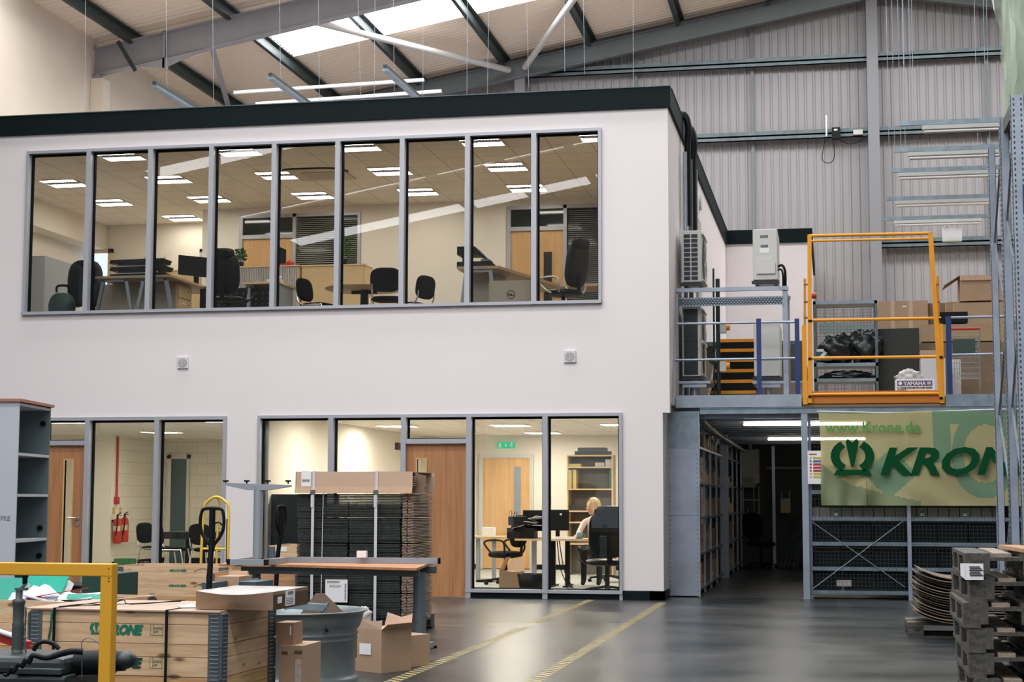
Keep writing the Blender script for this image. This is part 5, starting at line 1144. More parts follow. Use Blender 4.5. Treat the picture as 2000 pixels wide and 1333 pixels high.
# ---- yellow pallet gate ----
t = T('pallet_gate', 'orange-yellow up-and-over pallet gate on the mezzanine edge', 'gate', (2.7, YM, ZD-.1))
def gpt(u, v, y=YM-.06): return (X(u, v, y), y, Z(u, v, y))
zb = 2.605
for a, b_, w in (((1581, 459), (1582, 788), .055), ((1817, 454), (1839, 784), .06)): MB().beam(gpt(*a), gpt(*b_), w, .05, up=(0,1,0)).build('gate_stile', m_orange, t)
MB().beam(gpt(1826, 560, YM+.04), gpt(1836, 784, YM+.04), .05, .03, up=(0,1,0)).build('gate_stile', m_orange, t)
for v0, v1, r, dy in ((461, 456, .022, 0), (471, 466, .016, .35)): MB().cyl(gpt(1580, v0, YM-.06+dy), gpt(1818, v1, YM-.06+dy), r).build('top_bar', m_orange, t)
for v0, v1 in ((626, 622), (700, 697)): MB().cyl(gpt(1584, v0), gpt(1838, v1), .021).build('cross_bar', m_orange, t)
MB().cyl(gpt(1584, 771), gpt(1838, 769), .02).build('cross_bar', m_orange, t)
a, b_ = gpt(1586, 765), gpt(1838, 788); MB().box(a[0], b_[0], YM-.04, YM-.03, b_[2]+.01, a[2]).build('toe_board', mat('toe_orange', (.55, .17, .01), .5), t)
for u0, u1, v0, lab in ((1567, 1576, 637, 0), (1833, 1843, 634, 0)): 
    x0_, x1_ = X(u0, 700, YM-.06), X(u1, 700, YM-.06); MB().box(x0_, x1_, YM-.08, YM-.02, zb, Z(u0, v0, YM)).build('fixed_post', m_orange, t)
for u, v0, v1 in ((1572, 545, 640), (1832, 540, 640)): MB().beam(gpt(u, v0), gpt(u, v1), .035, .035, up=(0,1,0)).build('upper_link', mat('link_orange', (.60, .25, .03), .5), t)
bo = MB()
for u, v in ((1575, 556), (1575, 590), (1575, 621), (1822, 480), (1826, 556), (1829, 590)): bo.cyl(gpt(u-5, v, YM-.07), gpt(u+7, v, YM-.07), .014, n=8)
bo.build('bolts', mat('bolt_brown', (.25, .10, .03), .5), t)
for u, v in ((1582, 627), (1582, 701), (1582, 775), (1837, 624), (1838, 698), (1838, 778)): q = gpt(u, v, YM-.09); MB().box(q[0]-.022, q[0]+.022, q[1]-.01, q[1]+.01, q[2]-.015, q[2]+.015).build('end_cap', m_black, t)
# ---- things stored on the mezzanine ----
def mbox(lab, u0, v0, u1, v1, y, d, m, name='cardboard_carton', cat='box', group=None, base=True, top=None, bevel=0):
    x0, x1, z0, z1 = bx(u0, v1, u1, v0, y); z0 = ZD+.002 if base else z0
    t = T(name, lab, cat, ((x0+x1)/2, y+d/2, z0), group=group); MB().box(x0, x1, y, y+d, z0, z1).build('body', m, t, bevel=bevel); return t, x0, x1, z0, z1
S(MB().box(1.95, 3.6, 6.0, 6.06, 4.10, 4.26).box(3.6, 7.5, 6.0, 6.06, 4.10, 4.26).build('rail', mat('rail_galv2', (.22, .27, .28), .5, .4)), cat='rail')
t, x0, x1, z0, z1 = mbox('tall brown carton with two tape lines behind the black board', 1717, 587, 1812, 770, 4.2, .7, m_card)
for f in (.30, .66): MB().box(x0+f*(x1-x0)-.03, x0+f*(x1-x0)+.03, 4.195, 4.2, z0, z1).build('tape', m_cardl, t)
MB().box(x0+.5*(x1-x0), x0+.58*(x1-x0), 4.192, 4.196, z1-.1, z1-.08).build('handle_slot', m_paper, t)
o = MB().prism([(X(1713, 642, 3.2), Z(1713, 643, 3.2)), (X(1795, 642, 3.2), Z(1795, 641, 3.2)), (X(1797, 780, 3.2), ZD), (X(1716, 780, 3.2), ZD)], 'y', 3.2, 3.26).build('black_board', mat('board_black', (.018, .02, .018), .6)); tag(o, 'big upright black board in the middle of the pallet gate opening', 'board')
mbox('narrow brown carton standing beside the tall taped one', 1814, 592, 1846, 770, 4.3, .5, m_cardd)
mbox('small brown carton behind the right gate post', 1848, 590, 1870, 640, 5.0, .4, m_card, base=False)
t, x0, x1, z0, z1 = mbox('large open brown carton behind the shopping trolley', 1868, 590, 1960, 770, 4.6, .8, m_card)
t, x0, x1, z0, z1 = mbox('open topped carton on the stack at the right, flap pointing left', 1876, 537, 1960, 588, 4.7, .6, m_card, base=False)
MB().prism([(x0, z1), (x0+.02, z1+.02), (x0-.24, z1-.14), (x0-.25, z1-.17)], 'y', 4.7, 5.2).build('flap', m_cardd, t); MB().box(x0, x1, 4.66, 4.7, z1-.08, z1).build('front_flap', m_cardl, t)
t, x0, x1, z0, z1 = mbox('long flat oak-coloured panel box behind the trolley handle', 1800, 632, 1955, 668, 3.6, .35, mat('carton_oak', (.36, .25, .15), .7), base=False)
t, x0, x1, z0, z1 = mbox('brown carton under the long flat box', 1800, 668, 1960, 775, 3.6, .35, m_cardd)
mbox('black flat case above the blue post', 1836, 609, 1890, 631, 3.6, .3, m_black, name='black_case', cat='case', base=False)
mbox('white carton in the right corner of the gate opening', 1800, 700, 1846, 775, 2.6, .4, mat('white_carton', (.60, .60, .64), .6))
mbox('small brown open carton beside the white one', 1798, 684, 1830, 702, 2.65, .3, m_card, base=False)
mbox('white folded board behind the trolley wheels', 1858, 702, 1876, 772, 2.9, .1, mat('white_carton', (.60, .60, .64), .6), name='white_board', cat='board')
t, x0, x1, z0, z1 = mbox('white carton with a purple brand strip at the foot of the gate', 1750, 740, 1825, 775, 1.4, .35, m_paper)
w = x1-x0; zv = lambda v: Z(1790, v, 1.4)
MB().box(x0+.02, x1-.03, 1.396, 1.4, zv(754), zv(744)).build('purple_strip', mat('purple_print', (.10, .075, .22), .6), t)
text('lettering', 'YAMAHA', m_paper, t, (x0+.105, 1.392, zv(752.8)), .072, bold=.002)
rg = MB().cyl((x0+.06, 1.394, (zv(754)+zv(744))/2), (x0+.06, 1.392, (zv(754)+zv(744))/2), .026, n=16); rg.build('round_emblem', m_paper, t)
MB().box(x1-.10, x1-.045, 1.392, 1.395, zv(752), zv(746)).build('small_mark', mat('lilac', (.5, .48, .6), .6), t)
text('lettering', "5.1 SYSTEM D'ENCEINTES HOME CINEMA", m_print, t, (x0+.02, 1.394, zv(759.5)), .030, bold=.0012, sx=.86); text('lettering', 'NS-P710', m_print, t, (x0+.02, 1.394, zv(764)), .034, bold=.001)
def rag(name, lab, u, v, y, r, m, n=3, seed=1, base=None, cat='bag', flat=1.):
    c = at(u, v, y=y); rnd = random.Random(seed); ph = [rnd.uniform(0, 6) for _ in range(8)]
    f = lambda q: 1+.13*math.sin(6*q.x+ph[0])*math.cos(7*q.z+ph[1])+.09*math.sin(13*q.y+ph[2]+5*q.z)+.06*math.sin(19*q.x+ph[3]-11*q.z)
    o = MB().ell(c, r, 36, 24, fn=f).build(name, m); tag(o, lab, cat); return o
rag('crumpled_plastic', 'crumpled pale plastic film on the white branded carton', 1775, 736, 1.6, (.17, .12, .10), mat('film_grey', (.48, .46, .45), .35, var=.3, vs=14), seed=4, cat='plastic')
t, x0, x1, z0, z1 = mbox('blue and white printed carton on the left shelf behind the gate', 1592, 682, 1625, 705, 3.0, .3, mat('carton_teal', (.03, .12, .17), .6), base=False)
MB().box(x0, x1, 2.995, 3.0, z1-.04, z1).prism([(x0+.02, z0+.01), (x0+.08, z0+.01), (x0+.2, z0+.14), (x0+.14, z0+.14)], 'y', 2.994, 3.0).build('white_print', m_paper, t)
t = T('steel_shelving', 'low grey steel shelving behind the left half of the gate', 'shelving', (2.6, 3.0, ZD)); xs0, xs1 = X(1590, 740, 2.95), X(1716, 740, 2.95)
for v in (712, 742, 590): z = Z(1650, v, 2.95); MB().box(xs0, xs1, 2.95, 3.5, z-.03, z+.02).build('shelf', m_galv, t)
for x in (xs0, xs1-.04): MB().box(x, x+.04, 2.95, 3.0, ZD, Z(1650, 588, 2.95)).box(x, x+.04, 3.45, 3.5, ZD, Z(1650, 588, 2.95)).build('upright', m_galvd, t)
wm = MB(); x = xs0
while x < xs1: wm.box(x, x+.003, 3.5, 3.503, ZD, Z(1650, 596, 2.95)); x += .05
z = ZD+.05
while z < Z(1650, 596, 2.95): wm.box(xs0, xs1, 3.503, 3.506, z, z+.003); z += .05
wm.build('mesh_back', mat('mesh_wire', (.04, .055, .06), .6, .2), t)
m_bag = mat('bin_bag_black', (.008, .012, .014), .3)
rag('black_bag', 'large black bin bag on the shelf behind the gate, left of the pair', 1636, 683, 3.15, (.28, .2, .22), m_bag, seed=2); rag('black_bag', 'large black bin bag with a folded top, next to the black board', 1690, 678, 3.15, (.26, .2, .25), m_bag, seed=3)
rag('black_bag', 'flat black bag with a white sheet on the lower shelf behind the gate', 1655, 735, 3.15, (.38, .2, .08), m_bag, seed=6)
o = MB().ob(at(1645, 738, y=2.98)+Vector((0, 0, .012)), (.3, .1, .01), ry=.06).build('paper_sheet', m_galvl); tag(o, 'pale sheet lying on the lower shelf behind the gate', 'sheet')
# trolley
t = T('shopping_trolley', 'wire shopping trolley with a red handle on the mezzanine', 'trolley', (X(1890, 770, 2.2), 2.3, ZD))
m_wire = mat('trolley_wire', (.38, .42, .42), .3, .7); xa, xb = X(1853, 700, 2.0), X(1916, 700, 2.0); zh, zb_, zt_ = Z(1880, 643, 2.0), Z(1880, 740, 2.0), Z(1880, 655, 2.0)
mb = MB().cyl((xa, 2.0, zh), (xb, 2.0, zh), .018); mb.build('handle', m_red, t)
w = MB(); n = 12
for i in range(n+1):
    x = xa+(xb-xa)*i/n; w.cyl((x, 2.05, zt_), (x*.92+(xa+xb)/2*.08, 2.1, zb_), .0045, n=5).cyl((x*.92+(xa+xb)/2*.08, 2.1, zb_), (x*.85+(xa+xb)/2*.15, 2.7, zb_+.12), .004, n=5)
for j in range(9):
    z = zt_+(zb_-zt_)*j/8; w.cyl((xa, 2.07, z), (xb, 2.07, z), .0045, n=5)
    w.cyl((xa, 2.07, z), (xa+.05, 2.7, z+.02), .004, n=5).cyl((xb, 2.07, z), (xb-.05, 2.7, z+.02), .004, n=5)
w.build('basket', m_wire, t)
MB().box(xa+.06, xb-.07, 2.03, 2.05, Z(1880, 694, 2.0), Z(1880, 662, 2.0)).build('seat_flap', mat('trolley_teal', (.03, .06, .055), .5), t)
fr = MB()
for x in (xa+.02, xb-.02): fr.tube([(x, 2.0, zh), (x, 2.02, zb_), (x, 2.1, ZD+.08), (x, 2.6, ZD+.1)], .011, 6)
fr.build('chassis', m_wire, t)
for x in (xa+.02, xb-.02):
    for y in (2.1, 2.6): MB().cyl((x-.012, y, ZD+.05), (x+.012, y, ZD+.05), .05, n=14).build('wheel', m_black, t)
# ---- wall mounted items on the gable and pendants ----
q = at(1633, 262, y=17.2); t = T('gable_control_box', 'small black control box with hanging cables on the gable rail', 'box', (q.x, 17.1, q.z-.13)); MB().box(q.x-.1, q.x+.1, 17.05, 17.22, q.z-.13, q.z+.13).build('casing', m_black, t); MB().box(q.x-.05, q.x+.03, 17.045, 17.05, q.z+.05, q.z+.09).build('face_label', m_paper, t)
cable = lambda L: [at(u, v, y=17.1) for u, v in L]
MB().tube(cable([(1612, 268), (1608, 290), (1606, 312), (1618, 319), (1628, 312), (1630, 295), (1627, 272)]), .010, 6, sub=4).tube(cable([(1640, 272), (1655, 281), (1675, 278), (1698, 262)]), .010, 6, sub=4).build('cable', m_black, t)
q = at(1614, 248, y=17.1); o = MB().cyl((q.x, 17.15, q.z-.22), (q.x, 17.15, q.z+.25), .02).ell((q.x, 17.15, q.z+.27), (.025, .025, .025), 8, 6).build('antenna', m_paper); tag(o, 'white rod antenna on the gable rail beside the black box', 'antenna')
q = at(1675, 258, y=17.15); o = B(q.x-.1, q.x+.12, 17.15, 17.22, q.z-.06, q.z+.06).build('junction_box', mat('jbox', (.5, .48, .47), .6)); tag(o, 'pale junction box on the gable rail beside the post', 'box')
q = at(1592, 578, y=3); t = T('alarm_sounder', 'small red alarm sounder beside the yellow gate', 'alarm', (q.x, q.y, q.z-.05)); MB().cyl((q.x-.05, 3, q.z), (q.x+.02, 3, q.z), .045, n=14).build('sounder', m_red, t); MB().box(q.x-.08, q.x-.05, 2.97, 3.03, ZD, q.z+.03).build('mounting_post', m_white, t)
def pend(i, us, ue, v, ub0, ub1, vb):
    z = 6.2; a = at(us, v, z=z); b = at(ue, v-6, z=z); y = a.y; labs = ['topmost', 'second', 'third', 'fourth', 'lowest']
    t = T('pendant_batten', 'unlit white tube light hung from a grey channel at the right, %s of the five' % labs[i], 'light fitting', ((a.x+b.x)/2, y, z-.15), group='hung tube lights at the right')
    L = 2.0 if i < 2 else 1.85
    MB().box(a.x, a.x+L, y-.02, y+.02, z-.03, z+.03).build('channel', m_galv, t)
    x0 = a.x+(ub0-us)/(ue-us)*L; x1 = a.x+(ub1-us)/(ue-us)*L
    MB().box(x0, x1, y-.05, y+.05, z-.095, z-.045).build('housing', m_mach, t)
    MB().cyl((x0+.02, y-.03, z-.125), (x1-.02, y-.03, z-.125), .016).cyl((x0+.02, y+.03, z-.125), (x1-.02, y+.03, z-.125), .016).build('tube', m_paper, t)
    MB().cyl((a.x+.15, y, z), (a.x+.15, y, roofz(a.x)-.3), .004, n=5).cyl((a.x+L-.2, y, z), (a.x+L-.2, y, roofz(a.x)-.5), .004, n=5).build('hanger', m_galvl, t)
pend(0, 1757, 1968, 242, 1787, 1953, 255); pend(1, 1747, 1958, 294, 1766, 1930, 304); pend(2, 1740, 1932, 334, 1751, 1932, 343); pend(3, 1731, 1930, 389, 1746, 1926, 397); pend(4, 1722, 1930, 428, 1745, 1910, 437)
q = at(1860, 455, y=7.3); t = T('emergency_light', 'white twin-headed emergency light below the lowest tube light', 'light fitting', (q.x, 7.3, q.z-.12)); zz = q.z
MB().box(q.x-.16, q.x+.16, 7.3, 7.42, zz-.14, zz+.10).build('casing', m_paper, t)
for s in (-1, 1): MB().ell((q.x+s*.09, 7.32, zz+.16), (.06, .05, .05), 12, 8).build('lamp_head', m_chrome, t)
MB().cyl((q.x, 7.36, zz+.1), (q.x, 7.36, 6.17), .006, n=5).build('hanger', m_galvl, t)
# ---- pallet racking uprights at the right edge ----
def upright(x, y, top, lab, w=.10, holes2=True):
    t = T('racking_upright', lab, 'racking upright', (x+w/2, y, 0), group=None)
    MB().box(x, x+.004, y, y+.07, 0, top).box(x+w-.004, x+w, y, y+.07, 0, top).box(x, x+w, y, y+.004, 0, top).build('channel', m_galvl, t)
    MB().box(x-.02, x+w+.02, y-.03, y+.1, 0, .01).build('foot_plate', m_galvd, t)
    h = MB(); z = .1
    while z < top-.05:
        for xx in ((x+.02, x+w-.034) if holes2 else ()): h.box(xx, xx+.013, y-.002, y, z, z+.022)
        h.box(x-.002, x, y+.028, y+.044, z, z+.022); z += .05
    h.build('hole_pattern', mat('hole_dark', (.02, .04, .045), .7), t); return t
U = [at(1930, 290, z=5), at(1953, 232, z=5), at(1973, 186, z=5)]
upright(U[0].x, U[0].y, 5.0, 'furthest galvanised racking upright at the right edge', .07, False)
upright(U[0].x+.01, U[0].y-1.05, 5.0, 'second furthest galvanised racking upright, braced to the furthest', .07, False)
upright(U[1].x, U[1].y, 5.0, 'third galvanised racking upright from the back', .08, False)
upright(U[2].x, U[2].y, 5.0, 'nearest galvanised racking upright with two columns of square holes', .12)
def lattice(x, ya, yb, lab):
    mb = MB(); z = .4; s = 0
    while z < 4.6:
        mb.beam((x, ya if s else yb, z), (x, yb if s else ya, z+.9), .03, .02, up=(1,0,0)); z += .9; s = 1-s
    o = mb.build('frame_bracing', m_galv); tag(o, lab, 'bracing')
lattice(U[0].x+.04, U[0].y-1.0, U[0].y, 'zigzag bracing of the further racking frame'); lattice(U[1].x+.04, U[2].y+.07, U[1].y, 'zigzag bracing of the nearer racking frame')
t = T('upright_plate', 'blue load plate fixed to the nearest racking upright', 'sign', (U[2].x+.09, U[2].y, 3.9)); MB().box(U[2].x+.085, U[2].x+.125, U[2].y-.006, U[2].y-.001, 3.9, 4.16).build('plate', m_blue, t)
for z in (2.2, 4.2):
    o = B(U[2].x+.12, U[2].x+2.7, U[2].y, U[2].y+.06, z, z+.11).build('racking_beam', m_orange); tag(o, 'orange racking beam running right from the nearest upright', 'racking beam', 'racking beams beyond the right edge')
# wrapped load on the rack
t = T('wrapped_load', 'pale green load in torn stretch film high on the racking at the right edge', 'load', (4.6, -5.9, 5.0))
xw0 = X(1985, 150, -6.3)
MB().box(xw0, xw0+1.2, -6.3, -5.3, 5.0, 6.9).build('load_block', mat('load_green', (.34, .42, .30), .6, var=.12, vs=3), t)
rnd = random.Random(9); ph = [rnd.uniform(0, 6) for _ in range(9)]
def film(u, v):
    z = 5.0+v*2.0; out = .02+.10*math.exp(-((v-.72)/.16)**2)
    x = xw0-out-.03*math.sin(9*v+ph[0])*math.sin(7*u+ph[1])-.015*math.sin(31*v+ph[2]+9*u); y = -6.35+u*1.05
    return (x, y, z)
def film2(u, v):
    return (xw0-.05*(1-u)+u*1.2, -6.33-.03*math.sin(11*v+5*u+ph[3])-.015*math.sin(33*u+13*v), 5.0+v*2.0)
g = bpy.data.materials.new('stretch_film'); g.use_nodes = True; nt = g.node_tree; nt.nodes.clear()
a1 = nt.nodes.new('ShaderNodeBsdfTransparent'); a1.inputs[0].default_value = (.88, .92, .86, 1); a2 = nt.nodes.new('ShaderNodeBsdfPrincipled'); a2.inputs['Base Color'].default_value = (.62, .68, .58, 1); a2.inputs['Roughness'].default_value = .18
a3 = nt.nodes.new('ShaderNodeMixShader'); a3.inputs[0].default_value = .38; a4 = nt.nodes.new('ShaderNodeOutputMaterial'); nt.links.new(a1.outputs[0], a3.inputs[1]); nt.links.new(a2.outputs[0], a3.inputs[2]); nt.links.new(a3.outputs[0], a4.inputs[0])
MB().grid(film, 20, 70).grid(film2, 20, 60).build('stretch_film', g, t)
o = B(xw0-.05, xw0+1.25, -6.4, -5.2, 4.86, 4.99).build('pallet', m_pale); tag(o, 'wooden pallet under the wrapped load on top of the racking', 'pallet')
# walls vents on the white front
for u, v, lab in ((357, 709, 'white square wall vent with round grille, below the left upper panes'), (1113, 697, 'white square wall vent with round grille, below the right upper panes')):
    q = at(u, v, y=-.02); t = T('wall_vent', lab, 'vent', (q.x, -.02, q.z-.09)); r = .082
    MB().box(q.x-r, q.x+r, -.03, 0, q.z-r, q.z+r).build('cover', mat('vent_white', (.66, .64, .65), .5), t, bevel=.006)
    MB().cyl((q.x, -.03, q.z), (q.x, -.034, q.z), .064, n=28).build('grille_disc', mat('vent_grey', (.30, .31, .32), .6), t)
    g = MB()
    for i in range(9): hh = -.052+i*.013; ww = math.sqrt(max(0, .06**2-hh*hh)); g.box(q.x-ww, q.x+ww, -.038, -.034, q.z+hh-.003, q.z+hh+.003)
    g.box(q.x-.003, q.x+.003, -.04, -.034, q.z-.06, q.z+.06).build('louvre', mat('vent_white', (.66, .64, .65), .5), t)
# ================= FOREGROUND =================
def pallet_mb():
    t = T('pallet', '', 'pallet')
    tb = MB()
    for k, (y, w) in enumerate(((-.3275, .145), (-.185, .10), (0, .145), (.185, .10), (.3275, .145))): MB().box(-.6, .6, y-w/2, y+w/2, .122, .144).build('deck_board', m_palt if k % 2 else m_pale, t)
    for x in (-.5275, 0, .5275): MB().box(x-.0725, x+.0725, -.4, .4, .100, .122).build('cross_board', m_pale, t)
    for x in (-.5275, 0, .5275):
        for y in (-.3275, 0, .3275): MB().box(x-.0725, x+.0725, y-.07, y+.07, .022, .100).build('block', m_pale, t)
    for y in (-.35, 0, .35): MB().box(-.6, .6, y-.05, y+.05, 0, .022).build('bottom_board', m_pale, t)
    return t
PAL = pallet_mb()
c_ = (2.89+.4, -11.12)
rr = random.Random(2); ordn = ['bottom', 'second from the bottom', 'third from the bottom', 'fourth from the bottom', 'third from the top', 'second from the top']
for k in range(7):
    loc = (c_[0]+rr.uniform(-.03, .02)+(.05 if k < 2 else 0), c_[1]+rr.uniform(-.03, .03), .1445*k); lab = 'weathered wooden pallet in the tall stack at the right, %s' % ordn[k] if k < 6 else 'top pallet of the tall stack at the right, with a scribbled white label'
    g = 'stacked pallets at the right'
    if k == 0: move(PAL, loc, PI/2); PAL['label'] = lab; PAL['group'] = g
    else: TP = dup(PAL, loc, PI/2+rr.uniform(-.02, .02), lab, g)
# label on the top pallet
q = at(1905, 1115, y=-11.75); lb = T('pallet_label', 'white sheet with black scribble stapled to the front of the top pallet', 'label', (q.x, -11.74, q.z-.05))
MB().box(q.x-.06, q.x+.045, -11.755, -11.75, q.z-.055, q.z+.04).prism([(q.x-.06, q.z-.05), (q.x-.085, q.z-.03), (q.x-.085, q.z+.04), (q.x-.06, q.z+.04)], 'y', -11.76, -11.755).build('sheet', m_paper, lb)
sc_ = MB()
for k in range(6): sc_.box(q.x-.035+.004*(k % 2), q.x+.026+.008*(k % 3), -11.758, -11.756, q.z+.018-k*.010, q.z+.024-k*.010)
sc_.build('scribble', m_print, lb)
o = MB().ob((2.89+.36, -11.28, 1.028), (.13, .9, .022), rz=.06).build('loose_board', mat('board_orange', (.42, .25, .13), .7, var=.1, vs=6)); tag(o, 'loose orange-brown board lying on the top pallet', 'board')
# curved sheets on a pallet
PB = dup(PAL, (3.42, -4.95, 0), 0, 'low pallet under the curved cardboard sheets', 'x'); del PB['group']
for k in range(17):
    z = .155+k*.0255; L = 1.15; off = rr.uniform(-.05, .06)
    def sh(u, v, z=z, off=off, k=k):
        x = 2.90+off*.5+u*1.1; cu = max(0, (.34-u)/.34); cu2 = cu*cu*.10
        return (x-.0*cu, -5.52+v*.95+off, z+cu2)
    mb = MB().grid(sh, 16, 2); o = mb.build('cardboard_sheet', mat('old_board', (.20, .155, .115), .8) if k % 3 else mat('old_board_b', (.14, .11, .085), .8)); so = o.modifiers.new('t', 'SOLIDIFY'); so.thickness = .007; so.offset = 1
    tag(o, 'topmost curved brown sheet of the low stack beside the pallets' if k == 16 else 'curved brown sheet in the low stack beside the pallets, number %d from the bottom' % (k+1), 'cardboard', 'curved sheets on the low pallet')
# ---- collar crates ----
def crate(lab, cx, cy, rz, ztop, w=1.2, d=.8, n=3, lid=False, zbase=.12, front='krone', aged=1):
    t = T('pallet_collar_crate', lab, 'crate', (cx, cy, 0), rz); hc = (ztop-zbase)/n; M = WM[t.name]
    def W_(mb): mb.v = [tuple(M @ Vector(q)) for q in mb.v]; return mb
    for i in range(n):
        z0 = zbase+i*hc; mm = m_pine if i >= aged else m_pined
        for nm, (xa, xb, ya, yb_) in (('front_board', (-w/2, w/2, -d/2, -d/2+.02)), ('rear_board', (-w/2, w/2, d/2-.02, d/2)), ('side_board', (-w/2, -w/2+.02, -d/2+.02, d/2-.02)), ('side_board', (w/2-.02, w/2, -d/2+.02, d/2-.02))):
            b = MB().box(xa, xb, ya, yb_, z0+.003, z0+hc*.60).box(xa, xb, ya, yb_, z0+hc*.60+.003, z0+hc-.001)
            if nm == 'side_board': mm = m_pine_y if i >= aged else m_pined_y
            W_(b).build(nm, mm, t)
        for sx in (-1, 1):
            for sy in (-1, 1):
                h = MB().box(sx*w/2-sx*.075, sx*w/2+sx*.004, sy*d/2, sy*d/2+sy*.005, z0-.012, z0+hc-.012).box(sx*w/2, sx*w/2+sx*.005, sy*d/2-sy*.09, sy*d/2+sy*.004, z0-.012, z0+hc-.012)
                hh = MB()
                for k in range(8): hh.box(sx*w/2-sx*.06, sx*w/2-sx*.01, sy*d/2+sy*.004, sy*d/2+sy*.010, z0+.01+k*.023, z0+.015+k*.023).box(sx*w/2+sx*.004, sx*w/2+sx*.010, sy*d/2-sy*.075, sy*d/2-sy*.02, z0+.01+k*.023, z0+.015+k*.023)
                h.cyl((sx*w/2+sx*.006, sy*d/2+sy*.006, z0-.01), (sx*w/2+sx*.006, sy*d/2+sy*.006, z0+hc-.02), .008, n=8)
                W_(h).build('hinge_plate', m_galvd, t); W_(hh).build('hinge_ridges', m_galvl, t)
    W_(MB().box(-w/2, w/2, -d/2, d/2, zbase-.03, zbase)).build('base_board', m_pale, t)
    b = MB()
    for x in (-w/2+.08, 0, w/2-.08):
        for y in (-d/2+.08, 0, d/2-.08): b.box(x-.07, x+.07, y-.06, y+.06, 0, zbase-.03)
    W_(b).build('pallet_blocks', m_pale, t)
    if lid: W_(MB().box(-w/2-.035, w/2-.0, -d/2-.02, d/2+.02, ztop, ztop+.008)).build('lid_board', mat('hardboard', (.46, .33, .25), .6, var=.05, vs=3), t)
    return t, M
def decal(fn, t, M):   # build lettering in crate axes
    o = fn()
    return o
def ctext(name, body, m, t, M, x, z, size, d, **k):
    # lettering laid on the crate front, in the crate's own axes
    WMt = WM[t.name]; WM[t.name] = Matrix.Identity(4); o = text(name, body, m, t, (x, -d/2-.002, z), size, **k); WM[t.name] = WMt; WM[o.name] = WMt; return o
def ccrown(t, cx, cz, w, d, m):
    WMt = WM[t.name]; WM[t.name] = Matrix.Identity(4); o = crown('emblem', cx, cz, w, -d/2-.002, m, t, .001); WM[t.name] = WMt; WM[o.name] = WMt
def stamp(t, x, z, d, s=1.):
    WMt = WM[t.name]; WM[t.name] = Matrix.Identity(4); y0, y1 = -d/2-.002, -d/2-.001; w, h = .075*s, .062*s; e = .0015
    MB().box(x, x+w, y0, y1, z, z+e).box(x, x+w, y0, y1, z+h, z+h+e).box(x, x+e, y0, y1, z, z+h).box(x+w, x+w+e, y0, y1, z, z+h).box(x+.018*s, x+.018*s+e, y0, y1, z, z+h).build('stamp_frame', m_green, t)
    a = text('stamp_lettering', 'LV-012', m_green, t, (x+.022*s, y0, z+.034*s), .017*s); b = text('stamp_lettering', 'HT', m_green, t, (x+.024*s, y0, z+.012*s), .018*s)
    WM[t.name] = WMt; WM[a.name] = WMt; WM[b.name] = WMt
FC = (-1.882, -12.368, -.044)
t, M = crate('strapped pine crate with a brown board lid and green lettering, nearest in front', *FC, .673, lid=True)
hb = .8
for z, bodyx in ((.553, 0), (.365, 0)):
    ccrown(t, -.175, z+.020, .085, hb, m_green); ctext('lettering', 'KRONE', m_green if z > .5 else mat('print_dark_green', (.004, .05, .04), .6), t, M, -.120, z-.014, .076, hb, bold=.0048, shear=.28, sx=.88); stamp(t, .165, z-.015, hb)
for x in (-.435, .275):
    s = MB().box(x-.0085, x+.0085, -.424, -.421, .1, .684).box(x-.0085, x+.0085, -.424, .424, .682, .685); s.v = [tuple(M @ Vector(q)) for q in s.v]; s.build('strap', m_black, t)
s = MB().prism([(-.455, .67), (-.44, .67), (-.447, .55), (-.475, .48), (-.458, .47)], 'y', -.43, -.426); s.v = [tuple(M @ Vector(q)) for q in s.v]; s.build('strap_tail', m_green, t)
s = MB().tube([(-.42, -.40, .690), (-.30, -.28, .70), (-.22, -.2, .692), (-.16, -.1, .715), (-.1, -.12, .692), (.1, .2, .70)], .0035, 6, sub=4).tube([(-.4, -.40, .690), (-.2, -.24, .694), (.08, .18, .694)], .003, 6, sub=4); s.v = [tuple(M @ Vector(q)) for q in s.v]; s.build('strap_tail', m_black, t)
# parcel on the lid
pz = .685; Mp = Matrix.Translation((-1.245, -12.42, pz)) @ Matrix.Rotation(-.02, 4, 'Z')
t = T('cardboard_parcel', 'dented flat brown parcel wrapped in clear tape on the front crate lid', 'parcel', (-1.245, -12.42, pz), -.02)
A, Bd, H = .235, .30, .105
def par(u, v): 
    x = -A+2*A*u; s = math.sin(PI*u); return (x, -Bd-.012*s*math.sin(PI*v)-.035*s*v*v, H*v*(1-.0*s)-.0+(-.018*s*v))
mb = MB().grid(par, 24, 10)
def ptop(u, v): x = -A+2*A*u; s = math.sin(PI*u); return (x, -Bd-.035*s*(1-v)**2+2*Bd*v, H-.018*s*(1-v)+.014*s*math.sin(PI*v))
mb.grid(ptop, 24, 12, m=1).box(-A, A, -Bd+.003, Bd, 0, H-.02).add([(A, -Bd, 0), (A, Bd, 0), (A, Bd, H), (A, -Bd, H)], [(0,1,2,3)]).add([(-A, -Bd, 0), (-A, Bd, 0), (-A, Bd, H), (-A, -Bd, H)], [(3,2,1,0)]).add([(-A, Bd, 0), (A, Bd, 0), (A, Bd, H), (-A, Bd, H)], [(3,2,1,0)])
mb.v = [tuple(Mp @ Vector(q)) for q in mb.v]; mb.build('wrapped_box', [mat('parcel_brown', (.30, .19, .12), .35, bump=.2, bs=18, coat=.3), mat('parcel_top', (.60, .56, .54), .3, var=.2, vs=5, coat=.4)], t)
s = MB().box(A+.001, A+.003, -.10, .06, .012, .100).box(A+.001, A+.003, -.23, -.16, .035, .072); s.v = [tuple(Mp @ Vector(q)) for q in s.v]; s.build('address_label', m_paper, t)
s = MB()
for k in range(10): s.box(A+.003, A+.0036, -.06+k*.009, -.055+k*.009, .075, .094)
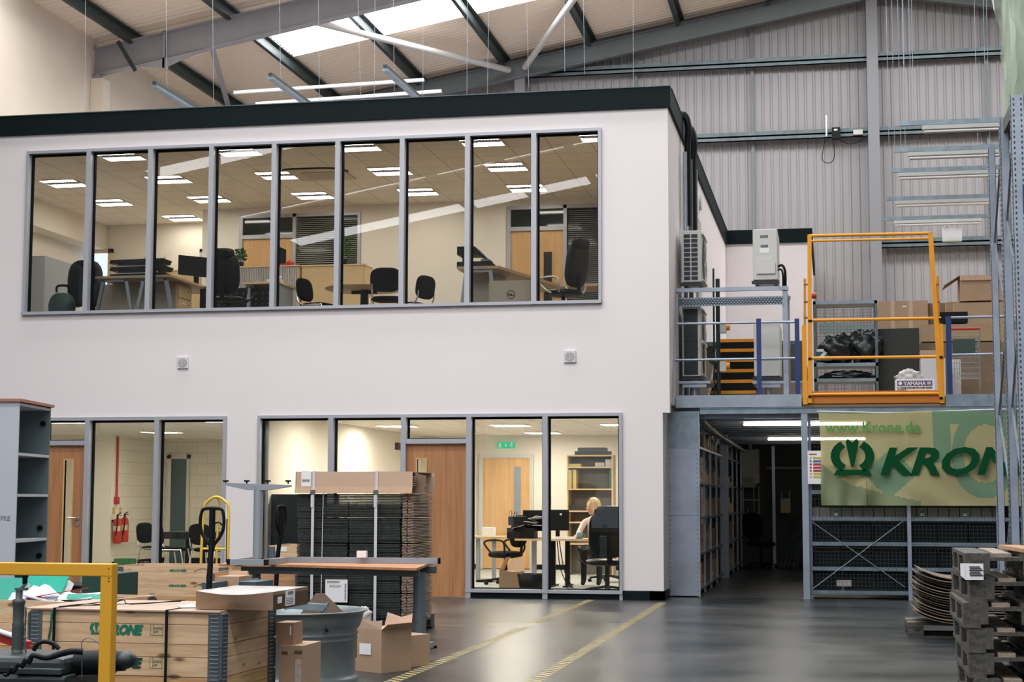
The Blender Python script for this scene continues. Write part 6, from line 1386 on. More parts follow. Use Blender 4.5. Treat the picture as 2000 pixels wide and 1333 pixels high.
for k in range(4): s.box(A+.003, A+.0036, -.09, .03, .022+k*.01, .025+k*.01)
s.v = [tuple(Mp @ Vector(q)) for q in s.v]; s.build('barcode', m_print, t)
for k, (x, y) in enumerate(((-1.60, -12.50), (-1.57, -12.38))):
    o = MB().ob((x, y, .6865), (.14, .2, .002), rz=.5+k*.3).build('paper_sheet', m_paper); tag(o, ['white sheet poking out from under the parcel, nearer the front', 'white sheet poking out from under the parcel, further back'][k], 'paper')
# left crate with files
LC = (-3.55, -10.45, -.19)
t, M = crate('open pine crate full of teal files at the far left', LC[0], LC[1], LC[2], .60, w=1.25, d=.9)
def lcp(x, y, z): return M @ Vector((x, y, z))
fl = [(-.30, -.2, .60, .42, .30, .5, .1, 'big teal ring file leaning in the left crate', (.03, .36, .27)), (-.02, -.05, .63, .42, .28, .35, -.18, 'teal file behind the big one in the left crate', (.03, .38, .28)), (.40, -.1, .56, .30, .2, .05, .3, 'small teal file at the right side of the left crate', (.02, .30, .22)), (-.52, -.2, .52, .2, .2, .1, 0, 'pale file in the left corner of the left crate', (.5, .42, .33))]
for x, y, z, a, b_, rx, rz, lab, c in fl:
    q = lcp(x, y, z); t2 = T('ring_file', lab, 'file', q)
    MB().ob(q, (a, .008, b_), rz=LC[2]+rz, rx=-.9+rx).build('cover', mat('file_'+lab[:6]+str(round(c[1], 2)), c, .5), t2); MB().ob(q+Vector((.02, .05, -.03)), (a*.9, .05, b_*.9), rz=LC[2]+rz, rx=-.9+rx).build('sheets', m_paper, t2)
for x, y, z, rx, ry, lab in ((.12, -.12, .61, .25, .25, 'white papers spilling over the teal files'), (.25, 0, .59, .1, -.1, 'white papers near the right side of the left crate'), (.05, -.25, .565, .5, .1, 'bluish sheets at the front of the left crate')):
    q = lcp(x, y, z); o = MB().ob(q, (.34, .22, .012), rz=.2, rx=rx, ry=ry).ob(q+Vector((.02, 0, .012)), (.3, .2, .006), rz=-.1, rx=rx+.08, ry=ry).build('papers', m_paper if z > .58 else mat('paper_blue', (.42, .46, .58), .6)); tag(o, lab, 'papers')
o = MB().ob(lcp(.22, -.18, .64), (.46, .04, .006), rz=.1, ry=-.17).build('red_folder', m_red); tag(o, 'thin red folder edge lying across the white papers', 'folder')
o = MB().ob(lcp(.3, .05, .53), (.5, .4, .12), rz=LC[2]).build('dark_files', m_black); tag(o, 'heap of dark files under the papers in the left crate', 'files')
# dark green and black boxes behind the left crate
o = B(X(160, 1130, -8.6), X(222, 1130, -8.6), -8.6, -8.1, 0, Z(200, 1122, -8.6)).build('dark_crate', mat('dark_green_box', (.01, .05, .035), .6)); tag(o, 'dark green box behind the yellow guard post', 'box')
# back crates
t, M = crate('wide pine crate with faint green stamps, in front of the left meeting room window', -4.84, -4.75, .069, .60, zbase=.12)
for z in (.545, .385): ctext('lettering', 'GRONER', m_green, t, M, -.02, z, .032, .8, bold=.0015, sx=1.5); s = MB().tube([(.25, -.402, z), (.32, -.402, z+.03), (.38, -.402, z+.03), (.43, -.402, z)], .003, 5, sub=3); s.v = [tuple(M @ Vector(q)) for q in s.v]; s.build('roof_mark', m_green, t)
t, M = crate('pine crate with black lettering between the hand truck and the cardboard bundles', -3.46, -3.75, .06, .80, w=1.25, n=4, zbase=.04, aged=0)
ccrown(t, .02, .735, .075, .8, m_print); ctext('lettering', 'KRONE', m_print, t, M, .07, .712, .062, .8, bold=.003, shear=.28, sx=1.1)
s = MB().box(-.56, -.42, -.403, -.401, .735, .785); s.v = [tuple(M @ Vector(q)) for q in s.v]; s.build('label', m_paper, t)
t, M = crate('aged grey crate partly hidden under the desk', -3.71, -5.25, .05, .56, w=1.0, d=.8, n=2, aged=3)
# small cartons and blue bins behind the parcel
def loose(lab, u0, v0, u1, v1, y, d, m, name='cardboard_carton', cat='box', z0=0):
    x0, x1, _, z1 = bx(u0, v1, u1, v0, y); t = T(name, lab, cat, ((x0+x1)/2, y+d/2, z0)); MB().box(x0, x1, y, y+d, z0, z1).build('body', m, t); return t, x0, x1, z1
t, x0, x1, z1 = loose('brown carton seen just above the parcel', 424, 1127, 467, 1150, -9.3, .3, m_card); MB().box(x0-.02, x1-.04, -9.0, -8.98, z1-.1, z1+.03).build('raised_flap', m_cardl, t)
loose('blue-grey plastic bin above the left end of the parcel', 394, 1139, 417, 1146, -9.6, .3, mat('bin_slate', (.06, .09, .11), .5), 'plastic_bin', 'bin')
t, x0, x1, z1 = loose('blue-grey plastic bin above the right end of the parcel', 466, 1138, 500, 1150, -9.5, .4, mat('bin_slate', (.06, .09, .11), .5), 'plastic_bin', 'bin'); MB().beam((x0, -9.5, z1+.005), (x1+.02, -9.5, z1+.03), .02, .008).build('rim', m_galvl, t)
# ---- pallet trucks, hand truck ----
def ptruck(x, y, tilt, lab, rz=0, red=True):
    t = T('pallet_truck', lab, 'pallet truck', (x, y, 0), rz)
    M = WM[t.name]
    def W_(mb): mb.v = [tuple(M @ Vector(q)) for q in mb.v]; return mb
    W_(MB().tube([(0, 0, .25), (tilt*.4, -.02, .75), (tilt, -.05, 1.0)], [.024, .022, .020], 10)).build('drawbar', m_black, t)
    h = MB().tube([(tilt, -.05, .95), (tilt-.07, -.05, 1.04), (tilt-.095, -.05, 1.12), (tilt-.085, -.05, 1.22), (tilt-.05, -.05, 1.245), (tilt+.05, -.05, 1.245), (tilt+.085, -.05, 1.22), (tilt+.095, -.05, 1.12), (tilt+.07, -.05, 1.04), (tilt, -.05, .95)], .0135, 8, sub=4).cyl((tilt, -.05, .93), (tilt, -.05, 1.24), .024)
    h.tube([(tilt, -.05, 1.12), (tilt-.05, -.05, 1.14), (tilt-.08, -.05, 1.12)], .007, 6, sub=3); W_(h).build('handle_loop', m_black, t)
    W_(MB().box(-.13, .13, -.06, .16, .13, .42).box(-.09, .09, -.12, -.05, .2, .34)).build('pump_body', m_red, t)
    W_(MB().box(-.26, -.1, .16, 1.3, .06, .12)).build('fork', m_red, t); W_(MB().box(.1, .26, .16, 1.3, .06, .12)).build('fork', m_red, t)
    for s in (-1, 1): W_(MB().cyl((s*.04, 0, .09), (s*.13, 0, .09), .09, n=18)).build('wheel', m_black, t)
    return t
q = at(410, 1000, y=-9.9); ptruck(q.x-.0, -9.9, 0.0, 'black pallet truck handle loop rising left of the upturned desk frame', rz=PI)
q = at(540, 1000, y=-6.35); ptruck(q.x, -6.35, .0, 'second pallet truck turned edge-on, its black handle in front of the dark window', rz=PI/2-.15)
t = T('hand_truck', 'yellow tubular hand truck with an arched top near the left window', 'hand truck', (at(421, 1100, y=-3.95).x, -3.95, 0)); x0, x1 = X(397, 1040, -3.95), X(446, 1040, -3.95); xm = (x0+x1)/2; zt = Z(421, 971, -3.95)
MB().tube([(x0-.03, -3.9, .1), (x0-.02, -3.95, .6), (x0, -3.95, zt-.16), (x0+.05, -3.95, zt-.05), (xm, -3.95, zt), (x1-.05, -3.95, zt-.05), (x1, -3.95, zt-.16), (x1, -3.95, .6), (x1, -3.9, .1)], .0155, 10, sub=5).build('arch_tube', mat('truck_yellow', (.78, .52, .07), .4), t)
MB().tube([(xm, -3.95, zt), (xm+.02, -3.9, zt-.1), (xm-.02, -3.85, .9), (xm-.02, -3.85, .25)], .012, 8, sub=4).cyl((x0, -3.95, .75), (x1, -3.95, .75), .012).cyl((x0, -3.95, .45), (x1, -3.95, .45), .012).build('centre_tube', MC['truck_yellow'], t)
MB().cyl((x1-.015, -3.953, zt-.25), (x1-.015, -3.953, .3), .010).build('black_sleeve', m_black, t)
MB().box(x0-.03, x1+.03, -4.2, -3.9, .02, .03).build('toe_plate', m_black, t)
for x in (x0-.06, x1+.06): MB().cyl((x-.025, -3.8, .13), (x+.025, -3.8, .13), .13, n=20).build('wheel', m_black, t)
# ---- desk with upturned frame ----
t = T('desk', 'wood topped desk on grey column legs carrying an upturned desk frame', 'desk', (-2.2, -8, 0))
zd = .735; P_ = [at(427.6, 1104.5, z=.745), at(813.4, 1113, z=.745), at(852.5, 1098, z=.745), Vector((-2.7, -7.02, .745)), Vector((-3.18, -7.75, .745))]
MB().prism([(p.x, p.y) for p in (P_[0], at(565, 1106, z=.745), P_[1], P_[2], P_[3], P_[4])], 'z', zd, zd+.02).build('desktop', [m_door], t)
fr = MB(); a, b_ = at(450, 1112, y=-8.15), at(810, 1118, y=-8.35); fr.beam((a.x+.05, -8.0, zd-.035), (b_.x, -8.2, zd-.035), .04, .06).beam((a.x+.05, -7.5, zd-.035), (b_.x, -7.6, zd-.035), .04, .06).build('under_frame', mat('slate_steel', (.12, .15, .17), .5), t)
for u, yy in ((819, -7.75), (497, -7.9)):
    x = X(u, 1180, yy); MB().cyl((x, yy, .03), (x, yy, zd-.05), .055 if u > 600 else .05, n=20).build('column_leg', mat('slate_leg', (.15, .19, .22), .45, .2), t)
    MB().beam((x, yy-.4, .03), (x, yy+.4, .03), .09, .05).build('foot', m_deskgrey, t); MB().cyl((x+.04, yy+.38, 0), (x+.04, yy+.38, .02), .03).cyl((x, yy-.38, 0), (x, yy-.38, .02), .03).build('levelling_foot', m_black, t)
t = T('upturned_trestle', 'upturned grey desk frame lying on the desktop, its foot bar pointing up', 'desk frame', (-2.2, -8, zd+.02)); zf = zd+.021
x0, x1 = at(455, 1103, z=zf).x, at(540, 1103, z=zf).x; yf = -8.38
MB().box(x0+.03, x1-.03, yf, yf+.05, zf, zf+.05).box(x0, x0+.05, yf+.05, yf+.62, zf, zf+.05).box(x1-.05, x1, yf+.05, yf+.55, zf, zf+.05).build('end_rail', m_deskgrey, t)
MB().box(x0, x0+.03, yf, yf+.05, zf, zf+.05).build('end_cap', m_black, t); MB().box(x1-.03, x1, yf, yf+.05, zf, zf+.05).build('end_cap', m_black, t)
xr = at(842, 1098, z=zf+.03).x; MB().box(x1-.05, xr, -7.72, -7.67, zf, zf+.05).build('long_rail', m_galvl, t)
MB().box(xr-.012, xr, -7.725, -7.665, zf, zf+.052).build('end_cap', m_black, t)
yc = -8.1; xc = X(503, 1090, yc); MB().cyl((xc, yc, zf+.05), (xc, yc, Z(500, 950, yc)), .042, n=20).build('column_leg', m_deskgrey, t)
zz = Z(500, 948, yc); xa, xb = X(438, 945, yc), X(568, 947, yc)
MB().prism([(xa, zz+.02), (xb, zz+.0), (xb, zz-.015), (xc+.09, zz-.045), (xc-.09, zz-.045), (xa, zz+.0)], 'y', yc-.035, yc+.035).build('foot_bar', m_deskgrey, t)
for u in (441, 482, 523, 563): x = X(u, 943, yc); MB().cyl((x, yc, zz+.01), (x, yc, zz+.028), .008, n=8).cyl((x, yc, zz+.028), (x, yc, zz+.042), .026, n=14).build('glide', m_black, t)
o = MB().box(at(759, 1088, z=.78).x, at(777, 1088, z=.78).x, -7.79, -7.74, zf+.052, zf+.11).build('white_bracket', m_paper); tag(o, 'small white bracket standing on the long grey rail', 'bracket')
# ---- cardboard bundles on a pallet ----
yS = -5.95; xs0, xs1 = X(581, 1000, yS), X(808, 1000, yS)
PB = dup(PAL, ((xs0+xs1)/2+.02, yS+.42, 0), 0, 'marked pallet under the big cardboard bundles', 'x'); del PB['group']
pz = .146; ztp = Z(700, 964, yS); nl = 5; hl = (ztp-pz)/nl; cols = [581, 637, 681, 732, 785]
m_edge = mat('bundle_edge_dark', (.030, .036, .032), .85, var=.35, vs=30); m_side = mat('bundle_side', (.36, .27, .20), .85, var=.1, vs=30)
rr = random.Random(21); wcol = (X(785, 1000, yS)-xs0)/4
for j in range(nl):
    for i in range(4):
        x0 = xs0+i*wcol+rr.uniform(-.008, .008); x1 = x0+wcol-.012; y0 = yS+rr.uniform(-.012, .012); t = T('cardboard_bundle', '', 'cardboard', ((x0+x1)/2, yS+.4, pz+j*hl), group='flat cardboard bundles in the strapped stack')
        t['label'] = 'dark bundle of flat cardboard in the strapped stack, %s layer, %s column' % (['bottom', 'second', 'middle', 'fourth', 'top'][j], ['first', 'second', 'third', 'fourth'][i])
        mb = MB(); n = 15; z = pz+j*hl+.003; dz = (hl-.008)/n
        for k in range(n):
            jx, jy = rr.uniform(-.005, .005), rr.uniform(-.006, .006); a = len(mb.f); mb.box(x0+jx, x1+jx, y0+jy, y0+.78, z+k*dz, z+(k+.78)*dz)
        mb.build('sheets', m_edge, t)
# fluted side column
for j in range(nl*1):
    x0, x1 = X(785, 1000, yS)+.004, X(806, 1000, yS); t = T('cardboard_bundle', 'bundle with pale fluted edges at the right end of the strapped stack, %s layer' % ['bottom', 'second', 'middle', 'fourth', 'top'][j], 'cardboard', ((x0+x1)/2, yS+.4, pz+j*hl), group='fluted edge bundles at the right end')
    mb = MB(); n = 16; dz = (hl-.008)/n; bulge = rr.uniform(-.01, .012)
    for k in range(n):
        for h, (xa, xb) in enumerate(((x0, (x0+x1)/2-.004), ((x0+x1)/2+.003, x1+.01))): 
            jx = rr.uniform(-.004, .004)+bulge*math.sin(PI*k/n); z = pz+j*hl+.003+k*dz
            mb.add([(xa+jx, yS+.0, z+.006), (xb+jx, yS+.0, z), (xb+jx, yS+.78, z), (xa+jx, yS+.78, z+.006), (xa+jx, yS+.0, z+.006+dz*.5), (xb+jx, yS+.0, z+dz*.5), (xb+jx, yS+.78, z+dz*.5), (xa+jx, yS+.78, z+.006+dz*.5)], [(3,2,1,0),(4,5,6,7),(0,1,5,4),(1,2,6,5),(2,3,7,6),(3,0,4,7)])
    mb.build('sheets', m_side, t)
t = T('carton_cap', 'big brown folded carton capping the strapped cardboard stack, torn open at the right', 'box', ((xs0+xs1)/2, yS+.4, ztp)); zc = Z(700, 923, yS-.02); zc2 = Z(700, 951, yS-.02); x0, x1 = X(578, 930, yS-.02), X(812, 930, yS-.02); ztop2 = Z(700, 914, yS+.6)
MB().box(x0, x1-.03, yS-.03, yS-.022, zc2, zc).box(x0, x1-.03, yS-.03, yS+.76, zc, zc+.006).box(x0, x0+.006, yS-.03, yS+.76, ztp+.002, zc).box(x0, x1, yS+.754, yS+.76, ztp+.002, zc).build('cap_panel', m_cardl, t)
MB().prism([(yS-.03, zc2), (yS-.055, ztp-.0), (yS-.049, ztp-.0), (yS-.022, zc2)], 'x', x0, x1-.03).build('lower_flap', m_card, t)
MB().box(x0, x1-.02, yS-.02, yS+.75, ztp+.002, ztp+.01).build('inner_panel', m_cardd, t)
tf = [(x1-.03, zc+.006), (x1+.02, zc-.02), (x1+.09, zc-.035), (x1+.085, zc-.10), (x1+.10, zc-.13), (x1+.07, zc-.155), (x1+.09, zc-.22), (x1+.0, zc-.21), (x1-.03, zc-.19)]
MB().prism(tf, 'y', yS+.05, yS+.056).build('torn_flap', m_cardd, t); s = MB()
for k in range(6): s.box(x1-.05, x1-.0, yS-.02, yS+.02, zc2+.01+k*.017, zc2+.015+k*.017)
s.build('torn_flutes', m_side, t)
xl = X(598, 936, yS-.03); MB().box(xl-.05, xl+.05, yS-.033, yS-.031, Z(598, 951, yS), Z(598, 921, yS)).build('address_label', m_paper, t)
s = MB()
for k in range(9): s.box(xl-.04+k*.009, xl-.035+k*.009, yS-.0345, yS-.033, Z(598, 942, yS), Z(598, 937, yS))
s.build('barcode', m_print, t)
for k, u in enumerate((612, 735)):
    xx = X(u, 1000, yS-.04); t = T('packing_strap', ['pale packing strap around the stack, nearer the labelled end', 'pale packing strap around the stack, nearer the torn end'][k], 'strap', (xx, yS, pz), group='packing straps on the cardboard stack')
    MB().box(xx-.014, xx+.014, yS-.062, yS-.058, pz-.02, ztp+.03).box(xx-.014, xx+.014, yS-.062, yS-.034, ztp+.03, ztp+.034).box(xx-.014, xx+.014, yS-.038, yS-.034, ztp+.03, zc+.01).box(xx-.014, xx+.014, yS-.036, yS+.78, zc+.008, zc+.012).build('band', mat('strap_white', (.62, .62, .66), .5), t)
    MB().box(xx-.024, xx+.024, yS-.07, yS-.062, ztp-.01, ztp+.03).build('buckle', m_galvd, t); MB().box(xx-.02, xx+.006, yS-.068, yS-.064, ztp-.14, ztp-.02).build('loose_end', MC['strap_white'], t)
xx = X(629, 1000, yS-.03); o = MB().cyl((xx, yS-.03, pz+.02), (xx+.01, yS-.03, ztp), .004, n=5).build('binding_twine', m_paper); tag(o, 'thin white cord down the front of the cardboard stack', 'cord')
yl = yS-.075; t = T('delivery_label', 'white printed delivery label with barcodes on the lower bundles', 'label', (X(656, 1160, yl), yl, .3)); x0, x1, z0, z1 = bx(635, 1177, 679, 1133, yl); MB().box(x0, x1, yl, yl+.004, z0, z1).box(x0+.02, x1-.02, yl+.004, yS-.03, z1-.03, z1-.01).build('sheet', m_paper, t); s = MB()
for k in range(16): s.box(x0+.02+k*.008, x0+.024+k*.008, yl-.001, yl, z1-.035, z1-.012)
for k in range(14): s.box(x1-.03, x1-.012, yl-.001, yl, z0+.02+k*.012, z0+.026+k*.012)
s.build('barcode', m_print, t); text('lettering', '2632254', mat('print_grey', (.2, .2, .22), .6), t, (x0+.04, yl-.0015, z1-.075), .034)
# ---- rim ----
rc = at(575, 1250, y=-10.75); rc = Vector((rc.x, -10.75, 0))
t = T('wheel_rim', 'big galvanised tractor wheel rim standing flat on the floor', 'wheel rim', rc)
R0 = (X(712, 1190, -10.75)-rc.x)
H_ = .555
pr = [(R0-.035, 0), (R0-.012, .004), (R0-.01, .02), (R0-.03, .035), (R0-.046, .05), (R0-.036, .06), (R0-.036, .068), (R0-.056, .078), (R0-.048, .09), (R0-.068, .105), (R0-.078, .13), (R0-.080, .34), (R0-.066, .355), (R0-.064, .365), (R0-.078, .38), (R0-.062, .392), (R0-.060, .402), (R0-.074, .418), (R0-.050, .445), (R0-.03, .50), (R0-.028, .53), (R0-.008, .545), (R0, .548), (R0+.002, H_), (R0-.006, H_+.004), (R0-.02, H_-.002), (R0-.045, H_-.03), (R0-.075, H_-.07), (R0-.097, .42), (R0-.097, .05), (R0-.05, 0.0)]
MB().lathe(pr, rc, 72).build('rim_barrel', mat('rim_zinc', (.18, .21, .22), .38, .4, var=.10, vs=5), t)
MB().cyl((rc.x+.33, rc.y-(R0-.07)*.72, .44), (rc.x+.335, rc.y-(R0-.06)*.74, .44), .012, n=10).build('valve_hole', m_black, t)
MB().lathe([(.12, .20), (R0-.1, .20), (R0-.1, .21), (.12, .21)], rc, 40).build('wheel_disc', m_galvd, t)
o = MB().beam((rc.x-.25, rc.y-.27, H_+.062), (rc.x+.30, rc.y-.2, H_+.030), .06, .045).build('steel_strip', m_galv); tag(o, 'grey steel channel lying across the top of the wheel rim', 'steel channel')
o = MB().beam((rc.x+.27, rc.y-.245, H_+.004), (rc.x+.30, rc.y-.20, H_+.06), .03, .01).build('hinge_bracket', m_galvd); tag(o, 'small hinge bracket at the end of the steel channel', 'bracket')
# packaging inside the rim
cx, cy = rc.x+.18, rc.y+.12
t = T('open_carton', 'brown open carton flaps sticking up inside the wheel rim', 'box', (cx, cy, .21)); MB().box(cx-.2, cx+.2, cy-.12, cy+.12, .212, .50).build('carton', m_cardd, t); MB().prism([(cx-.16, .5), (cx-.03, H_+.115), (cx+.03, H_+.115), (cx+.22, .5)], 'y', cy-.12, cy-.115).build('raised_flap', m_cardd, t)
o = rag('crumpled_paper', 'white crumpled paper heaped in the wheel rim', 560, 1172, rc.y+.05, (.09, .08, .06), m_paper, seed=8, cat='paper')
o = rag('crumpled_plastic', 'clear crumpled plastic hanging behind the right side of the wheel rim', 708, 1204, -9.1, (.07, .07, .07), MC['film_grey'], seed=12, cat='plastic')
o = B(X(695, 1222, -9.0), X(726, 1222, -9.0), -9.0, -8.8, 0, Z(710, 1217, -9.0)).build('teal_box', mat('teal_box', (.02, .16, .22), .5)); tag(o, 'teal blue box just visible behind the open carton', 'box')
# cartons on the floor
def prism_box(name, lab, P, z0, z1, m, mtop=None):
    c = sum((Vector(p) for p in P), Vector((0, 0)))/len(P); t = T(name, lab, 'box', (c.x, c.y, z0)); MB().prism([tuple(p) for p in P], 'z', z0, z1).build('carton', m, t); return t
t = prism_box('cardboard_carton', 'open brown carton with raised flaps and a white label, right of the wheel rim', [(-1.518, -9.375), (-1.262, -9.53), (-1.10, -9.25), (-1.36, -9.09)], 0, .325, m_card)
MB().add([(-1.518, -9.375, .325), (-1.262, -9.53, .325), (-1.256, -9.53, .40), (-1.33, -9.49, .385), (-1.50, -9.395, .41)], [(0,1,2,3,4)]).add([(-1.262, -9.53, .325), (-1.10, -9.25, .325), (-1.03, -9.29, .375), (-1.2, -9.58, .37)], [(0,1,2,3)]).add([(-1.36, -9.09, .325), (-1.10, -9.25, .325), (-1.10, -9.22, .43), (-1.2, -9.17, .40), (-1.34, -9.08, .43)], [(0,1,2,3,4)]).build('flap', m_cardl, t)
d = Vector((.256, -.155)).normalized(); q = Vector((-1.47, -9.409)); nn = Vector((-.518, -.855))*.002
MB().add([(*(q+nn), .13), (*(q+d*.13+nn), .13), (*(q+d*.13+nn), .215), (*(q+nn), .215)], [(0,1,2,3)]).build('label', m_paper, t)
t = prism_box('cardboard_carton', 'small closed brown carton beside the open one, by the desk leg', [(-1.36, -8.93), (-1.175, -9.045), (-1.05, -8.84), (-1.235, -8.72)], 0, .245, m_card)
MB().add([(-1.30, -8.972, .246), (-1.275, -8.988, .246), (-1.15, -8.785, .246), (-1.175, -8.77, .246)], [(0,1,2,3)]).build('tape', mat('tape_clear', (.6, .52, .42), .2), t)
y = -12.1; x0, x1 = X(545, 1290, y), X(592, 1290, y); zD = Z(570, 1262, y)
t = T('cardboard_carton', 'brown carton with printed handling marks beside the front crate', 'box', ((x0+x1)/2, y, 0)); MB().box(x0, x1, y, y+.35, 0, zD).build('carton', m_card, t)
s = MB()
for k in range(5): s.box(x0+.018+k*.008, x0+.022+k*.008, y-.002, y, zD-.055, zD-.035)
for k in range(4): s.box(x1-.055+k*.013, x1-.048+k*.013, y-.002, y, zD-.05, zD-.028)
s.build('print', m_print, t); MB().box(x1-.05, x1-.012, y-.004, y, zD-.22, zD-.08).build('document_pouch', mat('pouch', (.52, .44, .38), .2, var=.2, vs=30), t)
x0, x1 = X(540, 1240, y+.04), X(573, 1240, y+.04); z2 = Z(556, 1217, y+.04)
t = T('cardboard_carton', 'small brown carton with a white strip, standing on the printed carton', 'box', ((x0+x1)/2, y+.1, zD)); MB().box(x0, x1, y+.04, y+.22, zD+.001, z2).build('carton', mat('carton_small', (.33, .20, .13), .7), t); MB().box(x1-.022, x1-.014, y+.037, y+.04, z2-.075, z2-.02).build('label', m_paper, t)
# ---- tall grey cabinet at the left edge ----
A_ = at(38, 785, z=2.15); t = T('tall_cabinet', 'tall pale grey open cabinet with a reddish brown top at the left edge', 'cabinet', (A_.x, A_.y, 0), .18); M = WM[t.name]
def W2(mb): mb.v = [tuple(M @ Vector(q)) for q in mb.v]; return mb
D = .5; Wd = .93
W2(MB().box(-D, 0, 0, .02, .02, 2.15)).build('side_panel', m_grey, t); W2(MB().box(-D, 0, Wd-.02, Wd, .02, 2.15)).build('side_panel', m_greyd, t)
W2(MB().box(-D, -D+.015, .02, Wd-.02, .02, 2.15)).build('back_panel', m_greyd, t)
W2(MB().box(-D-.01, .02, -.02, Wd+.04, 2.15, 2.175)).build('cabinet_top', mat('red_brown_top', (.36, .14, .10), .5), t)
for z in (.06, .56, .95, 1.345, 1.70, 2.13): W2(MB().box(-D+.015, 0, .02, Wd-.02, z-.012, z+.012)).build('shelf', m_grey, t)
for z in (2.0, 1.05, .8): W2(MB().cyl((-.06, Wd-.022, z), (-.06, Wd-.05, z), .025, n=12)).build('lock_knob', m_black, t)
q = W2(MB().box(0, 0, 0, 0, 0, 0)); WMt = WM[t.name]; WM[t.name] = Matrix.Identity(4); o = text('marking', 'FRE', mat('pencil_grey', (.22, .24, .27), .8), t, (-.135, -.002, 1.13), .055, bold=.001); WM[t.name] = WMt; WM[o.name] = WMt
# ---- yellow guard ----
yg = -15.25; t = T('safety_guard', 'yellow square tube guard in the left foreground', 'guard rail', (-1.2, yg, 0)); xg0, xg1 = X(194, 1250, yg), X(220, 1150, yg); zg1, zg0 = Z(205, 1102, yg), Z(205, 1127, yg)
MB().beam((xg0-1.6, yg+.02, zg1+.005-.027), (xg1, yg+.02, (zg0+zg1)/2), .055, zg1-zg0).build('top_rail', m_yell, t, bevel=.004)
MB().box(xg0+.0, xg1, yg-.006, yg+.05, 0.012, zg1-.0).build('post', m_yell, t, bevel=.004); MB().box(xg0-1.55, xg0-1.49, yg-.0, yg+.05, .012, zg0).build('post', m_yell, t)
MB().box(xg0-.06, xg1+.06, yg-.06, yg+.1, 0, .012).box(xg0-1.62, xg0-1.42, yg-.06, yg+.1, 0, .012).build('base_plate', m_yell, t)
s = MB()
for v in (1112, 1130, 1136): s.cyl((X(212, v, yg-.01), yg-.006, Z(212, v, yg-.01)), (X(212, v, yg-.01), yg-.0075, Z(212, v, yg-.01)), .003, n=8)
s.build('drill_holes', m_black, t)
# ---- black machine and hose at the bottom left ----
ym = -13.95; t = T('workshop_machine', 'black machine with a coiled cable and hose behind the yellow guard', 'machine', (-1.95, ym, 0)); P = lambda u, v, y=ym: at(u, v, y=y)
xa, xb = P(-90, 1290).x, P(128, 1290).x; z1 = P(60, 1285).z; z2 = P(60, 1320).z
MB().box(xa, xb, ym, ym+.5, 0.06, z2).build('body', m_dkmach, t, bevel=.02); MB().box(xa, xb-.02, ym+.03, ym+.45, z2, z1).build('top_cover', mat('machine_grey', (.032, .042, .045), .4), t, bevel=.03)
MB().box(P(30, 1312).x, P(120, 1312).x, ym-.01, ym+.06, P(60, 1318).z, P(60, 1306).z).build('control_ledge', mat('machine_grey', (.032, .042, .045), .4), t, bevel=.006)
MB().cyl((P(125, 1300).x, ym+.15, P(150, 1302).z), (P(190, 1300).x+.02, ym+.15, P(150, 1298).z), .062, n=24).cyl((P(190, 1300).x, ym+.15, P(150, 1298).z), (P(218, 1300).x, ym+.15, P(150, 1296).z), .05, n=24).build('motor', m_black, t)
MB().ell((P(228, 1294).x, ym+.12, P(228, 1294).z), (.068, .06, .045), 20, 12, fn=lambda q: 1-.25*max(0, q.x)).build('nose', m_dkmach, t)
hs = [P(8, 1318, ym-.05)]
for k in range(1, 9): q = P(8+k*7, 1318-k*4, ym-.05); q.z += .013*(-1)**k; hs.append(q)
hs += [P(90, 1286, ym-.04), P(115, 1279, ym-.02), P(140, 1273, ym-.02), P(162, 1274, ym)]
MB().tube(hs, [.009, .010, .012, .014, .016, .017], 10, sub=3).build('coiled_cable', m_black, t)
MB().tube([P(66, 1271, ym+.1), P(74, 1258, ym+.1), P(88, 1254, ym+.12), P(104, 1258, ym+.12), P(115, 1268, ym+.12)], .012, 10, sub=4).build('hose', m_black, t)
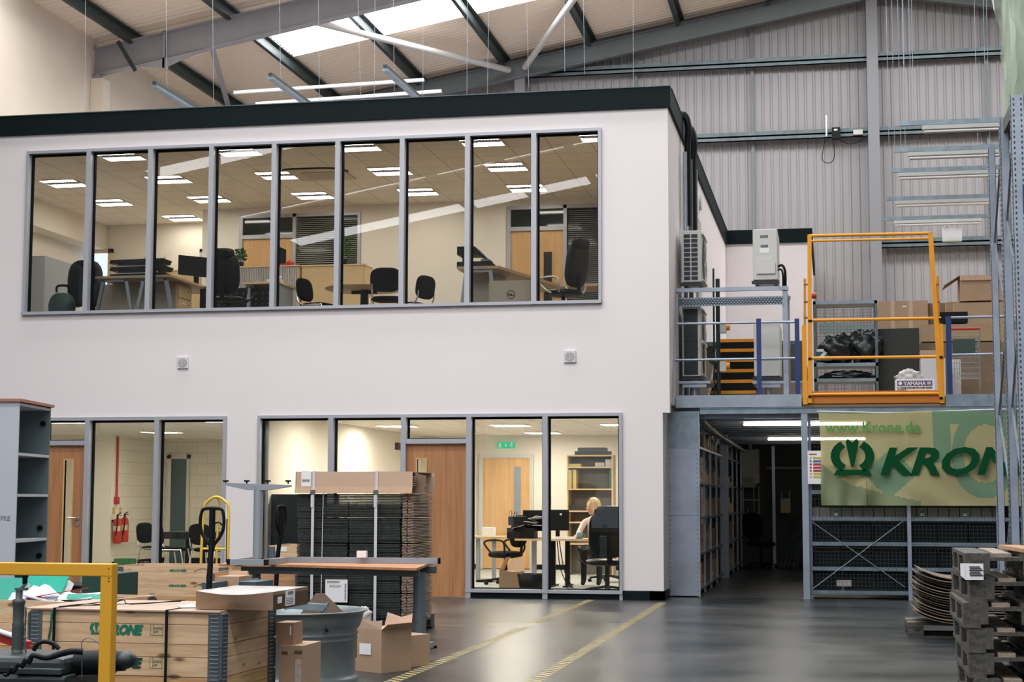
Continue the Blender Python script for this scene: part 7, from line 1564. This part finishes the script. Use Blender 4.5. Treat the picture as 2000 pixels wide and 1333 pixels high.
MB().tube([P(160, 1330, ym+.0), P(160, 1280, ym), P(160, 1255, ym), P(172, 1247, ym), P(188, 1253, ym), P(195, 1262, ym)], .0022, 6, sub=4).build('thin_wire', m_galvd, t)
for s in (-.7, .0): MB().cyl((-1.9+s, ym+.03, .06), (-1.9+s, ym+.09, .06), .06, n=16).build('wheel', m_black, t)
xh = P(18, 1200, ym+.1).x; t = T('winch_column', 'grey ribbed column with a black grip handle and chain, left of the front crate', 'column', (xh, ym+.2, 0)); yh = ym+.2
MB().lathe([(.03, z1-.0), (.03, z1+.01)]+[(.030+.003*(k % 2), z1+.01+k*.0125) for k in range(12)]+[(.028, z1+.16), (.030, z1+.25), (.034, z1+.26), (.034, z1+.275), (.018, z1+.28), (.018, z1+.325)], (xh, yh, 0), 20).build('ribbed_sleeve', mat('column_grey', (.05, .062, .062), .5), t)
MB().cyl((xh, yh, 0), (xh, yh, z1), .028).build('shaft', m_galvd, t)
zc = z1+.325; MB().box(xh-.02, xh+.045, yh-.012, yh+.012, zc, zc+.012).beam((xh+.01, yh, zc+.01), (xh+.038, yh, zc+.035), .02, .01).build('crank_arm', m_galvd, t); MB().lathe([(.010, zc+.03), (.013, zc+.035), (.0145, zc+.13), (.012, zc+.14), (0, zc+.142)], (xh+.030, yh, 0), 16).build('grip', m_black, t)
ch = MB()
for k in range(13): ch.ob((xh+.045+.010*(k > 6)*(k-6)/6, yh-.01, zc-.10-k*.022), (.010 if k % 2 else .004, .004 if k % 2 else .010, .026)); 
ch.build('chain', m_galvd, t)
t = T('red_machine_part', 'red painted tube assembly behind the ribbed column', 'machine part', (P(30, 1250, -13.2).x, -13.2, 0))
a, b_ = P(-20, 1238, -13.2), P(56, 1262, -13.2); MB().beam(a, b_, .05, .05).beam((a.x, a.y, a.z-.03), (a.x, a.y, 0), .05, .05).beam((b_.x, b_.y, b_.z), (b_.x, b_.y, 0), .04, .04).build('red_frame', m_red, t)
MB().cyl((a.x+.03, -13.24, a.z+.03), (b_.x, -13.24, b_.z+.035), .014).build('pale_tube', m_paper, t)
